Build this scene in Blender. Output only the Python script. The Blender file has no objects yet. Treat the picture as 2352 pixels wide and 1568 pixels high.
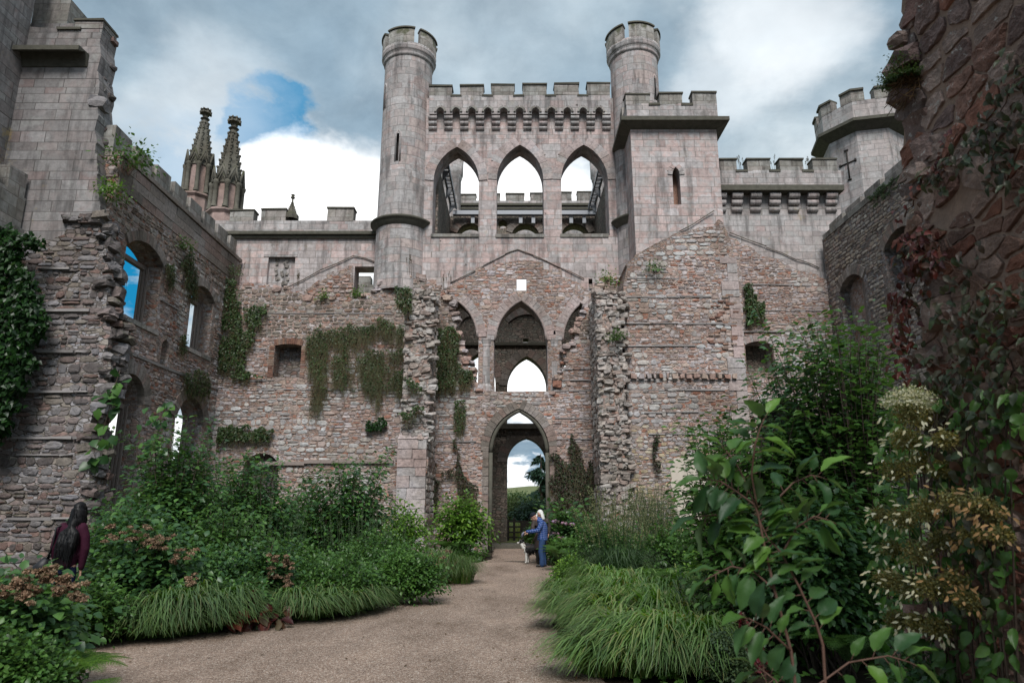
import bpy, math, random
import numpy as np
from mathutils import Vector, Matrix
from mathutils.geometry import tessellate_polygon
rnd = random.Random(7)
nr = np.random.default_rng(11)
S = bpy.context.scene
COL = S.collection
# ------------------------------------------------------------------ camera
H, PITCH, F = 1.75, math.radians(13.66), 1568.0
CP, SP = math.cos(PITCH), math.sin(PITCH)
cd = bpy.data.cameras.new('camera'); cam = bpy.data.objects.new('camera', cd); COL.objects.link(cam)
cam.location = (0, 0, H); cam.rotation_euler = (math.pi/2 + PITCH, 0, 0)
cd.lens = 24; cd.sensor_width = 36; cd.clip_end = 5000; cd.clip_start = .05
cd.dof.use_dof = True; cd.dof.focus_distance = 24; cd.dof.aperture_fstop = 4.0
S.camera = cam
def ray(x, y):
    dx, dy = (x-1176)/F, (784-y)/F
    return dx, CP-dy*SP, SP+dy*CP
def P(x, y, Y):                      # survey point on the plane Y = const
    a, b, c = ray(x, y); t = Y/b
    return Vector((t*a, Y, H+t*c))
def PX(x, y, X):                     # survey point on the plane X = const
    a, b, c = ray(x, y); t = X/a
    return Vector((X, t*b, H+t*c))
def G(x, y, z=0):                    # survey point on the ground
    a, b, c = ray(x, y); t = (z-H)/c
    return Vector((t*a, t*b, z))
# ------------------------------------------------------------------ objects
WL = {}
def tag(o, label=None, cat=None, group=None, kind=None):
    if label: o['label'] = label
    if cat: o['category'] = cat
    if group: o['group'] = group
    if kind: o['kind'] = kind
    return o
def thing(name, label, cat, loc=(0, 0, 0), group=None):
    o = bpy.data.objects.new(name, None); COL.objects.link(o)
    o.empty_display_size = .2
    o.location = loc; WL[o] = Vector(loc)
    return tag(o, label, cat, group)
def link(name, me, mat, parent=None, loc=None):
    o = bpy.data.objects.new(name, me); COL.objects.link(o)
    if mat:
        for m_ in (mat if isinstance(mat, (list, tuple)) else [mat]): me.materials.append(m_)
    base = Vector((0, 0, 0))
    if parent is not None:
        o.parent = parent; base = WL[parent]
        WL[o] = base.copy()
    elif loc is not None:
        base = Vector(loc); o.location = base; WL[o] = base.copy()
    else: WL[o] = Vector((0, 0, 0))
    if base.length > 0: me.transform(Matrix.Translation(-base))
    return o
def np_mesh(name, V, faces_groups, smooth=False, uv=None):
    """faces_groups: list of (m,k) int arrays"""
    me = bpy.data.meshes.new(name)
    V = np.asarray(V, dtype=np.float32)
    me.vertices.add(len(V)); me.vertices.foreach_set('co', V.ravel())
    loops = np.concatenate([g.ravel() for g in faces_groups]).astype(np.int32)
    tot = np.concatenate([np.full(len(g), g.shape[1]) for g in faces_groups]).astype(np.int32)
    st = np.concatenate([[0], np.cumsum(tot)[:-1]]).astype(np.int32)
    me.loops.add(len(loops)); me.loops.foreach_set('vertex_index', loops)
    me.polygons.add(len(tot)); me.polygons.foreach_set('loop_start', st); me.polygons.foreach_set('loop_total', tot)
    if smooth: me.polygons.foreach_set('use_smooth', np.ones(len(tot), dtype=bool))
    if uv is not None:
        l = me.uv_layers.new(name='UVMap'); l.data.foreach_set('uv', np.asarray(uv, dtype=np.float32)[loops].ravel())
    me.update(calc_edges=True); me.validate()
    return me
class MB:
    def __init__(s): s.v = []; s.f = []; s.uv = []; s.sm = []
    def add(s, V, Fs, uvs=None, smooth=False):
        n = len(s.v); s.v += [tuple(q) for q in V]
        for k, f in enumerate(Fs):
            s.f.append([i+n for i in f]); s.uv.append(uvs[k] if uvs else None); s.sm.append(smooth)
    def box(s, x0, x1, y0, y1, z0, z1, j=0.0):
        V = [(x, y, z) for x in (x0, x1) for y in (y0, y1) for z in (z0, z1)]
        if j: V = [tuple(c+rnd.uniform(-j, j) for c in q) for q in V]
        s.add(V, [(0, 1, 3, 2), (4, 6, 7, 5), (0, 4, 5, 1), (2, 3, 7, 6), (0, 2, 6, 4), (1, 5, 7, 3)])
    def prism(s, loops, axis, d0, d1):
        """loops: outer + holes in 2D; axis 'Y': (x,z) ; 'X': (y,z); d0 = visible plane"""
        def to3(q, d):
            return (q[0], d, q[1]) if axis == 'Y' else (d, q[0], q[1])
        loops = [list(l) for l in loops]
        tris = tessellate_polygon([[Vector((a, b, 0)) for a, b in l] for l in loops])
        flat = [q for l in loops for q in l]; n = len(flat)
        V = [to3(q, d0) for q in flat] + [to3(q, d1) for q in flat]
        Fs = [tuple(t) for t in tris] + [tuple(i+n for i in reversed(t)) for t in tris]
        o = 0
        for l in loops:
            k = len(l)
            for i in range(k):
                a, b = o+i, o+(i+1) % k
                Fs.append((a, b, b+n, a+n))
            o += k
        s.add(V, Fs)
    def lathe(s, cx, cy, prof, n=40, ph=0.0, skip=None, smooth=True, a0=0.0, a1=math.tau, ucirc=None):
        full = abs(a1-a0-math.tau) < 1e-6
        m = n if full else n+1
        V = []; 
        for (r, z) in prof:
            for i in range(m):
                a = ph+a0+(a1-a0)*i/n
                V.append((cx+r*math.cos(a), cy+r*math.sin(a), z))
        Fs = []; U = []; R0 = ucirc or max(r for r, z in prof)
        for k in range(len(prof)-1):
            for i in range(n):
                if skip and skip(i, k): continue
                j = (i+1) % m
                Fs.append((k*m+i, k*m+j, (k+1)*m+j, (k+1)*m+i))
                ua, ub = (a1-a0)*i/n*R0, (a1-a0)*(i+1)/n*R0
                za, zb = prof[k][1], prof[k+1][1]
                if abs(za-zb) < abs(prof[k][0]-prof[k+1][0]): za, zb = prof[k][0]+za, prof[k+1][0]+za
                U.append([(ua, za), (ub, za), (ub, zb), (ua, zb)])
        s.add(V, Fs, U, smooth)
    def tube(s, pts, r0, r1=None, n=6, radii=None, cap=True):
        pts = [Vector(p) for p in pts]; m = len(pts)
        r1 = r0 if r1 is None else r1
        V = []; up = Vector((0.3, 0.2, 1)).normalized(); xprev = None
        for i, p in enumerate(pts):
            t = (pts[min(i+1, m-1)]-pts[max(i-1, 0)]).normalized()
            if xprev is None:
                x = t.cross(up)
                if x.length < 1e-3: x = t.cross(Vector((1, 0, 0)))
            else: x = xprev-t*xprev.dot(t)
            x.normalize(); xprev = x; y = t.cross(x)
            r = radii[i] if radii else r0+(r1-r0)*i/(m-1)
            rx, ry = r if isinstance(r, tuple) else (r, r)
            for k in range(n):
                a = math.tau*k/n
                V.append(p+x*math.cos(a)*rx+y*math.sin(a)*ry)
        Fs = [(i*n+k, i*n+(k+1) % n, (i+1)*n+(k+1) % n, (i+1)*n+k) for i in range(m-1) for k in range(n)]
        if cap: Fs += [tuple(reversed(range(n))), tuple((m-1)*n+k for k in range(n))]
        s.add(V, Fs, None, True)
    def ell(s, c, r, n=12, m=8, rot=None):
        V = []; 
        for i in range(m+1):
            th = math.pi*i/m
            for k in range(n):
                a = math.tau*k/n
                q = Vector((r[0]*math.sin(th)*math.cos(a), r[1]*math.sin(th)*math.sin(a), r[2]*math.cos(th)))
                if rot: q = rot @ q
                V.append(Vector(c)+q)
        Fs = [(i*n+k, (i+1)*n+k, (i+1)*n+(k+1) % n, i*n+(k+1) % n) for i in range(m) for k in range(n)]
        s.add(V, Fs, None, True)
    def rock(s, c, sz, j=.18):
        """rough broken stone: 4x4x4-ish box shell with noise"""
        V = []; idx = {}; Fs = []
        N = 2; Rr_ = Matrix.Rotation(rnd.uniform(-.45, .45), 3, 'Z') @ Matrix.Rotation(rnd.uniform(-.22, .22), 3, 'Y') @ Matrix.Rotation(rnd.uniform(-.22, .22), 3, 'X')
        def vid(i, k, l):
            key = (i, k, l)
            if key not in idx:
                q = np.array([i/N*2-1, k/N*2-1, l/N*2-1], float)
                ln = np.linalg.norm(q); q = q*(0.62+0.38/max(ln, .5)) if ln > 1.01 else q
                q = q*(1+np.array([rnd.uniform(-j, j) for _ in range(3)]))
                idx[key] = len(V); V.append(tuple(Vector(c)+Rr_ @ Vector((q[0]*sz[0]/2, q[1]*sz[1]/2, q[2]*sz[2]/2))))
            return idx[key]
        for a in range(N):
            for b in range(N):
                for e in (0, N):
                    q = [(e, a, b), (e, a+1, b), (e, a+1, b+1), (e, a, b+1)]
                    for perm in ((0, 1, 2), (1, 0, 2), (1, 2, 0)):
                        f = [vid(*[p[perm[t]] for t in range(3)]) for p in q]
                        Fs.append(f)
        s.add(V, Fs)
    def build(s, name, mat, parent=None, loc=None, fixn=True):
        me = bpy.data.meshes.new(name)
        me.from_pydata(s.v, [], s.f)
        l = me.uv_layers.new(name='UVMap')
        V = np.array(s.v, dtype=float)
        uvs = []
        for f, u in zip(s.f, s.uv):
            if u is not None: uvs += [c for q in u for c in q]; continue
            p = V[f]; nrm = np.zeros(3)
            for i in range(len(p)):
                nrm += np.cross(p[i], p[(i+1) % len(p)])
            a = np.abs(nrm)
            if a[2] > a[0] and a[2] > a[1]: uv = p[:, [0, 1]]
            elif a[1] >= a[0]: uv = p[:, [0, 2]]
            else: uv = p[:, [1, 2]]+np.array([37.3, 0])
            uvs += list(uv.ravel())
        if len(uvs) == len(me.loops)*2: l.data.foreach_set('uv', np.array(uvs, dtype=np.float32))
        me.polygons.foreach_set('use_smooth', np.array(s.sm, dtype=bool))
        if fixn:
            import bmesh
            b = bmesh.new(); b.from_mesh(me); bmesh.ops.recalc_face_normals(b, faces=b.faces); b.to_mesh(me); b.free()
        me.update()
        return link(name, me, mat, parent, loc)
# ------------------------------------------------------------------ 2D outline helpers
def rag(pts, step=.25, amp=.08, closed=False):
    out = []; n = len(pts)
    for i in range(n if closed else n-1):
        a, b = Vector(pts[i]), Vector(pts[(i+1) % n]); L = (b-a).length
        k = max(1, int(L/step)); out.append((a.x, a.y))
        d = (b-a)/max(L, 1e-6); nn = Vector((-d.y, d.x))
        for q in range(1, k):
            c = a+(b-a)*(q/k+rnd.uniform(-.25, .25)/k)+nn*rnd.uniform(-amp, amp)
            out.append((c.x, c.y))
    if not closed: out.append(tuple(pts[-1]))
    return out
def blocky(pts, step=.3, amp=.15):
    """broken-masonry edge: steps in and out like torn courses"""
    out = []
    for i in range(len(pts)-1):
        a, b = Vector(pts[i]), Vector(pts[i+1]); L = (b-a).length; k = max(1, int(L/step))
        d = (b-a)/max(L, 1e-6); nn = Vector((-d.y, d.x))
        for q in range(k):
            o = rnd.uniform(-amp, amp)
            c0 = a+(b-a)*((q+.04)/k)+nn*o; c1 = a+(b-a)*((q+.93)/k)+nn*(o+rnd.uniform(-.03, .03))
            out += [(c0.x, c0.y), (c1.x, c1.y)]
    return out
def parch(x0, x1, zb, zs, za, n=9):
    """pointed arch outline, from left foot over the apex to the right foot"""
    xc = (x0+x1)/2; a = xc-x0; h = za-zs; r = (a*a+h*h)/(2*a)
    L = []
    if h >= a*.999:
        th = math.atan2(h, a-r)
        for i in range(n+1):
            t = math.pi+(th-math.pi)*i/n
            L.append((x0+r+r*math.cos(t), zs+r*math.sin(t)))
    else:                                   # flat pointed / segmental
        R = (a*a+h*h)/(2*h); cz = za-R; t0 = math.atan2(zs-cz, -a)
        for i in range(n+1):
            t = t0+(math.pi/2-t0)*i/n
            L.append((xc+R*math.cos(t), cz+R*math.sin(t)))
    Rr = [(2*xc-x, z) for x, z in reversed(L[:-1])]
    return ([(x0, zb)] if zb < zs-1e-4 else [])+L+Rr+([(x1, zb)] if zb < zs-1e-4 else [])
def pxarch(x0, x1, yb, ys, ya, Y, n=9):
    xm = (x0+x1)/2
    a, b = P(x0, ys, Y), P(x1, ys, Y)
    return parch(a.x, b.x, P(xm, yb, Y).z, P(xm, ys, Y).z, P(xm, ya, Y).z, n)
def arc_of(arch):
    return arch
def resample(pts, n):
    d = [0]
    for a, b in zip(pts, pts[1:]): d.append(d[-1]+math.dist(a, b))
    out = []
    for i in range(n+1):
        t = d[-1]*i/n; k = max(j for j in range(len(d)) if d[j] <= t+1e-9); k = min(k, len(pts)-2)
        u = (t-d[k])/max(d[k+1]-d[k], 1e-9)
        out.append((pts[k][0]+(pts[k+1][0]-pts[k][0])*u, pts[k][1]+(pts[k+1][1]-pts[k][1])*u))
    return out
def voussoirs(mb, arch, w, axis, d0, d1, nst=9, gap=.03):
    """arch: pointed outline incl. feet; wedge stones round it"""
    k = max(range(len(arch)), key=lambda i: arch[i][1])
    Lh, Rh = arch[:k+1], arch[k:]
    zs = arch[1][1] if len(arch) > 3 else arch[0][1]
    Lh = [q for q in Lh if q[1] >= zs-1e-3]; Rh = [q for q in Rh if q[1] >= zs-1e-3]
    for half, sg in ((Lh, -1), (Rh, 1)):
        pts = resample(half, nst)
        nrm = []
        for i in range(len(pts)):
            a, b = pts[max(i-1, 0)], pts[min(i+1, len(pts)-1)]
            t = Vector((b[0]-a[0], b[1]-a[1])).normalized(); nrm.append(Vector((-t.y, t.x)))
        for i in range(nst):
            a, b = Vector(pts[i]), Vector(pts[i+1]); ww = w*rnd.uniform(.88, 1.12)
            q = [a.lerp(b, gap), a.lerp(b, 1-gap), b.lerp(a, gap)+nrm[i+1]*ww, a.lerp(b, gap)+nrm[i]*ww]
            q = [(p.x, p.y) for p in q]
            e = rnd.uniform(0, .02)
            mb.prism([q], axis, d0-e if axis == 'Y' else d0-e*(1 if d1 > d0 else -1), d1)
def inside(p, poly):
    x, y = p; c = False; n = len(poly); j = n-1
    for i in range(n):
        xi, yi = poly[i]; xj, yj = poly[j]
        if (yi > y) != (yj > y) and x < (xj-xi)*(y-yi)/(yj-yi)+xi: c = not c
        j = i
    return c
def vnoise(x, y, s=1.0, seed=0):
    from mathutils import noise
    return noise.noise(Vector((x*s+seed*13.1, y*s-seed*7.7, seed*3.3)))
def face_stones(mb, axis, d, sgn, loops, hr=(.12, .26), wr=(.18, .55), out=.05, prob=.93, ring=10, seed=0, reject=None, sq=3.2):
    """individual facing stones bedded on plane d, bulging by sgn*out"""
    r = random.Random(seed); ou = loops[0]; holes = loops[1:]
    z0, z1 = min(q[1] for q in ou), max(q[1] for q in ou)
    a0, a1 = min(q[0] for q in ou), max(q[0] for q in ou)
    z = z0
    while z < z1:
        hh = r.uniform(*hr); a = a0+r.uniform(-.3, 0)
        while a < a1:
            w = r.uniform(*wr)*(1 if r.random() > .25 else .6); w = max(w, hh*.7)
            h = hh*r.uniform(.78, 1.0); split = r.random() < .22
            for (cz, h2) in (((z+hh*.28, hh*.46), (z+hh*.76, hh*.42)) if split else ((z+hh/2+r.uniform(-.02, .02), h),)):
                c = (a+w/2, cz+.16*vnoise(a, z, .45, seed+1)+.05*vnoise(a, z, 1.6, seed+2))
                if r.random() < prob and (reject is None or not reject(c)):
                    hw, hz = w/2*.93, h2/2*.93
                    ok = all(inside((c[0]+sx*hw, c[1]+sz*hz), ou) and not any(inside((c[0]+sx*hw, c[1]+sz*hz), hl) for hl in holes)
                             for sx, sz in ((0, 0), (-1, -1), (1, -1), (-1, 1), (1, 1)))
                    if ok: stone_patch(mb, axis, d, sgn, c, hw, hz, out*r.uniform(.35, 1.25), ring, r, sq)
            a += w
        z += hh
def stone_patch(mb, axis, d, sgn, c, hw, hz, out, ring, r, sq=3.2):
    V = []; rj = [r.uniform(.84, 1.06) for _ in range(ring)]
    tilt = (r.uniform(-.35, .35), r.uniform(-.35, .35))
    for sc, dep in ((1.0, -.02), (.92, .75), (.55, 1.0)):
        for k in range(ring):
            a = math.tau*(k+.5)/ring; ca, sa = math.cos(a), math.sin(a)
            q = (abs(ca)**sq+abs(sa)**sq)**(-1/sq)*rj[k]*sc
            u, v = ca*q, sa*q
            dd = d+sgn*(out*dep*(1+tilt[0]*u+tilt[1]*v)+(r.uniform(-.12, .12)*out if dep > 0 else 0))
            V.append((c[0]+u*hw, dd, c[1]+v*hz) if axis == 'Y' else (dd, c[0]+u*hw, c[1]+v*hz))
    dd = d+sgn*out*r.uniform(.85, 1.1)
    V.append((c[0], dd, c[1]) if axis == 'Y' else (dd, c[0], c[1]))
    Fs = []
    for l in range(2):
        for k in range(ring):
            Fs.append((l*ring+k, l*ring+(k+1) % ring, (l+1)*ring+(k+1) % ring, (l+1)*ring+k))
    for k in range(ring): Fs.append((2*ring+k, 2*ring+(k+1) % ring, 3*ring))
    mb.add(V, Fs)

def clip_half(poly, p, n):
    out = []
    for i in range(len(poly)):
        q, r = poly[i], poly[(i+1) % len(poly)]
        dq = (q[0]-p[0])*n[0]+(q[1]-p[1])*n[1]; dr = (r[0]-p[0])*n[0]+(r[1]-p[1])*n[1]
        if dq <= 0: out.append(q)
        if (dq < 0 < dr) or (dr < 0 < dq):
            u = dq/(dq-dr); out.append((q[0]+(r[0]-q[0])*u, q[1]+(r[1]-q[1])*u))
    return out
def cell_stones(mb, axis, d, sgn, poly, sx, sz, out, seed, gap=.018, ring=26, reject=None):
    """fitted random rubble: irregular cells, each a rough faced stone"""
    r = random.Random(seed); a0 = min(q[0] for q in poly); a1 = max(q[0] for q in poly); z0 = min(q[1] for q in poly); z1 = max(q[1] for q in poly)
    na, nz = int((a1-a0)/sx)+3, int((z1-z0)/sz)+3
    pts = {}
    for j in range(-1, nz):
        off = r.uniform(0, 1)
        for i in range(-1, na): pts[i, j] = (a0+(i+off+r.uniform(-.38, .38))*sx, z0+(j+.5+r.uniform(-.30, .30))*sz)
    k2 = (sx/sz)**1.2
    for (i, j), c in pts.items():
        if reject and reject(c): continue
        if not inside(c, poly): continue
        cell = [(c[0]-sx, c[1]-sz), (c[0]+sx, c[1]-sz), (c[0]+sx, c[1]+sz), (c[0]-sx, c[1]+sz)]
        g = gap*r.uniform(.5, 2.2)
        for di in (-3, -2, -1, 0, 1, 2, 3):
            for dj in (-2, -1, 0, 1, 2):
                q = pts.get((i+di, j+dj))
                if q is None or (di == 0 and dj == 0): continue
                dx, dz = q[0]-c[0], (q[1]-c[1]); n = Vector((dx, dz*k2))
                L = n.length; n = n/L; mid = ((c[0]+q[0])/2-n.x*g, (c[1]+q[1])/2-n.y*g)
                cell = clip_half(cell, mid, (n.x, n.y))
                if len(cell) < 3: break
            if len(cell) < 3: break
        if len(cell) < 3: continue
        cc = []
        for q in range(len(cell)):                       # worn corners
            p0, p1 = Vector(cell[q]), Vector(cell[(q+1) % len(cell)]); cc += [tuple(p0.lerp(p1, .03)), tuple(p0.lerp(p1, .97))]
        cc.append(cc[0]); rs = resample(cc, ring)[:-1]
        cx = sum(q[0] for q in rs)/ring; cz = sum(q[1] for q in rs)/ring; o = out*r.uniform(.4, 1.3); tl = (r.uniform(-.5, .5), r.uniform(-.5, .5)); sd = r.uniform(0, 90)
        V = []; prof = ((1.0, -.02), (.985, .85*o), (.93, 1.0*o), (.62, 1.0*o), (.34, 1.0*o))
        from mathutils import noise as mn
        for li, (s, dep) in enumerate(prof):
            for (u, v) in rs:
                px, pz = cx+(u-cx)*s, cz+(v-cz)*s
                nz_ = mn.noise(Vector((px*7, pz*9, sd)))*.5+mn.noise(Vector((px*19, pz*22, sd)))*.45+mn.noise(Vector((px*44, pz*50, sd)))*.25
                if li == 0: jx = jz = 0
                else: jx = mn.noise(Vector((px*14, pz*14, sd+20)))*.018; jz = mn.noise(Vector((px*14, pz*14, sd+40)))*.018
                dd = d+sgn*(dep+(dep > 0)*(o*nz_+o*(tl[0]*(px-cx)/sx+tl[1]*(pz-cz)/sz)))
                V.append((px+jx, dd, pz+jz) if axis == 'Y' else (dd, px+jx, pz+jz))
        dd = d+sgn*o*1.05; V.append((cx, dd, cz) if axis == 'Y' else (dd, cx, cz))
        m = len(prof); Fs = [(l*ring+k, l*ring+(k+1) % ring, (l+1)*ring+(k+1) % ring, (l+1)*ring+k) for l in range(m-1) for k in range(ring)]
        Fs += [((m-1)*ring+k, (m-1)*ring+(k+1) % ring, m*ring) for k in range(ring)]
        mb.add(V, Fs)

def zoned_stones(parent, axis, d, sgn, loops, seed, top=99., base=None, out=.03):
    """courses change over the face: thin mixed rubble, patches of big pale blocks, browned wall head"""
    def head(c): return c[1] > top-.7+.6*vnoise(c[0], c[1], .5, seed)
    def pale(c): return vnoise(c[0], c[1]*1.3, .30, seed+3)+.35*vnoise(c[0], c[1], 1.0, seed+4) > .05
    bs = base or (lambda c: False)
    for nm, mk, hr, wr, pr, rej, o_ in (('thin_stones', 'st', (.07, .19), (.12, .42), .84, lambda c: bs(c) or pale(c) or head(c), out*.9), ('pale_blocks', 'stw', (.13, .31), (.18, .58), .84, lambda c: bs(c) or not pale(c) or head(c), out*1.2), ('wall_head_stones', 'stb', (.10, .24), (.15, .45), .9, lambda c: bs(c) or not head(c), out)):
        w = MB(); face_stones(w, axis, d, sgn, loops, hr, wr, o_, pr, 9, seed+len(nm), rej)
        if w.v: w.build(nm, M[mk], parent)
# ------------------------------------------------------------------ materials
def nd(t, typ, ins=None, **at):
    n = t.nodes.new(typ)
    for k, v in at.items(): setattr(n, k, v)
    for k, v in (ins or {}).items():
        s = n.inputs[k]
        if isinstance(v, bpy.types.NodeSocket): t.links.new(v, s)
        else: s.default_value = v
    return n
def mth(t, op, a, b=0.0, c=None, clamp=False):
    ins = {0: a, 1: b}
    if c is not None: ins[2] = c
    return nd(t, 'ShaderNodeMath', ins, operation=op, use_clamp=clamp).outputs[0]
def mixc(t, f, a, b, blend='MIX'):
    def c4(v): return v if isinstance(v, bpy.types.NodeSocket) else (*v[:3], 1)
    n = nd(t, 'ShaderNodeMix', {0: f, 6: c4(a), 7: c4(b)}, data_type='RGBA', blend_type=blend)
    return n.outputs[2]
def ramp(t, fac, stops, interp='LINEAR'):
    n = nd(t, 'ShaderNodeValToRGB', {0: fac}); r = n.color_ramp; r.interpolation = interp
    while len(r.elements) > 1: r.elements.remove(r.elements[-1])
    for i, (p, c) in enumerate(stops):
        e = r.elements[0] if i == 0 else r.elements.new(p)
        e.position = p; e.color = (*c, 1) if len(c) == 3 else c
    return n.outputs[0]
def smooth(t, v, a, b):
    return nd(t, 'ShaderNodeMapRange', {0: v, 1: a, 2: b, 3: 0.0, 4: 1.0}, interpolation_type='SMOOTHSTEP').outputs[0]
def noise(t, vec, scale, detail=4, rough=.55, dist=0.0):
    return nd(t, 'ShaderNodeTexNoise', {'Vector': vec, 'Scale': scale, 'Detail': detail, 'Roughness': rough, 'Distortion': dist}).outputs['Fac']
def newmat(name):
    m = bpy.data.materials.new(name); m.use_nodes = True; t = m.node_tree; t.nodes.clear()
    out = nd(t, 'ShaderNodeOutputMaterial')
    return m, t, out
def finish(t, out, col, rough=.9, bump=None, bdist=.03, bstr=.8, spec=.25, extra=None):
    b = nd(t, 'ShaderNodeBsdfPrincipled', {'Base Color': col, 'Roughness': rough, 'Specular IOR Level': spec})
    if bump is not None:
        bm = nd(t, 'ShaderNodeBump', {'Strength': bstr, 'Distance': bdist, 'Height': bump})
        t.links.new(bm.outputs[0], b.inputs['Normal'])
    t.links.new(b.outputs[0], out.inputs[0])
    return b
def evenramp(cols): return [(i/len(cols), c) for i, c in enumerate(cols)]
def moss_mix(t, col, pos, amount, green=(.055, .06, .028), up=True):
    g = nd(t, 'ShaderNodeNewGeometry'); sx = nd(t, 'ShaderNodeSeparateXYZ', {0: g.outputs['Normal']})
    n1 = noise(t, pos, 1.7, 5, .65)
    f = smooth(t, mth(t, 'ADD', n1, mth(t, 'MULTIPLY', sx.outputs[2], .35)), .78-amount*.35, .92-amount*.3)
    return mixc(t, mth(t, 'MULTIPLY', f, .85), col, green)
def stone_mat(name, pal, moss=.1, bright=1.0, fine=9.0, lichen=.0):
    """single stones, one tone per stone, weathered"""
    m, t, out = newmat(name)
    tc = nd(t, 'ShaderNodeTexCoord'); g = nd(t, 'ShaderNodeNewGeometry')
    pos = g.outputs['Position']
    c = ramp(t, g.outputs['Random Per Island'], evenramp([tuple(x*bright for x in q) for q in pal]), 'CONSTANT')
    n1 = noise(t, pos, fine, 6, .65); n2 = noise(t, pos, fine*4.3, 4, .6); n3 = noise(t, pos, .45, 4, .6)
    c = mixc(t, 1.0, c, ramp(t, n1, [(.25, (.58, .58, .59)), (.5, (1.02, 1.02, 1.02)), (.75, (1.38, 1.36, 1.33))]), 'MULTIPLY')
    c = mixc(t, 1.0, c, ramp(t, n3, [(.30, (.60, .56, .52)), (.46, (.88, .85, .82)), (.58, (1.05, 1.04, 1.04)), (.72, (1.2, 1.21, 1.23))]), 'MULTIPLY')
    gr = smooth(t, noise(t, pos, .8, 6, .7), .56, .68); c = mixc(t, mth(t, 'MULTIPLY', gr, .45), c, (.17, .145, .115))
    if lichen > 0:
        l = smooth(t, noise(t, pos, fine*.8, 6, .75), .72-lichen*.2, .76-lichen*.2)
        c = mixc(t, mth(t, 'MULTIPLY', l, .7), c, (.42, .42, .40))
    c = moss_mix(t, c, pos, moss)
    bmp = mth(t, 'ADD', mth(t, 'MULTIPLY', n1, .7), mth(t, 'MULTIPLY', n2, .35))
    finish(t, out, c, .92, bmp, .05, .9, .2)
    return m
def rubble_mat(name, pal, mortar=(.25, .21, .18), sx=3.4, sy=7.0, moss=.1, lich=0.0):
    m, t, out = newmat(name)
    uv = nd(t, 'ShaderNodeUVMap').outputs[0]; g = nd(t, 'ShaderNodeNewGeometry'); pos = g.outputs['Position']
    nz = nd(t, 'ShaderNodeTexNoise', {'Vector': pos, 'Scale': 2.6, 'Detail': 3.0})
    off = nd(t, 'ShaderNodeVectorMath', {0: nz.outputs['Color'], 1: (.5, .5, .5)}, operation='SUBTRACT').outputs[0]
    off = nd(t, 'ShaderNodeVectorMath', {0: off, 1: (.22, .12, 0)}, operation='MULTIPLY').outputs[0]
    w = nd(t, 'ShaderNodeVectorMath', {0: uv, 1: off}, operation='ADD').outputs[0]
    def layer(kx, ky):
        c = nd(t, 'ShaderNodeVectorMath', {0: w, 1: (kx, ky, 1)}, operation='MULTIPLY').outputs[0]
        v = nd(t, 'ShaderNodeTexVoronoi', {'Vector': c, 'Scale': 1.0, 'Randomness': .85}, voronoi_dimensions='2D')
        e = nd(t, 'ShaderNodeTexVoronoi', {'Vector': c, 'Scale': 1.0, 'Randomness': .85}, voronoi_dimensions='2D', feature='DISTANCE_TO_EDGE')
        r = nd(t, 'ShaderNodeSeparateColor', {0: v.outputs['Color']})
        return ramp(t, r.outputs[0], evenramp(pal), 'CONSTANT'), smooth(t, e.outputs['Distance'], .02, .13), r.outputs[1]
    c1, h1, b1 = layer(sx, sy); c2, h2, b2 = layer(sx*2.1, sy*2.0)
    k = smooth(t, noise(t, pos, .9, 3), .47, .53)
    c = mixc(t, k, c1, c2); h = mth(t, 'ADD', mth(t, 'MULTIPLY', h1, mth(t, 'SUBTRACT', 1.0, k)), mth(t, 'MULTIPLY', h2, k))
    n1 = noise(t, pos, 9, 6, .65); n3 = noise(t, pos, .35, 4, .6)
    c = mixc(t, h, mortar, c)
    c = mixc(t, 1.0, c, ramp(t, n1, [(.25, (.5, .5, .5)), (.5, (.95, .95, .95)), (.78, (1.35, 1.33, 1.3))]), 'MULTIPLY')
    c = mixc(t, 1.0, c, ramp(t, n3, [(.30, (.62, .58, .54)), (.46, (.88, .85, .82)), (.58, (1.04, 1.03, 1.02)), (.72, (1.18, 1.18, 1.18))]), 'MULTIPLY')
    if lich:
        l = smooth(t, noise(t, pos, 1.3, 6, .7), .60-lich*.1, .70-lich*.1)
        c = mixc(t, mth(t, 'MULTIPLY', l, .65), c, (.36, .26, .10))
    c = moss_mix(t, c, pos, moss)
    bmp = mth(t, 'ADD', mth(t, 'MULTIPLY', h, .8), mth(t, 'MULTIPLY', n1, .4))
    finish(t, out, c, .93, bmp, .06, .9, .2)
    return m
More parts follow.
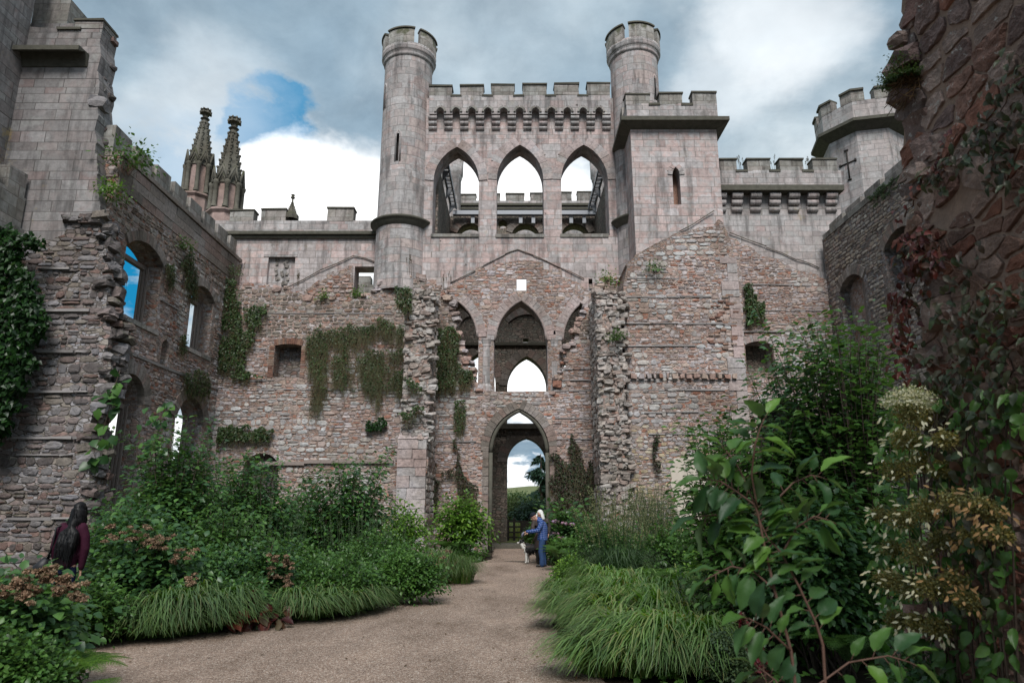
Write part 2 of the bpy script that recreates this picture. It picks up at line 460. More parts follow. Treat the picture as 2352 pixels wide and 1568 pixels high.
def ashlar_mat(name, pal, rh=.36, bw=.86, joint=(.20, .17, .155), moss=.05, yellow=.25, dark=.4, sc=1.0):
    m, t, out = newmat(name)
    uv = nd(t, 'ShaderNodeUVMap').outputs[0]; g = nd(t, 'ShaderNodeNewGeometry'); pos = g.outputs['Position']
    s = nd(t, 'ShaderNodeSeparateXYZ', {0: uv})
    v = s.outputs[1]; u = s.outputs[0]
    nv = nd(t, 'ShaderNodeTexNoise', {'W': v, 'Scale': .9, 'Detail': 2.0}, noise_dimensions='1D').outputs['Fac']
    v = mth(t, 'ADD', v, mth(t, 'MULTIPLY', nv, .5))
    vr = mth(t, 'DIVIDE', v, rh); row = mth(t, 'FLOOR', vr); fv = mth(t, 'FRACT', vr)
    wn = nd(t, 'ShaderNodeTexWhiteNoise', {'W': row}, noise_dimensions='1D')
    wr = mth(t, 'ADD', mth(t, 'MULTIPLY', wn.outputs['Value'], .7), .7)
    ur = mth(t, 'ADD', mth(t, 'DIVIDE', u, mth(t, 'MULTIPLY', wr, bw)), mth(t, 'MULTIPLY', wn.outputs['Value'], 19.7))
    # unequal stone lengths: bend the coordinate within each row
    un = nd(t, 'ShaderNodeTexNoise', {'Vector': nd(t, 'ShaderNodeCombineXYZ', {0: mth(t, 'MULTIPLY', ur, .8), 1: mth(t, 'MULTIPLY', row, 7.31)}).outputs[0], 'Scale': 1.0, 'Detail': 1.0}, noise_dimensions='2D').outputs['Fac']
    ur = mth(t, 'ADD', ur, mth(t, 'MULTIPLY', un, 1.1))
    cu = mth(t, 'FLOOR', ur); fu = mth(t, 'FRACT', ur)
    idv = nd(t, 'ShaderNodeCombineXYZ', {0: cu, 1: row}).outputs[0]
    cell = nd(t, 'ShaderNodeTexWhiteNoise', {'Vector': idv}, noise_dimensions='2D')
    big = noise(t, pos, .42, 5, .65)
    sel = mth(t, 'ADD', mth(t, 'MULTIPLY', cell.outputs['Value'], .48), mth(t, 'MULTIPLY', smooth(t, big, .36, .64), .52))
    c = ramp(t, sel, evenramp(pal), 'CONSTANT')
    c = mixc(t, .75, c, ramp(t, sel, evenramp(pal)))
    br = nd(t, 'ShaderNodeSeparateColor', {0: cell.outputs['Color']}).outputs[2]
    c = mixc(t, 1.0, c, ramp(t, br, [(0, (.74, .73, .73)), (.12, (.92, .915, .91)), (.85, (1.07, 1.065, 1.06)), (1, (1.2, 1.2, 1.2))]), 'MULTIPLY')
    n1 = noise(t, pos, 7, 7, .7); n4 = noise(t, nd(t, 'ShaderNodeVectorMath', {0: pos, 1: (2.5, 2.5, .35)}, operation='MULTIPLY').outputs[0], 1.2, 5, .65)
    c = mixc(t, 1.0, c, ramp(t, n1, [(.25, (.62, .62, .62)), (.5, (.97, .97, .97)), (.75, (1.2, 1.2, 1.2))]), 'MULTIPLY')
    c = mixc(t, 1.0, c, ramp(t, n4, [(.36, (1-dark, 1-dark, 1-dark)), (.50, (1.08, 1.08, 1.08)), (.72, (1.22, 1.22, 1.22))]), 'MULTIPLY')
    cr = smooth(t, noise(t, pos, 1.5, 8, .75), .52, .66); c = mixc(t, mth(t, 'MULTIPLY', cr, .5), c, (.37, .37, .355))
    dk_ = smooth(t, noise(t, pos, .62, 7, .72), .585, .66); c = mixc(t, mth(t, 'MULTIPLY', dk_, .5), c, (.12, .11, .10))
    if yellow:
        l = smooth(t, noise(t, pos, .8, 6, .75), .60, .70)
        c = mixc(t, mth(t, 'MULTIPLY', l, yellow), c, (.33, .25, .10))
    def edge(f, wd):
        a = mth(t, 'MINIMUM', f, mth(t, 'SUBTRACT', 1.0, f))
        return smooth(t, a, wd*.35, wd)
    h = mth(t, 'MULTIPLY', edge(fv, .035), edge(fu, .016))
    c = mixc(t, h, joint, c)
    pit = smooth(t, noise(t, pos, 2.3, 2, .5), .76, .79)
    c = mixc(t, mth(t, 'MULTIPLY', pit, .8), c, (.07, .06, .055))
    c = moss_mix(t, c, pos, moss)
    bmp = mth(t, 'ADD', mth(t, 'MULTIPLY', h, .6), mth(t, 'MULTIPLY', n1, .5))
    finish(t, out, c, .9, bmp, .03, .8, .25)
    return m
def plain_mat(name, col, rough=.8, nscale=8, var=.35, bdist=.01, spec=.3, metal=0.0):
    m, t, out = newmat(name)
    g = nd(t, 'ShaderNodeNewGeometry'); n1 = noise(t, g.outputs['Position'], nscale, 6, .65)
    c = mixc(t, n1, tuple(x*(1-var) for x in col), tuple(x*(1+var) for x in col))
    b = finish(t, out, c, rough, n1, bdist, .6, spec); b.inputs['Metallic'].default_value = metal
    return m
def leaf_mat(name, cols, rough=.45, trans=.3, spec=.4, vein=False):
    m, t, out = newmat(name)
    g = nd(t, 'ShaderNodeNewGeometry')
    c = ramp(t, g.outputs['Random Per Island'], [(i/max(1, len(cols)-1), q) for i, q in enumerate(cols)])
    n1 = noise(t, g.outputs['Position'], 1.1, 3, .6)
    c = mixc(t, 1.0, c, ramp(t, n1, [(.3, (.65, .68, .7)), (.7, (1.25, 1.22, 1.15))]), 'MULTIPLY')
    c = mixc(t, mth(t, 'MULTIPLY', g.outputs['Backfacing'], .35), c, (.16, .22, .13))
    b = nd(t, 'ShaderNodeBsdfPrincipled', {'Base Color': c, 'Roughness': rough, 'Specular IOR Level': spec})
    if vein:
        n2 = noise(t, g.outputs['Position'], 60, 3)
        bm = nd(t, 'ShaderNodeBump', {'Strength': .35, 'Distance': .004, 'Height': n2}); t.links.new(bm.outputs[0], b.inputs['Normal'])
    tr = nd(t, 'ShaderNodeBsdfTranslucent', {'Color': mixc(t, 1.0, c, (1.3, 1.5, .6), 'MULTIPLY')})
    mx = nd(t, 'ShaderNodeMixShader', {0: trans}); t.links.new(b.outputs[0], mx.inputs[1]); t.links.new(tr.outputs[0], mx.inputs[2])
    t.links.new(mx.outputs[0], out.inputs[0])
    return m
PALR = [(0.465, 0.429, 0.440), (0.326, 0.258, 0.242), (0.435, 0.312, 0.278), (0.395, 0.334, 0.323), (0.386, 0.249, 0.211), (0.445, 0.357, 0.310), (0.406, 0.361, 0.372), (0.424, 0.307, 0.274), (0.544, 0.488, 0.489), (0.286, 0.230, 0.220), (0.356, 0.185, 0.139), (0.435, 0.339, 0.296), (0.435, 0.393, 0.404), (0.395, 0.298, 0.268)]
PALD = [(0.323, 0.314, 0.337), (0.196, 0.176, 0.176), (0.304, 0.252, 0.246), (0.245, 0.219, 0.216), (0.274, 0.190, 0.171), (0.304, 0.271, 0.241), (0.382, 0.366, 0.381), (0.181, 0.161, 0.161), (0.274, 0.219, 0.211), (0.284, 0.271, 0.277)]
PALG = [(0.325, 0.305, 0.263), (0.221, 0.203, 0.175), (0.390, 0.330, 0.288), (0.286, 0.241, 0.206), (0.260, 0.254, 0.225), (0.338, 0.267, 0.237)]
PALA = [(0.447, 0.412, 0.413), (0.390, 0.362, 0.363), (0.466, 0.372, 0.358), (0.428, 0.331, 0.315), (0.408, 0.381, 0.381), (0.447, 0.376, 0.363), (0.437, 0.321, 0.302), (0.495, 0.458, 0.460), (0.380, 0.339, 0.335)]
PALAG = [(0.400, 0.381, 0.381), (0.352, 0.335, 0.335), (0.400, 0.353, 0.344), (0.371, 0.331, 0.326), (0.333, 0.317, 0.315), (0.428, 0.408, 0.409), (0.380, 0.307, 0.298)]
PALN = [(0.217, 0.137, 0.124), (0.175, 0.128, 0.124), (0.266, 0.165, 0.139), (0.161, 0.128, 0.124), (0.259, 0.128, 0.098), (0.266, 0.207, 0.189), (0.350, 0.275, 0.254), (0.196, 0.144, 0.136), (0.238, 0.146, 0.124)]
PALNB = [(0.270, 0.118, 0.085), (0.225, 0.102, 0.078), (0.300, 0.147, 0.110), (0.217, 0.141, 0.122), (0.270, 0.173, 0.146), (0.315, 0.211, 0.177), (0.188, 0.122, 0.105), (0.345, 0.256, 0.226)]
M = {}
M['rub'] = rubble_mat('rubble masonry', PALR, (.43, .365, .32))
M['rubd'] = rubble_mat('grey rubble masonry', PALD, (.19, .17, .15), moss=.25)
M['rubl'] = rubble_mat('lichen rubble masonry', PALR, (.33, .28, .2), moss=.1, lich=1.0)
M['rubi'] = rubble_mat('inner rubble masonry', PALG, (.15, .135, .12), moss=.3)
M['st'] = stone_mat('facing stones', PALR, .1)
M['stq'] = stone_mat('torn pier stones', [(.40, .37, .35), (.36, .33, .315), (.44, .42, .41), (.40, .34, .315), (.32, .29, .275), (.45, .40, .37), (.37, .30, .275)], .15)
M['stw'] = stone_mat('pale limestone blocks', [(.47, .475, .48), (.52, .51, .505), (.41, .40, .41), (.45, .42, .395), (.36, .34, .34), (.44, .36, .33), (.50, .495, .50), (.38, .30, .265)], .08)
M['stb'] = stone_mat('browned wall head stones', [(.27, .235, .205), (.22, .185, .16), (.31, .27, .24), (.25, .20, .175), (.34, .32, .30), (.19, .165, .145), (.30, .215, .175)], .3)
M['std'] = stone_mat('shade darkened grey stones', PALD, .24, .66, lichen=.3)  # grey stones, also darkened to carry the shade over the left wall
M['stl'] = stone_mat('lichened facing stones', [(.42, .40, .40), (.43, .36, .25), (.36, .29, .24), (.45, .40, .31), (.30, .28, .28), (.40, .32, .21), (.38, .30, .27), (.44, .42, .41)], .1)
M['stp'] = stone_mat('pale torn stones', [(.38, .345, .31), (.30, .27, .24), (.42, .385, .345), (.35, .28, .245), (.40, .34, .28), (.27, .235, .21), (.33, .30, .285)], .18)
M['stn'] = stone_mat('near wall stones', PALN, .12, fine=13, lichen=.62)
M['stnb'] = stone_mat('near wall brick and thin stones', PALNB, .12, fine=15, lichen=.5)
M['mort'] = plain_mat('lime mortar', (.25, .18, .145), .95, 30, .4, .02, .1)
M['ash'] = ashlar_mat('pink grey ashlar', PALA, rh=.31, bw=.74, joint=(.275, .245, .225), dark=.42)
M['ashg'] = ashlar_mat('grey ashlar', PALAG, rh=.32, bw=.74, joint=(.26, .245, .23), moss=.14, yellow=.4, dark=.42)
M['asht'] = ashlar_mat('tower ashlar', PALAG+[(.43, .36, .34), (.40, .335, .32)], rh=.38, bw=.62, joint=(.26, .24, .23), yellow=.15, dark=.42)
M['ashd'] = ashlar_mat('shade darkened grey ashlar', [tuple(x*.62 for x in q) for q in PALAG], rh=.34, bw=.95, joint=(.12, .11, .105), moss=.12, yellow=.6, dark=.35)  # grey ashlar palette scaled down, puts left-hand shade into the stone colour
M['ashw'] = ashlar_mat('weathered parapet stone', [(.23, .225, .205), (.29, .28, .265), (.20, .19, .17), (.26, .235, .215), (.33, .30, .285)], moss=.35, yellow=.15, dark=.45)
M['cop'] = plain_mat('mossy coping', (.105, .10, .082), .95, 5, .55, .03, .15)
M['arch'] = stone_mat('arch stones', [(.44, .375, .37), (.41, .385, .39), (.45, .40, .395), (.40, .34, .335), (.44, .42, .425), (.45, .36, .35)], .08)
M['archd'] = stone_mat('weathered arch stones', [(.24, .21, .19), (.28, .25, .235), (.20, .18, .165), (.26, .20, .18)], .15)
M['brick'] = stone_mat('old red brick', [(.27, .15, .115), (.23, .135, .11), (.31, .19, .145), (.22, .16, .14), (.33, .25, .21)], .05)
M['pin'] = stone_mat('pinnacle stone', [(.13, .125, .105)], .35, fine=4)
M['pinp'] = stone_mat('pink pinnacle stone', [(.34, .255, .235)], .22, fine=3)
M['slate'] = plain_mat('ledge slate', (.27, .25, .245), .8, 6, .3)
M['steel'] = plain_mat('painted steel', (.16, .17, .19), .45, 3, .12, .002, .5)
M['steelp'] = plain_mat('galvanised steel', (.36, .38, .42), .4, 3, .1, .002, .5)
M['dark'] = plain_mat('dark timber and shade fill', (.035, .03, .027), .8, 12, .4)  # fence timber; also the dark fill where openings lie in shade
M['wood'] = plain_mat('grey window timber', (.26, .215, .195), .8, 14, .4)
M['bark'] = plain_mat('bark', (.075, .055, .042), .85, 22, .4)
M['twig'] = plain_mat('reddish twig', (.10, .055, .04), .7, 22, .35)
M['plaster'] = plain_mat('old lime plaster', (.55, .49, .42), .95, 1.6, .28, .01, .15)
# ------------------------------------------------------------------ masonry pieces
def pp(lst, Y): return [(q.x, q.z) for q in (P(x, y, Y) for x, y in lst)]
def ppx(lst, X): return [(q.y, q.z) for q in (PX(x, y, X) for x, y in lst)]
def grow(loop, s):
    cx = sum(q[0] for q in loop)/len(loop); cz = sum(q[1] for q in loop)/len(loop)
    return [(cx+(a-cx)*s, cz+(b-cz)*s) for a, b in loop]
def pxrect(x0, x1, y0, y1, Y):
    xm, ym = (x0+x1)/2, (y0+y1)/2
    a, b = P(x0, ym, Y).x, P(x1, ym, Y).x; z0, z1 = P(xm, y1, Y).z, P(xm, y0, Y).z
    return [(a, z0), (b, z0), (b, z1), (a, z1)]
def pbox(mb, x0, x1, y0, y1, Y, dep, j=.01):
    r = pxrect(x0, x1, y0, y1, Y); mb.box(r[0][0], r[1][0], Y, Y+dep, r[0][1], r[2][1], j)
def merlons(spec, Y, dep, parent, notch=None, cap=.10):
    """spec: (x0,x1,ytop,ybase)"""
    for (x0, x1, yt, yb) in spec:
        r = pxrect(x0, x1, yt, yb, Y); m = MB()
        z0, z1 = r[0][1]-.02, r[2][1]
        m.box(r[0][0], r[1][0], Y, Y+dep, z0, z1-cap, .015)
        o = m.build('merlon', M['ashw'], parent)
        c = MB(); c.box(r[0][0]-.03, r[1][0]+.03, Y-.05, Y+dep+.05, z1-cap+.003, z1-.02, .012)
        c.box(r[0][0]+.02, r[1][0]-.02, Y+.06, Y+dep-.06, z1-.02, z1+.03, .012)
        c.build('coping', M['cop'], o)
def rocks_along(mb, pts, axis, d0, d1, n, sz=(.28, .5), j=.2):
    """rough stones bedded along a torn edge (2D pts in plane), through the wall thickness"""
    rs = resample(pts, n)
    for (a, z) in rs:
        for q in range(2):
            s = rnd.uniform(*sz); d = rnd.uniform(d0, d1); a2 = a+rnd.uniform(-.12, .12)
            z2 = z+rnd.uniform(-.1, .1); h = s*rnd.uniform(.4, .75)
            if axis == 'Y': mb.rock((a2, d, z2), (s, s*rnd.uniform(.7, 1.2), h), j)
            else: mb.rock((d, a2, z2), (s*rnd.uniform(.7, 1.2), s, h), j)
def ledge(mb, x0, x1, y, Y, h=.045, out=.05):
    a, b = P(x0, y, Y), P(x1, y, Y); z = (a.z+b.z)/2; x = a.x
    while x < b.x-.1:
        e = min(b.x, x+rnd.uniform(.5, 1.8)); 
        if rnd.random() < .86:
            mb.box(x, e-.02, Y-out*rnd.uniform(.5, 1.2), Y+.05, z+rnd.uniform(-.015, .015)-h*rnd.uniform(.35, .7), z+h/2, .012)
        x = e
def drip(mb, pts, Y):
    """thin weathered roof-line moulding"""
    q = [P(x, y, Y-.05) for x, y in pts]
    for a, b in zip(q, q[1:]):
        k = max(2, int((b-a).length/.6))
        L = [a.lerp(b, i/k)+Vector((0, rnd.uniform(-.02, .02), rnd.uniform(-.04, .04))) for i in range(k+1)]
        mb.tube(L, .025, .025, 5)
def frustum(mb, A, B, z0, z1):
    (x0, x1, y0, y1), (a0, a1, b0, b1) = A, B
    V = [(x0, y0, z0), (x1, y0, z0), (x1, y1, z0), (x0, y1, z0), (a0, b0, z1), (a1, b0, z1), (a1, b1, z1), (a0, b1, z1)]
    mb.add(V, [(3, 2, 1, 0), (4, 5, 6, 7), (0, 1, 5, 4), (1, 2, 6, 5), (2, 3, 7, 6), (3, 0, 4, 7)])

# ================================================================== courtyard rubble wall with the gate
YA = 28.8
court = thing('courtyard_wall', 'rubble wall with pointed gate arch, ivy on its left half, torn open top in the middle', 'ruined wall', (0, YA, 0))
topA = pp([(509, 646), (560, 657), (600, 655), (660, 664), (692, 673), (702, 684), (780, 689), (835, 682), (862, 668), (885, 648), (905, 637), (930, 632), (965, 640), (1000, 655), (1022, 668)], YA)
tearL = pp([(1022, 668), (1036, 690), (1044, 715), (1050, 745), (1046, 775), (1058, 800), (1072, 822), (1083, 850), (1088, 880), (1101, 898)], YA)
sill = pp([(1101, 898), (1150, 899), (1200, 899), (1272, 898)], YA)
tearR = pp([(1272, 898), (1278, 872), (1294, 850), (1298, 806), (1314, 778), (1324, 745), (1342, 718), (1362, 692), (1368, 672), (1376, 648), (1400, 640), (1428, 642)], YA)
outA = rag(topA, .3, .07)+blocky(tearL, .22, .10)+rag(sill, .4, .02)+blocky(tearR, .22, .10)+[(tearR[-1][0], -.4), (topA[0][0], -.4)]
gate = pxarch(1122, 1262, 1268, 1036, 938, YA); gate[0] = (gate[0][0], -.3); gate[-1] = (gate[-1][0], -.3)
niche = pxarch(632, 694, 866, 794, 790, YA, 5)
lowdoor = pxarch(560, 640, 1200, 1068, 1040, YA, 6)
w = MB(); w.prism([outA, gate, niche, lowdoor], 'Y', YA, 29.13); w.build('masonry', M['rub'], court)
w = MB(); bk = rag(pp([(509, 650), (692, 676), (702, 687), (780, 692), (835, 686), (880, 655), (930, 636), (1000, 660)], YA), .4, .05)
w.prism([bk+[(bk[-1][0], -.4), (bk[0][0], -.4)], grow(niche, 1.0), grow(lowdoor, 1.0)], 'Y', 29.135, 29.93); w.build('wall_core', M['rub'], court)
zoned_stones(court, 'Y', YA, -1, [outA, grow(gate, 1.15), grow(niche, 1.22), grow(lowdoor, 1.12)], 3, 9.5, lambda c: c[0] > -1.9 and c[1] > 9.0 and False)
w = MB(); voussoirs(w, gate, .36, 'Y', YA-.05, YA+.25, 12, .03); w.build('gate_arch_ring', M['archd'], court)
w = MB(); q_ = [(a+(.09 if a < .41 else -.09), b-.05) for a, b in gate if b >= gate[1][1]-.01]; w.tube([(a, YA+.06, b) for a, b in q_], .09, .09, 7)
for e_ in (0, -1): w.tube([(q_[e_][0], YA+.06, -.1), (q_[e_][0], YA+.06, q_[e_][1])], .09, .09, 7)
w.build('gate_moulding', M['cop'], court)
w = MB(); voussoirs(w, niche, .26, 'Y', YA-.03, YA+.1, 7)
for sx in (niche[0][0]-.11, niche[-1][0]+.11):
    z = niche[0][1]
    while z < niche[1][1]-.05: w.box(sx-.12, sx+.12*rnd.uniform(.5, 1), YA-.03, YA+.1, z, z+.085, .008); z += .1
w.build('brick_surround', M['brick'], court)
w = MB(); pbox(w, 626, 700, 780, 870, 29.45, .1, 0); w.build('niche_back', M['rubd'], court)
w = MB(); pbox(w, 552, 648, 1030, 1205, 29.6, .1, 0); w.build('doorway_blocking', M['rubd'], court)
w = MB(); rocks_along(w, tearL, 'Y', YA-.02, 29.1, 26, (.2, .42)); rocks_along(w, tearR, 'Y', YA-.02, 29.1, 28, (.2, .42)); rocks_along(w, topA, 'Y', YA, 29.6, 46, (.22, .5))
w.build('broken_edge_stones', M['st'], court)
for x0, x1, y in ((505, 630, 873), (505, 930, 894), (510, 745, 956), (590, 905, 1062), (570, 612, 800), (1000, 1095, 1013), (1000, 1095, 1064), (1285, 1372, 848), (1275, 1372, 872), (1272, 1372, 897), (1275, 1372, 960), (1275, 1372, 1008), (560, 900, 720)):
    w = MB(); ledge(w, x0, x1, y, YA); w.build('slate_course', M['slate'], court)
w = MB()
for x0, x1, y in ((700, 905, 1060), (590, 700, 1064)):
    a, b = P(x0, y, YA), P(x1, y, YA); w.box(a.x, b.x, YA-.12, YA+.06, a.z-.07, a.z+.07, .01)
w.build('timber_lintel', M['wood'], court)
# gate side shafts
w = MB()
for sx, sg in ((gate[0][0], -1), (gate[-1][0], 1)):
    z = -.1
    while z < gate[1][1]-.1:
        h = rnd.uniform(.28, .42); w.box(min(sx, sx+sg*.24), max(sx, sx+sg*.24), YA-.05, YA+.2, z, z+h-.02, .012); z += h
w.build('gate_jamb', M['archd'], court)

# ================================================================== buttress left and torn pier right
def ragged_stub(name, label, x0, x1, Yf, top, seed, mat_s, grp=None, foot=None):
    t = thing(name, label, 'buttress', ((x0+x1)/2, Yf, 0), grp)
    ztop = top
    L = blocky([(x0, -.3), (x0, ztop*.5), (x0+.04, ztop-.9), (x0+.15, ztop)], .3, .07); Rr = blocky([(x1-.1, ztop-.25), (x1, ztop-1.1), (x1, ztop*.5), (x1, -.3)], .3, .07)
    w = MB(); w.prism([L+Rr], 'Y', Yf, YA-.005)
    w.build('core', M['rub'], t)
    w = MB(); r = random.Random(seed)
    z = (foot or 0)
    while z < ztop-.1:                          # torn face: rough stones at odd depths
        h = r.uniform(.09, .21); x = x0-.04
        while x < x1:
            s = r.uniform(.12, .42)
            w.rock((x+s/2, Yf+r.uniform(.03, .17), z+h/2+r.uniform(-.03, .03)), (s*1.08, r.uniform(.2, .5), h*1.15), .2); x += s
        z += h*.95
    for k in range(int(ztop/.26)):              # both flanks
        for q in range(5):
            w.rock((x0+.06, Yf+.25+q*.5+r.uniform(-.1, .1), .15+k*.26), (.2, r.uniform(.3, .5), .22), .15)
            w.rock((x1-.06, Yf+.25+q*.5+r.uniform(-.1, .1), .15+k*.26), (.2, r.uniform(.3, .5), .22), .15)
    for q in range(10):
        w.rock((r.uniform(x0, x1), Yf+r.uniform(0, 2.4), ztop+r.uniform(-.2, .15)), (.45, .45, .3), .2)
    w.build('torn_stones', mat_s, t)
    if foot:
        w = MB(); z = -.1
        while z < foot:
            h = r.uniform(.26, .45); xs = [x0-.12, r.uniform(x0+.2, x1-.2), x1+.02]
            for a, b in zip(xs, xs[1:]): w.box(a, b-.02, Yf-.16+r.uniform(0, .03), Yf+.3, z, z+h-.02, .015)
            z += h
        frustum(w, (x0-.14, x1+.04, Yf-.17, Yf+.3), (x0-.02, x1, Yf+.06, Yf+.3), z+.003, z+.4)
        w.build('plinth', M['arch'], t)
    return t
zl = P(965, 668, 26.3).z; zr = P(1405, 665, 26.3).z
ragged_stub('buttress', 'torn rubble buttress with squared stone foot and brown ivy, left of the gate', P(927, 900, 26.3).x, P(984, 900, 26.3).x, 26.3, zl, 4, M['stq'], foot=P(950, 1020, 26.3).z)
ragged_stub('buttress', 'jagged bare rubble wall stub right of the gate, no squared foot', P(1377, 900, 26.3).x, P(1433, 900, 26.3).x, 26.3, zr, 5, M['stq'])

# ================================================================== gatehouse upper wall
YG = 29.2
gh = thing('gatehouse_wall', 'tall pink gatehouse wall with three open lancets, arched corbel table and battlements between the round towers', 'castle wall', (.4, YG, 0))
lan = [pxarch(996, 1100, 541, 415, 338, YG), pxarch(1141, 1248, 541, 413, 333, YG), pxarch(1289, 1396, 541, 413, 333, YG)]
low = [pxarch(1006, 1099, 902, 775, 692, YG), pxarch(1135, 1257, 902, 782, 690, YG), pxarch(1290, 1384, 902, 782, 694, YG)]
hol = [pxrect(1188, 1208, 643, 667, YG), pxrect(1353, 1360, 654, 663, YG)]
gate2 = [(gate[0][0]-.04, -.25)]+[((q[0]-.41)*1.03+.41, q[1]+.04) for q in gate[1:-1]]+[(gate[-1][0]+.04, -.25)]
zt = P(1195, 226, YG).z
w = MB(); w.prism([[(-5.0, -.3), (5.7, -.3), (5.7, zt), (-5.0, zt)]]+lan+low+[pxrect(1186, 1210, 612, 668, YG), pxrect(1352, 1361, 640, 664, YG)]+[gate2], 'Y', YG, 30.3); w.build('ashlar_wall', M['ash'], gh)
gab = pp([(990, 700), (1015, 668), (1040, 655), (1070, 640), (1094, 634), (1096, 617), (1134, 618), (1137, 603), (1150, 600), (1245, 601), (1247, 618), (1290, 622), (1292, 640), (1325, 652), (1345, 668), (1400, 690)], YG)
gab = blocky(gab, .35, .06)
w = MB(); w.prism([gab+[(gab[-1][0], -.3), (gab[0][0], -.3)]]+[grow(l, 1.015) for l in low]+[grow(h, 1.12) for h in hol]+[grow(gate2, 1.01)], 'Y', YG-.07, YG+.01); w.build('rubble_gable', M['rub'], gh)
w = MB(); face_stones(w, 'Y', YG-.07, -1, [gab+[(gab[-1][0], P(1195, 890, YG).z), (gab[0][0], P(1195, 890, YG).z)]]+[grow(l, 1.18) for l in low]+[grow(hol[0], 1.5)], (.10, .20), (.16, .5), .022, .85, 9, 8)
w.build('gable_stones', M['st'], gh)
for l in lan:
    w = MB(); voussoirs(w, l, .44, 'Y', YG-.025, YG+.1, 8, .012); w.build('lancet_ring', M['arch'], gh)
for l in low:
    w = MB(); voussoirs(w, l, .36, 'Y', YG-.10, YG+.2, 11, .03); 
    q = [(a, b) for a, b in l if b > l[1][1]-.01]
    w.tube([(a+(.04 if a < .41*0+sum(x for x, z in l)/len(l) else -.04), YG-.06, b) for a, b in q], .07, .07, 6)
    w.build('arcade_ring', M['arch'], gh)
for xa, xb in ((1099, 1135), (1257, 1290)):
    a, b = P(xa, 840, YG).x, P(xb, 840, YG).x; zc = P(1195, 783, YG).z; zb = P(1195, 900, YG).z; cx = (a+b)/2; r = (b-a)/2*1.02
    w = MB(); w.lathe(cx, YG+.22, [(r*1.15, zb-.1), (r*1.15, zb+.25), (r, zb+.34), (r*.97, zc-.28), (r*1.04, zc-.22), (r*1.0, zc-.16), (r*1.16, zc), (r*1.16, zc+.10)], 8, math.pi/8, smooth=False)
    w.build('arcade_column', M['asht'], gh)
# corbel table and parapet
YP = 28.86
def corbel_row(parent, centres, half, x0, x1, yspring, yapex, ytop, Y, dep, mat):
    pts = [tuple(pp([(x0, yspring)], Y)[0])]
    for c in centres:
        a = pxarch(c-half, c+half, yspring, yspring-4, yapex, Y, 4); pts += a
    pts += pp([(x1, yspring), (x1, ytop), (x0, ytop)], Y)
    zs = pts[0][1]; 
    w = MB(); w.prism([pts], 'Y', Y, Y+dep); return w
cen = [1011+36.5*k for k in range(11)]
w = corbel_row(gh, cen, 8.5, 986, 1402, 262, 249, 219, YP, .5, None); w.build('parapet', M['ashg'], gh)
def corbel(x, y0, y1, Y, back, hw, parent, mat, steps=3):
    a = P(x, (y0+y1)/2, Y); z0, z1 = P(x, y1, Y).z, P(x, y0, Y).z; hw = hw*30.5/F*1.04
    w = MB(); h = (z1-z0)/steps
    for k in range(steps):
        zz = z1-h*(k+.5); yf = Y+(back-Y)*(k*.30)
        w.tube([(a.x-hw, yf+h*.52, zz), (a.x+hw, yf+h*.52, zz)], h*.52, h*.52, 10)
        w.box(a.x-hw+.01, a.x+hw-.01, yf+h*.5, back+.05, zz-h*.46, zz+h*.46)
    w.build('corbel', mat, parent)
for k in range(12): corbel(1011-18.25+36.5*k, 263, 292, YP+.02, YG, 9.6, gh, M['ashg'])
w = MB()
for i, c in enumerate(cen): voussoirs(w, pxarch(c-9.5, c+9.5, 262, 258, 248, YP, 4), .10, 'Y', YP-.05, YP+.1, 3, 0.0)
w.build('corbel_arch_mould', M['ashw'], gh)
merlons([(986, 1038, 195, 219), (1057, 1110, 194, 219), (1129, 1181, 192.5, 218), (1201, 1255, 191, 218), (1274, 1329, 190, 217), (1349, 1401, 189, 217)], YP, .5, gh)
for x0, x1 in ((1038, 1057), (1110, 1129), (1181, 1201), (1255, 1274), (1329, 1349)):
    w = MB(); pbox(w, x0-3, x1+3, 216.5, 220, YP-.04, .58); w.build('embrasure_sill', M['cop'], gh)
for x0, x1 in ((990, 1100), (1138, 1250), (1287, 1398)):
    w = MB(); pbox(w, x0, x1, 537, 544, YG-.06, .5); w.build('lancet_sill', M['ashw'], gh)
w = MB(); drip(w, [(1035, 650), (1110, 610), (1160, 584), (1189, 571), (1225, 585), (1290, 616), (1342, 639)], YG); w.build('roof_scar', M['archd'], gh)

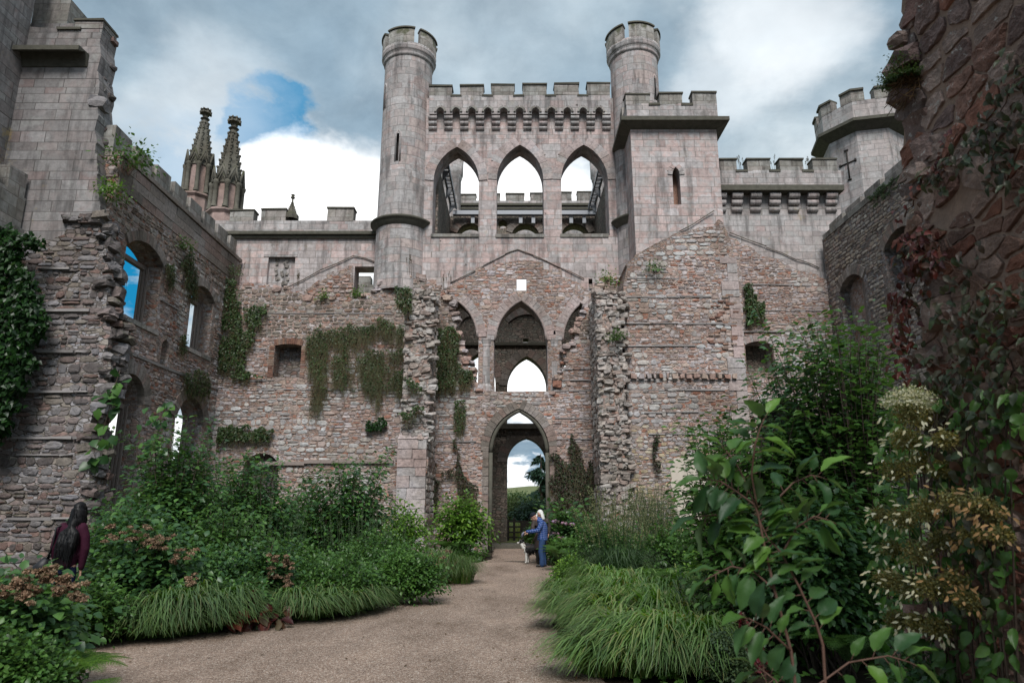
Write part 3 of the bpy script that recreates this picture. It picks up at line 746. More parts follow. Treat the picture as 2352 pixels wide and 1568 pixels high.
# ================================================================== round towers
def round_tower(label, cx, cy, r, ztop, zc0, zring, zbot, ph, slits, grp):
    t = thing('round_tower', label, 'tower', (cx, cy, 0), grp)
    zs = [zbot]
    for s in slits: zs += [s[1], s[2]]
    zs = sorted(zs+[zc0]); n = 60
    def skip(i, k):
        a = (i+.5)*360/n
        return any(abs((a-s[0]+180) % 360-180) < 5.0 and zs[k] >= s[1]-1e-6 and zs[k+1] <= s[2]+1e-6 for s in slits)
    w = MB(); w.lathe(cx, cy, [(r*(1.045 if z < zring-.2 else 1.012-.012*(z-zring)/(zc0-zring)), z) for z in zs], n, 0, skip, True); w.build('shaft', M['asht'], t)
    w = MB(); w.lathe(cx, cy, [(r-.28, zbot), (r-.28, zc0)], 30); w.build('slit_back', M['dark'], t)  # dark inner drum stands in for the shade inside the slits
    for s in slits:                                     # splayed slit cheeks
        w = MB(); a = math.radians(s[0])
        for d in (-5.6, 5.6):
            b = a+math.radians(d)
            w.tube([(cx+(r+.0)*math.cos(b), cy+r*math.sin(b), s[1]), (cx+r*math.cos(b), cy+r*math.sin(b), s[2]), (cx+r*math.cos(a), cy+r*math.sin(a), s[2]+.18)], .045, .045, 5)
        w.build('slit_frame', M['asht'], t)
    w = MB(); w.lathe(cx, cy, [(r*1.03, zring-.30), (r*1.07, zring-.25), (r*1.18, zring-.12), (r*1.20, zring-.06), (r*1.26, zring-.03), (r*1.27, zring+.05), (r*1.22, zring+.09), (r*1.0, zring+.20)], 48); w.build('ring_moulding', M['cop'], t)
    ro = r*1.14
    w = MB(); w.lathe(cx, cy, [(r*1.0, zc0-.12), (r*1.05, zc0-.08), (r*1.07, zc0+.03), (r*1.045, zc0+.08), (r*1.11, zc0+.16), (r*1.15, zc0+.24), (r*1.13, zc0+.34), (ro, zc0+.36)], 48); w.build('crown_moulding', M['ashg'], t)
    zn = ztop-.85
    w = MB(); w.lathe(cx, cy, [(ro, zc0+.36), (ro*1.01, zn), (ro*.78, zn), (ro*.78, zc0+.2)], 48); w.build('parapet', M['ashg'], t)
    for k in range(5):
        a = math.radians(ph+72*k); hw = math.radians(29.3)
        m = MB(); pr = [(ro*1.008, zn-.02), (ro*1.008, ztop-.1), (ro*.79, ztop-.1), (ro*.79, zn-.02)]
        m.lathe(cx, cy, pr, 12, a, None, True, -hw, hw)
        e = len(pr)
        for b in (a-hw, a+hw):
            m.add([(cx+q*math.cos(b), cy+q*math.sin(b), z) for q, z in pr], [tuple(range(e))])
        o = m.build('merlon', M['ashw'], t)
        c = MB(); pr = [(ro*1.05, ztop-.097), (ro*1.05, ztop-.02), (ro*.9, ztop+.04), (ro*.75, ztop-.02), (ro*.75, ztop-.097), (ro*1.05, ztop-.097)]; hw2 = hw+.02
        c.lathe(cx, cy, pr, 12, a, None, True, -hw2, hw2)
        for b in (a-hw2, a+hw2): c.add([(cx+q*math.cos(b), cy+q*math.sin(b), z) for q, z in pr[:-1]], [tuple(range(5))])
        c.build('coping', M['cop'], o)
    return t
TLy, TRy = 29.75, 29.4
zt_ = lambda x, y, Y: P(x, y, Y).z
tl = round_tower('round battlemented tower left of the three lancets, standing clear on the ashlar wall', -5.12, TLy, 1.16, zt_(940, 64, TLy-1.2), zt_(940, 120, TLy-1.2), zt_(925, 497, TLy-1.3), zt_(925, 660, TLy-1.2), 259,
    [(276-14, zt_(919, 370, 28.6), zt_(919, 306, 28.6)), (270-58, zt_(889, 244, 28.9), zt_(889, 193, 28.9))], 'round towers of the gatehouse')
tr = round_tower('round battlemented tower right of the lancets, half hidden by the square tower', 5.98, TRy, 1.14, zt_(1450, 52, TRy-1.2), zt_(1450, 108, TRy-1.2), zt_(1425, 490, TRy-1.3), zt_(1425, 660, TRy-1.2), 281,
    [(315, zt_(1500, 236, 28.8), zt_(1500, 185, 28.8))], 'round towers of the gatehouse')

# ================================================================== ashlar wall, left
YL = 30.0
al = thing('battlemented_wall', 'low pink ashlar wall with carved panel and few merlons, left of the round towers', 'castle wall', (-9, YL, 0))
xl0, xl1 = -14.2, -5.3
winL = pxrect(813, 860, 612, 690, YL); pan = pxrect(614, 676, 587, 662, YL)
zc = P(690, 541, YL).z; zn = P(690, 506, YL).z
w = MB(); w.prism([[(xl0, -.3), (xl1, -.3), (xl1, zc), (xl0, zc)], winL, pan], 'Y', YL, 30.9); w.build('ashlar_wall', M['ash'], al)
w = MB(); w.box(xl0, xl1, YL+.03, YL+.62, zc+.1, zn, .0); w.build('parapet', M['ashg'], al)
w = MB(); w.box(xl0, xl1, YL-.26, YL+.1, zc-.02, zc+.13, 0); w.box(xl0, xl1, YL-.13, YL+.1, zc-.16, zc-.02-.003, 0); w.build('cornice', M['cop'], al)
merlons([(528, 583, 480, 507), (600, 657, 478, 507), (752, 812, 475, 507)], YL+.03, .5, al)
w = MB(); pbox(w, 606, 684, 578, 590, YL-.02, .1); w.build('panel_lintel', M['ashg'], al)
pb = MB(); pbox(pb, 612, 678, 585, 664, YL+.2, .1, 0); pbo = pb.build('carved_panel', M['ashg'], al)
w = MB()
for x0, x1, y0, y1 in ((630, 644, 596, 612), (634, 640, 612, 640), (654, 668, 594, 610), (657, 663, 610, 636), (628, 672, 640, 644), (646, 652, 600, 640), (636, 664, 648, 656)): 
    for q in range(3): 
        xa = rnd.uniform(x0, x1-3); ya = rnd.uniform(y0, y1-3); a = P(xa, ya, YL+.19); w.rock(a, (.14, .09, .16), .25)
w.build('worn_relief', M['ashw'], pbo)
rb = blocky(pp([(676, 700), (700, 668), (735, 645), (768, 625), (800, 612), (812, 611)], YL), .35, .07)
w = MB(); e = P(812, 700, YL); w.prism([rb+[(e.x, e.z), (pp([(676, 720)], YL)[0][0], e.z)]], 'Y', YL-.08, YL+.01); w.build('rubble_infill', M['rub'], al)
w = MB(); face_stones(w, 'Y', YL-.08, -1, [rb+[(e.x, e.z), (rb[0][0], e.z)]], (.12, .22), (.2, .45), .04, .95, 9, 12); w.build('infill_stones', M['st'], al)
w = MB(); drip(w, [(660, 660), (735, 622), (810, 586), (862, 601)], YL-.02); w.build('roof_scar', M['archd'], al)
# small crocketed finial on that parapet
def pinnacle(name, label, x, ytop, ybase, ysh0, ysh1, Y, rad, grp=None, small=False):
    b = P(x, ybase, Y); t = thing(name, label, 'pinnacle', (b.x, Y, b.z), grp)
    cx = b.x; zb = b.z; z0 = P(x, ysh1, Y-rad).z; z1 = P(x, ysh0, Y-rad).z; zt = P(x, ytop, Y).z; r = rad
    ph = math.pi/8
    if not small:
        w = MB(); w.lathe(cx, Y, [(r*.98, zb-3), (r*.98, z0-.3), (r*1.16, z0-.16), (r*1.16, z0-.08), (r*1.02, z0)], 8, ph, smooth=False); w.build('base', M['pinp'], t)
        w = MB(); w.lathe(cx, Y, [(r*.80, z0), (r*.80, z1)], 8, ph, smooth=False); w.build('shaft', M['pinp'], t)
        for k in range(8):
            a = ph+k*math.pi/4; w = MB(); x_, y_ = cx+r*.95*math.cos(a), Y+r*.95*math.sin(a)
            w.lathe(x_, y_, [(r*.20, z0), (r*.20, z0+.1), (r*.15, z0+.16), (r*.15, z1-.28), (r*.20, z1-.2), (r*.22, z1-.1), (r*.14, z1)], 8)
            w.tube([(cx+r*.84*math.cos(a), Y+r*.84*math.sin(a), z0), (cx+r*.84*math.cos(a), Y+r*.84*math.sin(a), z1)], r*.1, r*.1, 5)
            w.build('colonnette', M['pin'], t)
        for k in range(8):                              # gablets
            a = ph+k*math.pi/4; b2 = a+math.pi/4; R0 = r*1.02
            p0 = Vector((cx+R0*math.cos(a), Y+R0*math.sin(a), z1-.1)); p1 = Vector((cx+R0*math.cos(b2), Y+R0*math.sin(b2), z1-.1))
            am = (a+b2)/2; ap = Vector((cx+R0*.96*math.cos(am), Y+R0*.96*math.sin(am), z1+r*1.05))
            w = MB(); w.tube([p0, ap], r*.09, r*.07, 5); w.tube([ap, p1], r*.07, r*.09, 5)
            pm0 = p0.lerp(p1, .25); pm1 = p0.lerp(p1, .75); ar = p0.lerp(p1, .5)+Vector((0, 0, r*.62))
            w.tube([pm0, pm0+Vector((0, 0, .2*r)), ar, pm1+Vector((0, 0, .2*r)), pm1], r*.05, r*.05, 4)
            w.build('gablet', M['pin'], t)
    else:
        w = MB(); w.lathe(cx, Y, [(r*1.5, zb-.1), (r*1.5, zb+.12), (r*1.1, zb+.2), (r*.9, z1)], 8, ph, smooth=False); w.build('base', M['pin'], t)
    zs0 = z1; zs1 = zt-r*.9 if not small else zt-.5
    w = MB(); w.lathe(cx, Y, [(r*.88, zs0-.1), (r*.20, zs1)], 8, ph, smooth=False)
    nst = 8 if not small else 4
    for i in range(nst):                                # crockets up every arris
        f = (i+.35)/nst; z = zs0+(zs1-zs0)*f; rr = r*(.90+(.22-.90)*f)
        for k in range(8):
            a = ph+k*math.pi/4
            w.rock((cx+rr*1.03*math.cos(a), Y+rr*1.03*math.sin(a), z), (r*.17, r*.17, r*.15), .2)
            w.tube([(cx+rr*math.cos(a), Y+rr*math.sin(a), z-.3), (cx+rr*math.cos(a), Y+rr*math.sin(a), z)], r*.06, r*.07, 4)
    w.build('spire', M['pin'], t)
    w = MB(); h = zt-zs1
    w.lathe(cx, Y, [(r*.22, zs1-.02), (r*.36, zs1+h*.06), (r*.20, zs1+h*.12), (r*.16, zs1+h*.45), (r*.40, zs1+h*.58), (r*.36, zs1+h*.7), (r*.26, zs1+h*.78), (r*.38, zs1+h*.9), (r*.1, zt)], 8, ph, smooth=False)
    for k in range(8):
        a = k*math.pi/4; w.rock((cx+r*.38*math.cos(a), Y+r*.38*math.sin(a), zs1+h*.62), (r*.16, r*.16, r*.2), .25); w.rock((cx+r*.34*math.cos(a), Y+r*.34*math.sin(a), zs1+h*.9), (r*.14, r*.14, r*.14), .25)
    w.build('finial', M['pin'], t)
    return t
pinnacle('pinnacle', 'crocketed stone pinnacle with dark weathered shaft, taller one further left', 446, 252, 486, 368, 436, 33.4, .70, 'twin pinnacles')
pinnacle('pinnacle', 'crocketed stone pinnacle with clean pink shaft, next to the ashlar wall', 513, 271, 520, 410, 473, 32.2, .77, 'twin pinnacles')
pinnacle('finial', 'tiny crocketed stone finial standing on the left parapet', 669, 446, 500, 480, 495, YL+.3, .23, None, True)
# piece of outer wall seen through the opening
w = MB(); a = pp([(790, 640), (822, 640), (822, 634), (851, 634), (851, 654), (900, 654)], 37.0); w.prism([a+[(a[-1][0], 4), (a[0][0], 4)]], 'Y', 37.0, 37.6)
o = w.build('outer_wall', M['ashw'], None, (P(840, 640, 37).x, 37, 4)); tag(o, 'grey battlemented wall glimpsed through the square opening beside the round tower', 'castle wall')

# ================================================================== square tower
YS = 26.9
sq = thing('square_tower', 'square battlemented tower of pink ashlar on patched rubble, one narrow lancet', 'tower', (7.1, YS, 0))
xs0, xs1 = P(1449.5, 330, YS).x, P(1648, 330, YS).x
slit = pxarch(1544, 1561, 470, 402, 384, YS, 5)
zc0, zc1 = P(1548, 292, YS).z, P(1548, 268, YS-.45).z
w = MB(); w.prism([[(xs0, -.3), (xs1, -.3), (xs1, zc0), (xs0, zc0)], slit], 'Y', YS, 29.19); w.build('shaft', M['ash'], sq)
w = MB(); r = grow(slit, 1.6); w.box(r[0][0], r[-1][0], YS+.55, YS+.7, slit[0][1]-.2, slit[5][1]+.3); w.build('slit_back', M['brick'], sq)
w = MB(); voussoirs(w, slit, .22, 'Y', YS-.03, YS+.1, 3, .01); w.build('slit_hood', M['arch'], sq)
w = MB(); o_ = .42; frustum(w, (xs0-.02, xs1+.02, YS-.02, 29.6), (xs0-o_, xs1+o_, YS-o_, 29.7), zc0-.12, zc1-.16); w.box(xs0-o_-.04, xs1+o_+.04, YS-o_-.04, 29.74, zc1-.157, zc1+.02, .0); w.build('cornice', M['cop'], sq)
xp0, xp1 = xs0-.16, xs1+.06; zn = P(1540, 238, YS-.15).z
w = MB(); w.box(xp0, xp1, YS-.15, 29.6, zc1+.022, zn); w.build('parapet', M['ashg'], sq)
merlons([(1437, 1492, 214, 239), (1514, 1567, 211.5, 239), (1590, 1645, 209.5, 239)], YS-.15, .45, sq)
for y0 in (27.9, 28.75):
    z1 = P(1465, 213, YS-.15).z; m = MB(); m.box(xp0, xp0+.45, y0, y0+.62, zn-.02, z1, .01); m.build('merlon', M['ashw'], sq)
for x0, x1 in ((1490, 1516), (1565, 1592)):
    w = MB(); pbox(w, x0, x1, 236, 241, YS-.19, .55); w.build('embrasure_sill', M['cop'], sq)
YR = 26.6
ol = blocky(pp([(1432, 655), (1438, 610), (1452, 600), (1462, 585), (1480, 575), (1500, 560), (1530, 552), (1545, 536), (1600, 526), (1640, 520), (1652, 505), (1662, 512), (1672, 530), (1684, 560), (1697, 585), (1703, 640), (1706, 720)], YR), .3, .05)
ol = ol+[(P(1706, 1000, YR).x, -.3), (P(1432, 900, YR).x, -.3)]
plq = rag(pp([(1548, 1052), (1600, 1046), (1680, 1050), (1700, 1090), (1704, 1200), (1560, 1200), (1540, 1110)], YR-.03), .2, .09, True)
w = MB(); w.prism([ol], 'Y', YR, 29.25); w.build('rubble_base', M['rub'], sq)
zlow = P(1560, 975, YR).z
quo = P(1684, 700, YR).x
zoned_stones(sq, 'Y', YR, -1, [ol], 21, 99, lambda c: c[1] < zlow or c[0] > quo+.05)
w = MB(); face_stones(w, 'Y', YR, -1, [ol], (.10, .22), (.16, .42), .028, .88, 9, 22, lambda c: c[1] >= zlow or inside(c, plq)); w.build('lichen_stones', M['stl'], sq)
w = MB(); z = -.1
while z < P(1695, 600, YR).z:
    h = rnd.uniform(.28, .5); x1 = P(1706, 800, YR).x+.03; w.box(x1-rnd.choice((.42, .7)), x1, YR-.05, YR+.3, z, z+h-.02, .012); z += h
w.build('quoin', M['arch'], sq)
w = MB(); w.prism([plq], 'Y', YR-.025, YR+.01); w.build('plaster_patch', M['plaster'], sq)
for x0, x1, y in ((1425, 1640, 682), (1425, 1690, 743), (1425, 1600, 794), (1430, 1690, 872), (1430, 1665, 895), (1480, 1690, 947), (1490, 1690, 996), (1440, 1560, 640)):
    w = MB(); ledge(w, x0, x1, y, YR); w.build('slate_course', M['slate'], sq)
w = MB(); x = 1434
while x < 1690:                                        # row of putlog stones over the ledge
    wd = rnd.uniform(12, 20); pbox(w, x, x+wd-rnd.uniform(5, 8), 858+rnd.uniform(-1, 1), 868+rnd.uniform(-1, 1), YR-.16, .3, .03); x += wd
w.build('putlog_stone', M['st'], sq)
w = MB(); pbox(w, 1430, 1692, 858, 868, YR-.02, .05, 0); w.build('putlog_shadow_gap', M['dark'], sq)  # dark strip painted in for the shade between the putlog stones
w = MB()
for k in range(38):
    for i in range(rnd.randint(0, 2)):
        c = P(rnd.uniform(1625, 1684), 680+k*3.5, YR); w.box(c.x, c.x+.22, YR-.05-rnd.uniform(0, .02), YR+.03, c.z, c.z+.058, .006)
w.build('brick_patch', M['brick'], sq)
w = MB(); drip(w, [(1462, 596), (1480, 576), (1560, 533), (1640, 483)], YS-.02); w.build('roof_scar', M['archd'], sq)

# ================================================================== right ashlar wall with rubble foot
YQ = 29.6
ar = thing('battlemented_wall', 'grey ashlar wall on big scrolled corbels, battlements, between square tower and octagonal turret', 'castle wall', (12, YQ, 0))
zt = P(1780, 440, YQ).z
arch_r = pxarch(1738, 1856, 1200, 960, 914, 29.3, 8); nich = pxarch(1711, 1773, 855, 792, 784, 29.3, 5)
w = MB(); w.prism([[(8.6, -.3), (15.4, -.3), (15.4, zt), (8.6, zt)], grow(arch_r, 1.01), grow(nich, 1.01)], 'Y', YQ, 30.5); w.build('ashlar_wall', M['ashg'], ar)
YQp = 29.2
zcor0, zcor1 = P(1780, 437, YQp-.1).z, P(1780, 425, YQp-.1).z; zn = P(1780, 391, YQp).z
w = MB(); w.box(8.7, 15.4, YQp-.14, 30.4, zcor0, zcor1); w.build('cornice', M['cop'], ar)
w = MB(); w.box(8.7, 15.4, YQp, YQp+.5, zcor1+.003, zn); w.build('parapet', M['ashg'], ar)
merlons([(1654, 1692, 363, 392), (1716, 1769, 363, 392), (1791, 1845, 363, 392), (1867, 1922, 363, 392)], YQp, .5, ar)
for x0, x1 in ((1690, 1718), (1767, 1793), (1843, 1869)):
    w = MB(); pbox(w, x0, x1, 389, 394, YQp-.04, .6); w.build('embrasure_sill', M['cop'], ar)
for x in (1659, 1697, 1740, 1784, 1828, 1872, 1915): corbel(x, 439, 480, YQp-.02, YQ, 12, ar, M['ashg'])
rq = blocky(pp([(1660, 540), (1690, 548), (1700, 560), (1735, 575), (1760, 590), (1800, 600), (1830, 618), (1860, 625), (1900, 640)], 29.3), .4, .07)
ro_ = rq+[(14.6, rq[-1][1]), (14.6, -.3), (rq[0][0], -.3)]
w = MB(); w.prism([ro_, arch_r, nich], 'Y', 29.3, YQ+.01); w.build('rubble_foot', M['rub'], ar)
zoned_stones(ar, 'Y', 29.3, -1, [ro_, grow(arch_r, 1.2), grow(nich, 1.25)], 31)
w = MB(); voussoirs(w, nich, .3, 'Y', 29.26, 29.4, 6); voussoirs(w, arch_r, .4, 'Y', 29.25, 29.4, 9); w.build('arch_ring', M['arch'], ar)
w = MB(); z = nich[0][1]-.2
while z < nich[1][1]+.2: h = rnd.uniform(.28, .42); w.box(nich[-1][0]+.02, nich[-1][0]+rnd.choice((.42, .55)), 29.2, 29.4, z, z+h-.02, .01); z += h
w.build('jamb_stone', M['arch'], ar)
w = MB(); pbox(w, 1700, 1785, 770, 862, 30.1, .1, 0); w.build('niche_back', M['rubi'], ar)
w = MB(); pbox(w, 1725, 1870, 890, 1230, 30.3, .1, 0); w.build('arch_back', M['dark'], ar)  # added dark sheet in place of the shade inside the arch
for x0, x1, y in ((1705, 1850, 654), (1700, 1885, 713), (1705, 1880, 762), (1790, 1885, 800)):
    w = MB(); ledge(w, x0, x1, y, 29.3); w.build('slate_course', M['slate'], ar)
w = MB(); drip(w, [(1676, 535), (1760, 567), (1830, 595), (1882, 613)], YQ-.02); w.build('roof_scar', M['archd'], ar)

# ================================================================== octagonal turret
oc = Vector((P(1976, 300, 33.6).x, 33.6, 0)); ph = math.radians(10)
ot = thing('octagonal_turret', 'octagonal battlemented turret with cross shaped arrow slit, behind the right wall', 'tower', tuple(oc))
ro = 2.0; zc = P(1976, 290, 31.7).z; zc2 = P(1976, 268, 31.4).z; ztp = P(1990, 208, 31.8).z; zn = P(1960, 234, 31.8).z
w = MB(); w.lathe(oc.x, oc.y, [(ro*1.03, 0), (ro, zc)], 8, ph, smooth=False); w.build('shaft', M['ashg'], ot)
w = MB(); w.lathe(oc.x, oc.y, [(ro*.99, zc-.15), (ro*1.04, zc-.1), (ro*1.26, zc2-.2), (ro*1.30, zc2-.17), (ro*1.30, zc2), (ro*1.1, zc2+.04)], 8, ph, smooth=False); w.build('cornice', M['cop'], ot)
w = MB(); rp = ro*1.13; w.lathe(oc.x, oc.y, [(rp, zc2-.1), (rp, zn), (rp*.8, zn), (rp*.8, zc2)], 8, ph, smooth=False); w.build('parapet', M['ashg'], ot)
for k in range(8):
    a0 = ph+k*math.pi/4; c0 = Vector((math.cos(a0), math.sin(a0), 0)); c1 = Vector((math.cos(a0+math.pi/4), math.sin(a0+math.pi/4), 0)); cm1 = Vector((math.cos(a0-math.pi/4), math.sin(a0-math.pi/4), 0))
    m = MB()
    L0 = [c0.lerp(cm1, .36)*rp*1.006, c0*rp*1.006, c0.lerp(c1, .36)*rp*1.006]; I0 = [q*.8 for q in L0]
    V = [oc+q+Vector((0, 0, zn-.02)) for q in L0+I0]+[oc+q+Vector((0, 0, ztp-.1)) for q in L0+I0]
    m.add(V, [(0, 1, 7, 6), (1, 2, 8, 7), (3, 9, 10, 4), (4, 10, 11, 5), (0, 6, 9, 3), (2, 5, 11, 8), (6, 7, 10, 9), (7, 8, 11, 10)])
    mo = m.build('merlon', M['ashw'], ot)
    c = MB(); V = [oc+q*1.04+Vector((0, 0, ztp-.097)) for q in L0]+[oc+q*.96+Vector((0, 0, ztp-.097)) for q in I0]
    V += [v+Vector((0, 0, .11)) for v in V]
    c.add(V, [(0, 1, 7, 6), (1, 2, 8, 7), (3, 9, 10, 4), (4, 10, 11, 5), (0, 6, 9, 3), (2, 5, 11, 8), (6, 7, 10, 9), (7, 8, 11, 10), (0, 3, 4, 1), (1, 4, 5, 2)]); c.build('coping', M['cop'], mo)
fa = math.radians(212.5); fn = Vector((math.cos(fa), math.sin(fa), 0)); ft = Vector((-fn.y, fn.x, 0)); ap = ro*1.005*math.cos(math.pi/8)+.012
cz = P(1947, 366, 32).z; cc = oc+fn*ap+ft*.12+Vector((0, 0, cz))
w = MB(); w.tube([cc-Vector((0, 0, .85)), cc+Vector((0, 0, .75))], .045, .045, 4); w.tube([cc-ft*.42+Vector((0, 0, .05)), cc+ft*.42+Vector((0, 0, .05))], .045, .045, 4)
for q in (Vector((0, 0, .78)), Vector((0, 0, -.88))): w.tube([cc+q-ft*.1, cc+q+ft*.1], .06, .06, 4)
for sg in (-1, 1): w.tube([cc+ft*.42*sg+Vector((0, 0, .13)), cc+ft*.42*sg-Vector((0, 0, .03))], .06, .06, 4)
w.build('cross_slit_inlay', M['dark'], ot)  # dark inlay proud of the face, the slit's inner shade given as colour

# ================================================================== right side wall
XR = 14.2
rw = thing('side_wall', 'long weathered side wall of the right, mossy top, arched windows without glass', 'ruined wall', (XR, 22, 0))
zt = P(1929, 497, 27.5).z-.35
w1 = [(26.3, 8.0), (28.1, 8.0)]; W1 = parch(26.2, 28.2, 8.0, 10.75, 11.2, 6)
W2 = parch(22.3, 24.5, 9.6, 11.2, 11.7, 6); W3 = parch(25.6, 28.0, -.2, 4.6, 5.9, 7); W4 = parch(21.2, 23.6, -.2, 4.6, 5.9, 7)
ro_ = [(13.5, -.3), (29.28, -.3)]+rag([(29.28, zt), (13.5, zt)], .5, .05)
w = MB(); w.prism([ro_, W1, W2, W3, W4], 'X', XR, XR+1.0); w.build('masonry', M['rubd'], rw)
w = MB(); face_stones(w, 'X', XR, -1, [ro_]+[grow(q, 1.16) for q in (W1, W2, W3, W4)], (.10, .22), (.2, .55), .03, .88, 9, 41); w.build('facing_stones', M['stp'], rw)
w = MB()
for q in (W1, W2): voussoirs(w, q, .4, 'X', XR-.04, XR+.2, 7)
for q in (W3, W4): voussoirs(w, q, .45, 'X', XR-.04, XR+.2, 8)
w.build('window_arch_ring', M['archd'], rw)
w = MB(); w.box(XR+.40, XR+.45, 25.8, 28.6, 7.9, 11.4); w.build('window_blocking_or_void_fill', M['rub'], rw)
w = MB(); w.box(XR+.85, XR+.9, 22.0, 24.8, 9.4, 12.0); w.build('window_blocking_or_void_fill', M['rubi'], rw)  # added backing that makes this open window read as a dark void
w = MB(); 
for yy in (26.5, 26.62, 26.72): w.box(XR+.22, XR+.34, yy, yy+.06, 7.95, 10.75)
w.build('window_frame', M['wood'], rw)
w = MB(); w.box(XR-.06, XR+.35, 13.5, 29.1, zt-.12, zt+.12, .0); w.build('coping_course', M['ashw'], rw)
y = 15.0
while y < 28.4:
    m = MB(); m.box(XR+.35, XR+.85, y, y+1.25, zt-.05, zt+.72, .02); o = m.build('merlon', M['ashw'], rw)
    y += 1.62
# ================================================================== left side wall
XL = -12.6
lw = thing('side_wall', 'long rubble side wall on the left, two tall windows over two arched doorways', 'ruined wall', (XL, 24, 0))
zt = 12.75
V1 = parch(20.95, 23.3, 7.8, 10.15, 10.58, 6); V2 = parch(25.65, 27.65, 7.8, 10.1, 10.5, 6)
D1 = parch(21.35, 23.15, -.2, 5.15, 6.05, 8); D2 = parch(25.5, 27.8, -.2, 5.0, 5.95, 8); V3 = parch(23.9, 24.45, 6.75, 7.35, 7.7, 6)
near = blocky([(19.95, -.3), (20.1, 3), (19.95, 6), (19.9, 9), (19.9, zt)], .35, .12)
lo_ = [(29.9, -.3)]+near+rag([(19.9, zt), (29.9, zt)], .5, .04)
lo_ = [(29.9, -.3)]+near+[(29.9, zt)]
w = MB(); w.prism([lo_, V1, V2, D1, D2, V3], 'X', XL, XL-.8); w.build('masonry', M['rub'], lw)
zoned_stones(lw, 'X', XL, 1, [lo_]+[grow(q, 1.14) for q in (V1, V2, D1, D2)]+[grow(V3, 1.3)], 51, 11.3, lambda c: c[1] > 11.6, .038)
w = MB()
for q in (V1, V2): voussoirs(w, q, .34, 'X', XL+.05, XL-.2, 9)
for q in (D1, D2): voussoirs(w, q, .46, 'X', XL+.05, XL-.2, 10)
w.build('opening_arch_ring', M['archd'], lw)
w = MB()
for (yy, z0, z1) in ((23.2, 7.8, 10.1), (27.5, 7.8, 10.0), (23.05, -.1, 5.1), (27.65, -.1, 5.0)):
    for q in range(3): w.box(XL-.7+q*.1, XL-.64+q*.1, yy-.10+q*.035, yy-.03+q*.035, z0, z1)
for (y0, y1, zz) in ((21, 23.3, 10.0), (25.7, 27.6, 9.95), (21.4, 23.1, 5.0)): w.box(XL-.72, XL-.55, y0, y1, zz, zz+.15)
w.build('window_frame', M['wood'], lw)
w = MB(); w.box(XL-.85, XL+.06, 20.7, 23.5, 7.66, 7.82, .01); w.box(XL-.85, XL+.06, 25.5, 27.8, 7.66, 7.82, .01); w.build('window_sill', M['ashw'], lw)
w = MB()
y = 20.0
for zz, h in ((6.7, .07), (3.1, .05), (9.0, .04)):
    y = 20.1
    while y < 28.7:
        e = y+rnd.uniform(.6, 1.6)
        if not any(a[0][0]-.3 < (y+e)/2 < a[-1][0]+.3 and zz < max(k[1] for k in a) and zz > a[0][1]-.2 for a in (V1, V2, D1, D2)): w.box(XL-.1, XL+.06, y, e-.03, zz-h, zz+h*.3, .012)
        y = e
w.build('slate_course', M['slate'], lw)
w = MB(); z = 11.7; rr = random.Random(3)
while z < zt-.05:
    h = .34; y = 20
    while y < 29.8: e = min(29.85, y+rr.uniform(.55, 1.1)); w.box(XL-.1, XL+.03+rr.uniform(0, .02), y, e-.015, z, z+h-.015, .006); y = e
    z += h
w.box(XL-.78, XL+.09, 19.95, 29.88, zt+.003, zt+.16, .01)
w.build('parapet_course', M['archd'], lw)
y = 19.98
while y < 29.4:
    m = MB(); m.box(XL-.76, XL-.30, y, y+1.0, zt+.165, zt+1.12, .02); m.build('merlon', M['ashw'], lw); y += 1.33

# ================================================================== broken return wall, left foreground
YB = 19.5
bw = thing('return_wall', 'broken wall end on the left, smooth ashlar above coarse rubble with torn right edge', 'ruined wall', (-14, YB, 0))
edge = pp([(238, 62), (230, 100), (233, 130), (226, 165), (228, 210), (222, 228), (226, 262), (216, 300), (222, 330), (224, 400), (226, 450), (228, 500)], YB)
edge2 = pp([(228, 500), (236, 540), (238, 590), (246, 640), (243, 700), (256, 750), (250, 800), (247, 850), (244, 900), (230, 935), (216, 960), (204, 1010), (206, 1070), (200, 1110), (212, 1150), (206, 1200), (214, 1230), (196, 1280), (194, 1330)], YB)
edge2[-1] = (edge2[-1][0], -.3)
e1 = blocky(edge, .34, .035); e2 = blocky(edge2, .24, .11)
split = rag(pp([(228, 500), (205, 496), (165, 502), (150, 540), (120, 552), (60, 560), (-60, 560)], YB), .3, .06)
top = pp([(-60, 62), (75, 62), (130, 66), (180, 62), (238, 62)], YB)
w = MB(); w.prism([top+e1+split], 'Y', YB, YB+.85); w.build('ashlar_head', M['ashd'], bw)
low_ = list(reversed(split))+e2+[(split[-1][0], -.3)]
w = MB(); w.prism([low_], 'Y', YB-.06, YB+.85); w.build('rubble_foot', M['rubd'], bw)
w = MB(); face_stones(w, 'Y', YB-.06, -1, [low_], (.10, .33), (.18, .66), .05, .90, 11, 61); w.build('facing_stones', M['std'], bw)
w = MB(); rocks_along(w, edge2, 'Y', YB-.1, YB+.7, 62, (.24, .55)); rocks_along(w, [(p_[0]-.13, p_[1]) for p_ in edge], 'Y', YB+.12, YB+.7, 12, (.2, .4), .15)
q = P(228, 240, YB+.2); w.rock(q, (.55, .5, .42), .2); q = P(170, 500, YB); 
for k in range(14): c = P(150+rnd.uniform(0, 75), 505+rnd.uniform(-4, 8), YB-.08); w.rock(c, (.4, .3, .16), .2)
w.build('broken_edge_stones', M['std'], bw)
for x0, x1, y in ((100, 165, 618), (95, 210, 713), (90, 205, 808), (60, 205, 900), (30, 190, 1005), (40, 170, 1045), (20, 200, 1190)):
    w = MB(); ledge(w, x0, x1, y, YB-.06, .06, .10); w.build('slate_course', M['slate'], bw)
a, b = P(28, 130, YB), P(205, 130, YB); z1 = P(120, 106, YB-.5).z; z0 = P(120, 155, YB).z
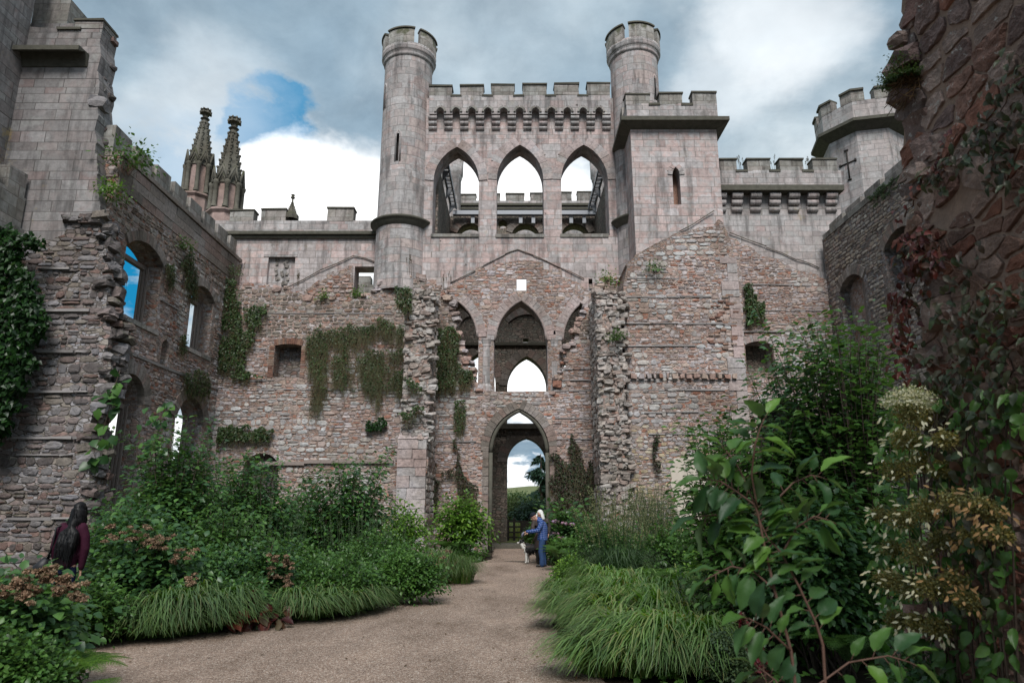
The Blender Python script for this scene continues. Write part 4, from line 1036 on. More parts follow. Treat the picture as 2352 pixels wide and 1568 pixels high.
w = MB(); w.prism([[(YB+.02, z0), (YB-.04, z0), (YB-.10, z0+.22), (YB-.22, z0+.42), (YB-.5, z1-.16), (YB-.55, z1-.16), (YB-.55, z1), (YB+.02, z1+.05)]], 'X', a.x, b.x); w.build('cornice', M['cop'], bw)
merlons([(172, 237, 43, 64)], YB-.02, .8, bw); 
w = MB(); pbox(w, 130, 185, 62, 67, YB-.06, .7); w.build('embrasure_sill', M['cop'], bw)
m = MB(); r = pxrect(76, 158, -2, 56, YB+.9); m.box(r[0][0], r[1][0], YB+.9, YB+2.2, r[0][1], r[2][1], .01); m.build('merlon', M['ashw'], bw)
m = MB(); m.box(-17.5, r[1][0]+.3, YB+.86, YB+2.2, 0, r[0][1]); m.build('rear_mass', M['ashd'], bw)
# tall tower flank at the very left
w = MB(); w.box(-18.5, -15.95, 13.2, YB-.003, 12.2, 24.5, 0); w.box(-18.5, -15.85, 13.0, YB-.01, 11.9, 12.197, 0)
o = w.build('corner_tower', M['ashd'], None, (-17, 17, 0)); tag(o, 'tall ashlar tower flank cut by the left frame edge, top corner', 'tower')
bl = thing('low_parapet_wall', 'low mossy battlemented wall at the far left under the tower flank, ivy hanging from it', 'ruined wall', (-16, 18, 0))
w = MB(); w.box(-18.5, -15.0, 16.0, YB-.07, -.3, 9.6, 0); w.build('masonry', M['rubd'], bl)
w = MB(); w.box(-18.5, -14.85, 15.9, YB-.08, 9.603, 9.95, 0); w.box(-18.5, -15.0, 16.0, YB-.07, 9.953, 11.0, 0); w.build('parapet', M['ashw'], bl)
for y in (16.2, 17.5, 18.65):
    m = MB(); m.box(-15.5, -15.02, y, y+.7, 11.003, 11.75, .03); m.build('merlon', M['ashw'], bl)

# ================================================================== inner gatehouse seen through the openings
YI = 36.6
iw = thing('inner_gate_wall', 'dark inner wall of the gatehouse with arched openings, seen through the gate and lancets', 'castle wall', (.6, YI, 0))
dI = pxarch(1165, 1255, 1262, 1062, 1005, YI); dI[0] = (dI[0][0], -.3); dI[-1] = (dI[-1][0], -.3)
wI = pxarch(1165, 1256, 972, 886, 818, YI); wL = pxarch(1056, 1138, 972, 880, 812, YI); wR = pxarch(1284, 1366, 972, 880, 812, YI)
sI = pxrect(1201, 1214, 777, 788, YI); bA = pxarch(1168, 1253, 788, 742, 723, YI, 6); bL = pxarch(1058, 1110, 788, 745, 727, YI, 6)
rd = [(P(1155, 515, YI).x+.27*math.cos(a*math.tau/14), P(1155, 515, YI).z+.27*math.sin(a*math.tau/14)) for a in range(14)]
u1 = pxarch(1176, 1238, 548, 536, 514, YI, 6); u2 = pxarch(1290, 1352, 548, 536, 514, YI, 6); u0 = pxarch(1050, 1110, 548, 536, 514, YI, 6)
zti = P(1200, 497, YI).z
w = MB(); w.prism([[(-4.6, -.3), (5.8, -.3), (5.8, zti), (-4.6, zti)], dI, wI, wL, wR, sI, rd, u1, u2, u0, pxrect(1176, 1220, 590, 690, YI), pxrect(1338, 1374, 610, 680, YI)], 'Y', YI, 37.5); w.build('masonry', M['rubi'], iw)
w = MB(); voussoirs(w, dI, .5, 'Y', YI-.04, YI+.2, 8); voussoirs(w, wI, .45, 'Y', YI-.04, YI+.2, 7); voussoirs(w, wL, .4, 'Y', YI-.04, YI+.2, 7); voussoirs(w, bA, .35, 'Y', YI-.12, YI+.1, 7); voussoirs(w, bL, .35, 'Y', YI-.12, YI+.1, 6)
voussoirs(w, u1, .4, 'Y', YI-.04, YI+.2, 6); voussoirs(w, u2, .4, 'Y', YI-.04, YI+.2, 6); voussoirs(w, u0, .4, 'Y', YI-.04, YI+.2, 6)
w.build('arch_ring', M['archd'], iw)
w = MB(); w.prism([pxrect(1040, 1380, 700, 788, YI), grow(bA, 1.0), grow(bL, 1.0)], 'Y', YI-.1, YI-.003); w.build('blind_arcade', M['rubi'], iw)
w = MB(); pbox(w, 1040, 1380, 786, 792, YI-.22, .3, 0); pbox(w, 1120, 1270, 972, 984, YI-.3, .4, 0); w.build('string_course', M['cop'], iw)
w = MB(); w.box(-4.6, -3.55, 30.31, YI-.003, -.3, 17.9); w.build('flank_wall', M['rubi'], iw)
w = MB(); w.box(4.75, 5.8, 30.31, YI-.003, -.3, 17.9); w.build('flank_wall', M['rubi'], iw)
w = MB(); w.box(-3.35, -.98, 30.31, 31.2, -.2, 4.7); w.build('porch_cheek', M['rubi'], iw)
w = MB(); pa, pb_ = P(1133, 1180, 33), P(1163, 1180, 36.5); w.prism([[(30.4, -.3), (YI-.01, -.3), (YI-.01, 4.8), (30.4, 4.8)]], 'X', -1.05, -1.6); w.build('porch_cheek', M['rubi'], iw)
# steel walkway trusses at the top of the inner walls
st = thing('steel_walkway', 'grey steel beams and ladder trusses bracing the open gatehouse top behind the lancets', 'steel frame', (.5, 34, 17))
w = MB(); pbox(w, 1040, 1378, 483, 492, YI-.5, .3, 0); w.build('cross_beam', M['steelp'], st)
for x in (1086, 1196, 1225, 1312, 1342):
    w = MB(); pbox(w, x-4, x+4, 492, 512, YI-.35, .12, 0); w.build('hanger', M['steelp'], st)
zb = P(1045, 487, YI-.2).z+.12
for X, sg in ((-3.52, 1), (4.72, -1)):
    w = MB(); w.box(X, X+sg*.10, 30.4, YI-.5, zb-.1, zb+.1); w.box(X+sg*.30, X+sg*.38, 30.4, YI-.5, zb-.1, zb+.1)
    y = 30.5
    while y < YI-.5: w.box(min(X, X+sg*.36), max(X, X+sg*.36), y, y+.09, zb-.05, zb+.05); y += .42
    w.build('ladder_truss', M['steel'], st)
    for y in (31.5, 33.5, 35.4):
        w = MB(); w.prism([[(min(X, X+sg*.4), zb-.1), (max(X, X+sg*.4), zb-.1), (X, zb-.7)]], 'Y', y, y+.06); w.build('gusset', M['steel'], st)
# far side of the keep: battlements and two turrets
YK = 45.0
fk = thing('battlemented_wall', 'distant battlements seen through the three lancets', 'castle wall', (1, YK, 0))
z1 = P(1200, 487, YK).z; z0 = P(1200, 461, YK).z
w = MB(); zh = P(1195, 580, YK).z; w.prism([[(-5.5, -.3), (-4.2, -.3), (-4.2, zh), (5.7, zh), (5.7, -.3), (7, -.3), (7, z0), (-5.5, z0)]], 'Y', YK, YK+.6); w.build('masonry', M['ashg'], fk)
w = MB(); pbox(w, 1000, 1400, 466, 471, YK-.2, .2, 0); pbox(w, 1000, 1400, 476, 480, YK-.12, .12, 0); w.build('cornice', M['cop'], fk)
merlons([(1054, 1093, 445, 462), (1104.5, 1148, 444, 462), (1162, 1204, 443, 462), (1218, 1254, 442, 461), (1290, 1313, 440, 461), (1326, 1366, 439, 461)], YK, .5, fk)
for lab, x, yt in (('far grey round turret seen through the left lancet', 1036, 345), ('far grey round turret seen at the edge of the right lancet', 1384, 349)):
    c = P(x, 420, YK-.2); t = thing('round_turret', lab, 'tower', (c.x, YK-.2, 0), 'far turrets'); r = .72
    zt2 = P(x, yt, YK-.9).z
    w = MB(); w.lathe(c.x, YK-.2, [(r, z0-3), (r, zt2-2.0), (r*1.08, zt2-1.9), (r*1.05, zt2-1.8), (r*1.18, zt2-1.65), (r*1.2, zt2-.6), (r*.9, zt2-.6), (r*.9, zt2-1.5)], 32); w.build('shaft', M['ashg'], t)
    for k in range(5):
        a = math.radians(72*k+20); m = MB(); pr = [(r*1.21, zt2-.62), (r*1.21, zt2), (r*.92, zt2), (r*.92, zt2-.62)]; m.lathe(c.x, YK-.2, pr, 8, a, None, True, -.5, .5)
        for b in (a-.5, a+.5): m.add([(c.x+q*math.cos(b), YK-.2+q*math.sin(b), z) for q, z in pr], [(0, 1, 2, 3)])
        m.build('merlon', M['ashw'], t)
# step under the gate
w = MB(); w.box(-1.05, .75, 31.3, 33.4, -.05, .16, .02); w.box(-1.2, -.75, 30.0, 31.2, -.05, .14, .02)
o = w.build('stone_step', M['cop'], None, (0, 31, 0)); tag(o, 'low worn stone step inside the gate arch', 'step')
# ================================================================== near wall on the right
nw = thing('near_wall', 'dark red rubble wall close to the camera along the right frame edge, creeper on it', 'ruined wall', (3.4, 3, 0))
XN = 3.05
eg = ppx([(2085, -260), (2068, -120), (2072, 0), (2080, 50), (2062, 110), (2063, 190), (2072, 260), (2074, 340), (2086, 370), (2090, 420), (2102, 450), (2098, 500), (2110, 560), (2122, 620), (2140, 680), (2132, 760), (2124, 820), (2136, 890), (2130, 1000), (2128, 1150), (2120, 1400), (2120, 1900)], XN)
eg[-1] = (eg[-1][0], -.3)
en = rag(eg, .09, .035)
nl = [(-2.5, -.3), (-2.5, 8.2)]+[(en[0][0], 8.2)]+en
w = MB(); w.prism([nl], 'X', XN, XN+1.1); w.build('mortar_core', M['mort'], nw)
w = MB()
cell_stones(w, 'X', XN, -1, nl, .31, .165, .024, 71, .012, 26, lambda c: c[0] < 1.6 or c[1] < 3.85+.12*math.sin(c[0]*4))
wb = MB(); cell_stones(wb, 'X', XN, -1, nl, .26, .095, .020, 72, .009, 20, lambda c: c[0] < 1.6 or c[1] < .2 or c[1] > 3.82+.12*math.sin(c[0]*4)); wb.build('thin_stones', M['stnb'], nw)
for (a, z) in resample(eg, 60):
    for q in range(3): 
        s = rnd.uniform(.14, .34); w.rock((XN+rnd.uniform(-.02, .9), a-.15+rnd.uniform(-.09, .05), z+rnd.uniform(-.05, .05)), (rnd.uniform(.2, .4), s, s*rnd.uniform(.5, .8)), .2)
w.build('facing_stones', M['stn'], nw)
# ------------------------------------------------------------------ ground, path, beds, hill, sky
def soil_mat():
    m, t, out = newmat('dark planting soil'); g = nd(t, 'ShaderNodeNewGeometry'); n1 = noise(t, g.outputs['Position'], 5, 8, .7)
    c = ramp(t, n1, [(.3, (.018, .014, .010)), (.55, (.045, .034, .024)), (.75, (.07, .055, .04))])
    finish(t, out, c, .95, n1, .06, 1, .15); return m
def gravel_mat():
    m, t, out = newmat('fine path gravel'); g = nd(t, 'ShaderNodeNewGeometry'); p = g.outputs['Position']
    v = nd(t, 'ShaderNodeTexVoronoi', {'Vector': p, 'Scale': 80.0}); r = nd(t, 'ShaderNodeSeparateColor', {0: v.outputs['Color']}).outputs[0]
    c = ramp(t, r, [(0, (.15, .104, .080)), (.3, (.255, .182, .142)), (.6, (.325, .24, .19)), (.85, (.41, .32, .262)), (1, (.56, .49, .43))])
    nf = noise(t, p, 14, 6, .7); nb = noise(t, nd(t, 'ShaderNodeVectorMath', {0: p, 1: (1, .45, 1)}, operation='MULTIPLY').outputs[0], .9, 6, .7)
    c = mixc(t, 1.0, c, ramp(t, nf, [(.3, (.72, .71, .70)), (.7, (1.2, 1.2, 1.2))]), 'MULTIPLY')
    c = mixc(t, 1.0, c, ramp(t, nb, [(.32, (.66, .64, .61)), (.47, (.95, .95, .95)), (.56, (1.1, 1.1, 1.1)), (.72, (1.32, 1.31, 1.29))]), 'MULTIPLY')
    w1 = smooth(t, noise(t, p, 30, 2, .5), .74, .78)
    c = mixc(t, mth(t, 'MULTIPLY', w1, .6), c, (.6, .57, .53))
    h = mth(t, 'ADD', mth(t, 'MULTIPLY', v.outputs['Distance'], -1.2), nf)
    finish(t, out, c, .95, h, .012, .9, .2); return m
def grass_mat(name, c0, c1):
    m, t, out = newmat(name); g = nd(t, 'ShaderNodeNewGeometry'); n1 = noise(t, g.outputs['Position'], .35, 8, .7)
    finish(t, out, mixc(t, n1, c0, c1), .95, n1, .1, .8, .15); return m
M['soil'] = soil_mat(); M['gravel'] = gravel_mat()
M['field'] = grass_mat('meadow', (.10, .13, .035), (.20, .22, .07)); M['hillm'] = grass_mat('far hillside', (.09, .12, .05), (.17, .18, .08))
def sheet(name, x0, x1, y0, y1, nx, ny, fz, mat):
    xs, ys = np.linspace(x0, x1, nx), np.linspace(y0, y1, ny); X, Y = np.meshgrid(xs, ys)
    Z = np.vectorize(fz)(X, Y); V = np.stack([X.ravel(), Y.ravel(), Z.ravel()], 1)
    i = np.arange(nx*ny).reshape(ny, nx); Fq = np.stack([i[:-1, :-1].ravel(), i[:-1, 1:].ravel(), i[1:, 1:].ravel(), i[1:, :-1].ravel()], 1)
    return link(name, np_mesh(name, V, [Fq], True), mat)
def gz(x, y):
    far = max(0, y-42)
    return -.02+(.0 if y < 42 else .008*far)
tag(sheet('ground', -900, 900, -60, 60, 20, 30, lambda x, y: -.02, M['soil']), kind='structure')
tag(sheet('field', -900, 900, 34.2, 420, 30, 40, lambda x, y: .004+.0035*max(0, y-45)+.4*max(0, vnoise(x, y, .03)), M['field']), kind='structure')
tag(sheet('hill', -900, 900, 300, 900, 60, 20, lambda x, y: -3+34*math.exp(-((y-640)/190)**2)*(.75+.35*vnoise(x, 0, .004, 5))+2*vnoise(x, y, .02), M['hillm']), kind='structure')
# path: edges surveyed from the photograph
left = [(190, 1568), (188, 1510), (196, 1478), (330, 1462), (530, 1443), (620, 1428), (760, 1412), (880, 1390), (960, 1366), (1030, 1335), (1048, 1310), (1052, 1296), (1100, 1291), (1130, 1284), (1134, 1262)]
right = [(1262, 1262), (1262, 1285), (1275, 1300), (1268, 1318), (1270, 1342), (1285, 1370), (1282, 1400), (1272, 1440), (1290, 1485), (1320, 1520), (1390, 1566)]
L = [G(*q) for q in left]; Rr = [G(*q) for q in right]
out = [(-7.2, 3), (-5.6, 5)]+[(q.x, q.y) for q in L]+[(-1.0, 34.2), (1.5, 34.2)]+[(q.x, q.y) for q in Rr]+[(1.6, 6.0), (1.9, 3.0)]
out = [(out[0][0], -2), ]+out+[(out[-1][0], -2)]
out = rag(out, .25, .05, True)
tr_ = tessellate_polygon([[Vector((a, b, 0)) for a, b in out]])
me = bpy.data.meshes.new('path'); me.from_pydata([(a, b, .0) for a, b in out], [], [tuple(t) for t in tr_]); me.update()
tag(link('path', me, M['gravel']), kind='structure')
# planting beds: low mounded soil each side
def bed(x, y): return -.03+.16*max(0, min(1, (abs(x-.4)-4.5)/3))
# sky -------------------------------------------------------------
Wd = bpy.data.worlds.new('World'); S.world = Wd; Wd.use_nodes = True; t = Wd.node_tree; t.nodes.clear()
SUN = Vector((.02, -.80, .88)).normalized()
wo = nd(t, 'ShaderNodeOutputWorld')
tcg = nd(t, 'ShaderNodeTexCoord').outputs['Generated']
dirn = nd(t, 'ShaderNodeVectorMath', {0: tcg}, operation='NORMALIZE').outputs[0]
sky = nd(t, 'ShaderNodeTexSky', sky_type='NISHITA', sun_disc=False, sun_elevation=math.asin(SUN.z), sun_rotation=math.atan2(SUN.x, SUN.y))
sx = nd(t, 'ShaderNodeSeparateXYZ', {0: dirn})
zz = mth(t, 'ADD', mth(t, 'MAXIMUM', sx.outputs[2], 0.0), .28)
pl = nd(t, 'ShaderNodeCombineXYZ', {0: mth(t, 'DIVIDE', sx.outputs[0], zz), 1: mth(t, 'DIVIDE', sx.outputs[1], zz), 2: 0.0}).outputs[0]
n1 = nd(t, 'ShaderNodeTexNoise', {'Vector': pl, 'Scale': 2.1, 'Detail': 9.0, 'Roughness': .52, 'Distortion': .25})
n2 = noise(t, pl, .85, 4, .5, .3)
wob = nd(t, 'ShaderNodeVectorMath', {0: n1.outputs['Color'], 1: (.5, .5, .5)}, operation='SUBTRACT').outputs[0]
wob2 = nd(t, 'ShaderNodeVectorMath', {0: nd(t, 'ShaderNodeTexNoise', {'Vector': pl, 'Scale': 6.5, 'Detail': 6.0, 'Roughness': .6}).outputs['Color'], 1: (.5, .5, .5)}, operation='SUBTRACT').outputs[0]
wd = nd(t, 'ShaderNodeVectorMath', {0: dirn, 1: nd(t, 'ShaderNodeVectorMath', {0: wob, 'Scale': .22}, operation='SCALE').outputs[0]}, operation='ADD').outputs[0]
wd = nd(t, 'ShaderNodeVectorMath', {0: wd, 1: nd(t, 'ShaderNodeVectorMath', {0: wob2, 'Scale': .10}, operation='SCALE').outputs[0]}, operation='ADD').outputs[0]
wd = nd(t, 'ShaderNodeVectorMath', {0: wd}, operation='NORMALIZE').outputs[0]
def bank(x, y, r0, r1):
    d = Vector(ray(x+15, y+52 if y < 700 else y)).normalized()
    dp = nd(t, 'ShaderNodeVectorMath', {0: wd, 1: tuple(d)}, operation='DOT_PRODUCT').outputs['Value']
    return smooth(t, dp, math.cos(math.radians(r1)), math.cos(math.radians(r0)))
def mx_(*a):
    o = a[0]
    for b in a[1:]: o = mth(t, 'MAXIMUM', o, b)
    return o
white = mx_(bank(745, 410, 3.0, 6.8), bank(640, 470, 3, 7), bank(840, 430, 3, 8), bank(1060, 400, 2, 8), bank(1200, 440, 3, 8), mth(t, 'MULTIPLY', bank(1740, 60, 1, 7), .5), mth(t, 'MULTIPLY', bank(1640, 150, .5, 6), .32), bank(1200, 860, 3, 6), bank(200, 1000, 3, 8), mth(t, 'MULTIPLY', bank(1180, 1110, 1.0, 2.2), .8), mth(t, 'MULTIPLY', bank(480, 250, 1, 8), .25))
blue = mx_(bank(610, 238, 1.7, 3.5), bank(614, 196, 1.0, 2.6), mth(t, 'MULTIPLY', bank(470, 330, 1, 6), .38), bank(280, 560, 4, 8.5), mth(t, 'MULTIPLY', bank(520, 370, .5, 3), .55))
dk = mx_(mth(t, 'MULTIPLY', bank(760, 180, 2, 9), .55), mth(t, 'MULTIPLY', bank(1210, 1060, 1, 2.2), .9), mth(t, 'MULTIPLY', bank(1010, 20, 4, 18), .3))
tone = mth(t, 'ADD', mth(t, 'MULTIPLY', n1.outputs['Fac'], .62), mth(t, 'MULTIPLY', n2, .38))
base = ramp(t, tone, [(.36, (.155, .225, .29)), (.46, (.235, .31, .37)), (.54, (.345, .41, .455)), (.66, (.54, .575, .595))])
base = mixc(t, dk, base, (.16, .24, .315))
blu = mixc(t, 1.0, sky.outputs[0], (.10, .10, .10), 'MULTIPLY')
blu = mixc(t, .96, blu, (.0, .165, .335))
n5 = noise(t, pl, 7.0, 7, .62, .2)
blue = mth(t, 'MULTIPLY', mth(t, 'MINIMUM', mth(t, 'MULTIPLY', blue, 1.6), 1.0), ramp(t, n5, [(.38, (.25, .25, .25)), (.50, (1, 1, 1))]))
base = mixc(t, 1.0, base, ramp(t, n5, [(.3, (.80, .82, .84)), (.7, (1.24, 1.22, 1.20))]), 'MULTIPLY')
c = mixc(t, blue, base, blu)
c = mixc(t, white, c, ramp(t, n1.outputs['Fac'], [(.3, (.80, .82, .83)), (.55, (1.0, 1.0, 1.0))]))
gr = smooth(t, sx.outputs[2], -.02, .01)
c = mixc(t, gr, (.05, .05, .04), c)
c10 = mixc(t, 1.0, c, (10, 10, 10), 'MULTIPLY')
bg = nd(t, 'ShaderNodeBackground', {'Color': c10, 'Strength': .1}); t.links.new(bg.outputs[0], wo.inputs[0])
ld = bpy.data.lights.new('sun', 'SUN'); ld.energy = 2.3; ld.angle = math.radians(24); ld.color = (1, .97, .93)
lo = bpy.data.objects.new('sun', ld); COL.objects.link(lo); lo.location = (10, -20, 40); lo.rotation_euler = SUN.to_track_quat('Z', 'Y').to_euler()
vs = S.view_settings; vs.view_transform = 'Standard'; vs.look = 'None'; vs.exposure = 0.62; vs.gamma = 1.0
# ------------------------------------------------------------------ plants
def tpl(V, Fs): return np.array(V, float), [np.array([f for f in Fs if len(f) == k]) for k in (3, 4) if any(len(f) == k for f in Fs)]
T_small = tpl([(0, 0, 0), (-.5, .36, .09), (0, .36, 0), (.5, .36, .09), (-.34, .7, .04), (0, .7, -.03), (.34, .7, .04), (0, 1, -.12)],
              [(0, 2, 1), (0, 3, 2), (1, 2, 5, 4), (2, 3, 6, 5), (4, 5, 7), (5, 6, 7)])
T_tiny = tpl([(0, 0, 0), (-.5, .45, .12), (0, 1, -.05), (.5, .45, .12)], [(0, 2, 1), (0, 3, 2)])
T_narrow = tpl([(0, 0, 0), (-.5, .25, .03), (.5, .25, .03), (-.3, .65, -.06), (.3, .65, -.06), (0, 1, -.2)], [(0, 2, 1), (1, 2, 4, 3), (3, 4, 5)])
T_ivy = tpl([(0, 0, 0), (-.55, .1, .05), (-.35, .45, .03), (0, 1, -.08), (.35, .45, .03), (.55, .1, .05)], [(0, 3, 2), (0, 2, 1), (0, 4, 3), (0, 5, 4)])
def big_leaf(n=9, serr=.05, droop=.35, fold=.16, wave=.03):
    V = []; Fs = []
    for i in range(n+1):
        s = i/n; w = .5*(math.sin(math.pi*min(1, s**.82))**.8)*(1 if i < n else .02)
        if i == 0: w = .02
        w *= 1+(serr if i % 2 else -serr)
        zc = -droop*s*s
        for k in (-2, -1, 0, 1, 2):
            u = k/2; V.append((u*w, s, zc+fold*abs(u)*w*1.6+wave*math.sin(s*14+abs(k))*abs(u)))
    for i in range(n):
        for k in range(4): a = i*5+k; Fs.append((a, a+1, a+6, a+5))
    return tpl(V, Fs)
T_big = big_leaf()
def inst(T, pos, fw, up, Ls, Ws):
    V, Fg = T; n = len(pos)
    fw = fw/np.maximum(np.linalg.norm(fw, axis=1, keepdims=True), 1e-6)
    x = np.cross(fw, up); ln = np.linalg.norm(x, axis=1, keepdims=True); x = np.where(ln < 1e-4, np.array([[1., 0, 0]]), x/np.maximum(ln, 1e-6)); z = np.cross(x, fw)
    Ls = np.broadcast_to(np.asarray(Ls, float), (n,))[:, None, None]; Ws = np.broadcast_to(np.asarray(Ws, float), (n,))[:, None, None]
    P_ = pos[:, None, :]+V[None, :, 1:2]*fw[:, None, :]*Ls+V[None, :, 0:1]*x[:, None, :]*Ws+V[None, :, 2:3]*z[:, None, :]*Ls
    k = len(V); off = (np.arange(n)*k)[:, None, None]
    return P_.reshape(-1, 3), [(g[None]+off).reshape(-1, g.shape[1]) for g in Fg]
class LB:                                            # collects leaf arrays of one mesh
    def __init__(s): s.V = []; s.G = {}; s.n = 0
    def add(s, VG):
        V, G_ = VG
        for g in G_: s.G.setdefault(g.shape[1], []).append(g+s.n)
        s.V.append(V); s.n += len(V)
    def leaves(s, T, pos, fw, up, L, W): s.add(inst(T, np.asarray(pos, float), np.asarray(fw, float), np.asarray(up, float), L, W))
    def build(s, name, mat, parent=None, loc=None, smooth=False):
        me = np_mesh(name, np.concatenate(s.V), [np.concatenate(v) for v in s.G.values()], smooth)
        return link(name, me, mat, parent, loc)
def runit(n): v = nr.normal(size=(n, 3)); return v/np.linalg.norm(v, axis=1, keepdims=True)
def bez(a, b, c, n): s = np.linspace(0, 1, n)[:, None]; return (1-s)**2*a+2*s*(1-s)*b+s*s*c
L_dark = leaf_mat('dark shrub leaves', [(.022, .06, .02), (.036, .095, .03), (.048, .115, .046), (.065, .15, .034), (.09, .20, .042)], .38, .27, .45)
L_mid = leaf_mat('mid green leaves', [(.025, .065, .014), (.045, .11, .022), (.065, .155, .03), (.095, .19, .04)], .42, .3)
L_bright = leaf_mat('fresh green leaves', [(.045, .10, .012), (.075, .17, .02), (.11, .23, .028), (.16, .27, .035)], .45, .34)
L_grey = leaf_mat('grey green leaves', [(.035, .06, .03), (.05, .085, .042), (.075, .115, .05), (.09, .14, .055)], .5, .25)
L_grass = leaf_mat('arching grass blades', [(.028, .085, .010), (.06, .155, .016), (.10, .22, .026), (.16, .29, .055), (.17, .28, .06), (.30, .26, .10)], .36, .32, .45)
L_grassd = leaf_mat('deep green grass blades', [(.018, .055, .008), (.036, .10, .012), (.06, .14, .018), (.10, .19, .036), (.10, .18, .04), (.20, .18, .07)], .36, .32, .45)
L_grass2 = leaf_mat('blue green grass blades', [(.02, .055, .022), (.035, .08, .03), (.055, .11, .035)], .4, .25)
L_fern = leaf_mat('fern fronds', [(.03, .08, .014), (.055, .125, .022), (.08, .165, .032)], .5, .3)
L_big = leaf_mat('large serrated leaves', [(.024, .068, .026), (.042, .105, .03), (.068, .155, .028), (.105, .215, .036)], .48, .28, .35, True)
L_brown = leaf_mat('dried brown flower heads', [(.085, .048, .032), (.15, .088, .058), (.23, .15, .10), (.30, .21, .15), (.11, .062, .04)], .8, .1, .1)
L_red = leaf_mat('red creeper leaves', [(.05, .010, .012), (.10, .018, .018), (.06, .03, .016), (.16, .03, .022), (.035, .03, .014)], .45, .2)
L_duskc = leaf_mat('dusky creeper leaves', [(.025, .045, .018), (.055, .038, .022), (.04, .07, .026), (.07, .035, .026), (.035, .062, .03)], .45, .2)
L_wine = leaf_mat('wine red creeper leaves', [(.032, .02, .016), (.055, .026, .022), (.024, .045, .016), (.03, .055, .018), (.065, .035, .028)], .6, .15)
L_ivy = leaf_mat('ivy leaves', [(.02, .045, .014), (.035, .07, .02), (.05, .095, .026), (.065, .10, .03)], .45, .2)
L_ivyd = leaf_mat('dark ivy leaves', [(.008, .028, .008), (.015, .05, .012), (.025, .075, .015)], .4, .25)
L_dry = leaf_mat('dry ivy stems', [(.075, .046, .026), (.115, .072, .04), (.09, .062, .03), (.06, .04, .024)], .85, .1, .1)
L_cream = leaf_mat('cream bracts', [(.55, .52, .36), (.62, .60, .46), (.48, .42, .24), (.66, .63, .52)], .6, .3)
L_orange = leaf_mat('faded orange bracts', [(.38, .20, .08), (.46, .27, .12), (.33, .22, .12)], .6, .3)
L_olive = leaf_mat('spent florets', [(.16, .13, .03), (.22, .18, .04), (.13, .095, .03), (.27, .22, .07)], .7, .25)
L_pink = leaf_mat('pink flowers', [(.50, .24, .33), (.58, .36, .48), (.42, .16, .25), (.45, .36, .62)], .6, .3)
L_spike = leaf_mat('dark red flower spike', [(.10, .008, .015), (.15, .012, .02), (.06, .008, .012)], .6, .2)
L_straw = leaf_mat('straw stems', [(.20, .19, .09), (.13, .15, .06), (.26, .22, .12)], .6, .2)
L_con = leaf_mat('conifer sprays', [(.012, .035, .022), (.02, .055, .032), (.03, .075, .04)], .6, .15)
L_yew = leaf_mat('golden yew sprays', [(.035, .065, .012), (.06, .095, .018), (.085, .12, .022)], .6, .15)
L_wood = leaf_mat('woodland leaves', [(.025, .055, .018), (.045, .085, .025), (.07, .11, .03)], .6, .2)
def bush(name, label, cat, base, c, r, nt, lpt, L, mat, group=None, T=None, W=.62, stem=M['bark'], droop=.35, shell=.5, sprigs=0, sprig_h=.5, tubes=None, r0=.02, flat=.0, spread=.25):
    """base: ground point, c: centre of the crown, r: crown radii; leaves sit along real twigs"""
    T = T or T_small; base = np.array(base, float); c = np.array(c, float); r = np.array(r, float)
    o = thing(name, label, cat, tuple(base), group); lb = LB(); st = MB()
    ntube = tubes if tubes is not None else nt
    PP, FF, UU, LL = [], [], [], []
    for i in range(nt+sprigs):
        u = runit(1)[0]; q = (shell+(1-shell)*nr.random()**.6)
        if i >= nt: u = np.array([nr.uniform(-.75, .75), nr.uniform(-.7, .7), nr.uniform(.55, .8)]); q = 1+sprig_h*nr.random()
        if u[2] < -.55: u[2] *= -.3
        tgt = c+u*r*q
        b0 = base+np.array([nr.uniform(-1, 1)*r[0]*spread, nr.uniform(-1, 1)*r[1]*spread, 0])
        mid = b0*.55+tgt*.45; mid[2] = b0[2]+(tgt[2]-b0[2])*nr.uniform(.55, .85)
        pts = bez(b0, mid, tgt, 10)
        if i < ntube or i >= nt: st.tube([tuple(p) for p in pts], r0*nr.uniform(.6, 1.1), .003, 4, cap=False)
        s0 = nr.uniform(.30, .5); m = int(lpt*nr.uniform(.7, 1.3))
        s = np.sort(nr.uniform(s0, 1.0, m)); k = np.clip((s*9).astype(int), 0, 8); f = (s*9-k)[:, None]
        pos = pts[k]*(1-f)+pts[k+1]*f; tan = pts[k+1]-pts[k]; tan /= np.linalg.norm(tan, axis=1, keepdims=True)
        side = runit(m); side -= tan*np.sum(side*tan, 1, keepdims=True); side /= np.linalg.norm(side, axis=1, keepdims=True)
        twig = nr.uniform(0, 1, (m, 1))**1.5*L*(4.0 if i < nt else 1.2)
        pos = pos+side*twig+tan*twig*.5
        fw = side*.8+tan*.45+np.array([0, 0, -droop])+runit(m)*.35
        PP.append(pos); FF.append(fw); UU.append(np.array([[0, -.25, 1.0]])+runit(m)*.55); LL.append(L*nr.uniform(.6, 1.2, m))
    pos = np.concatenate(PP); pos[:, 2] = np.maximum(pos[:, 2], base[2]+.03); Ls = np.concatenate(LL)
    lb.leaves(T, pos, np.concatenate(FF), np.concatenate(UU), Ls, Ls*W)
    lb.build('foliage', mat, o); st.build('stems', stem, o)
    return o
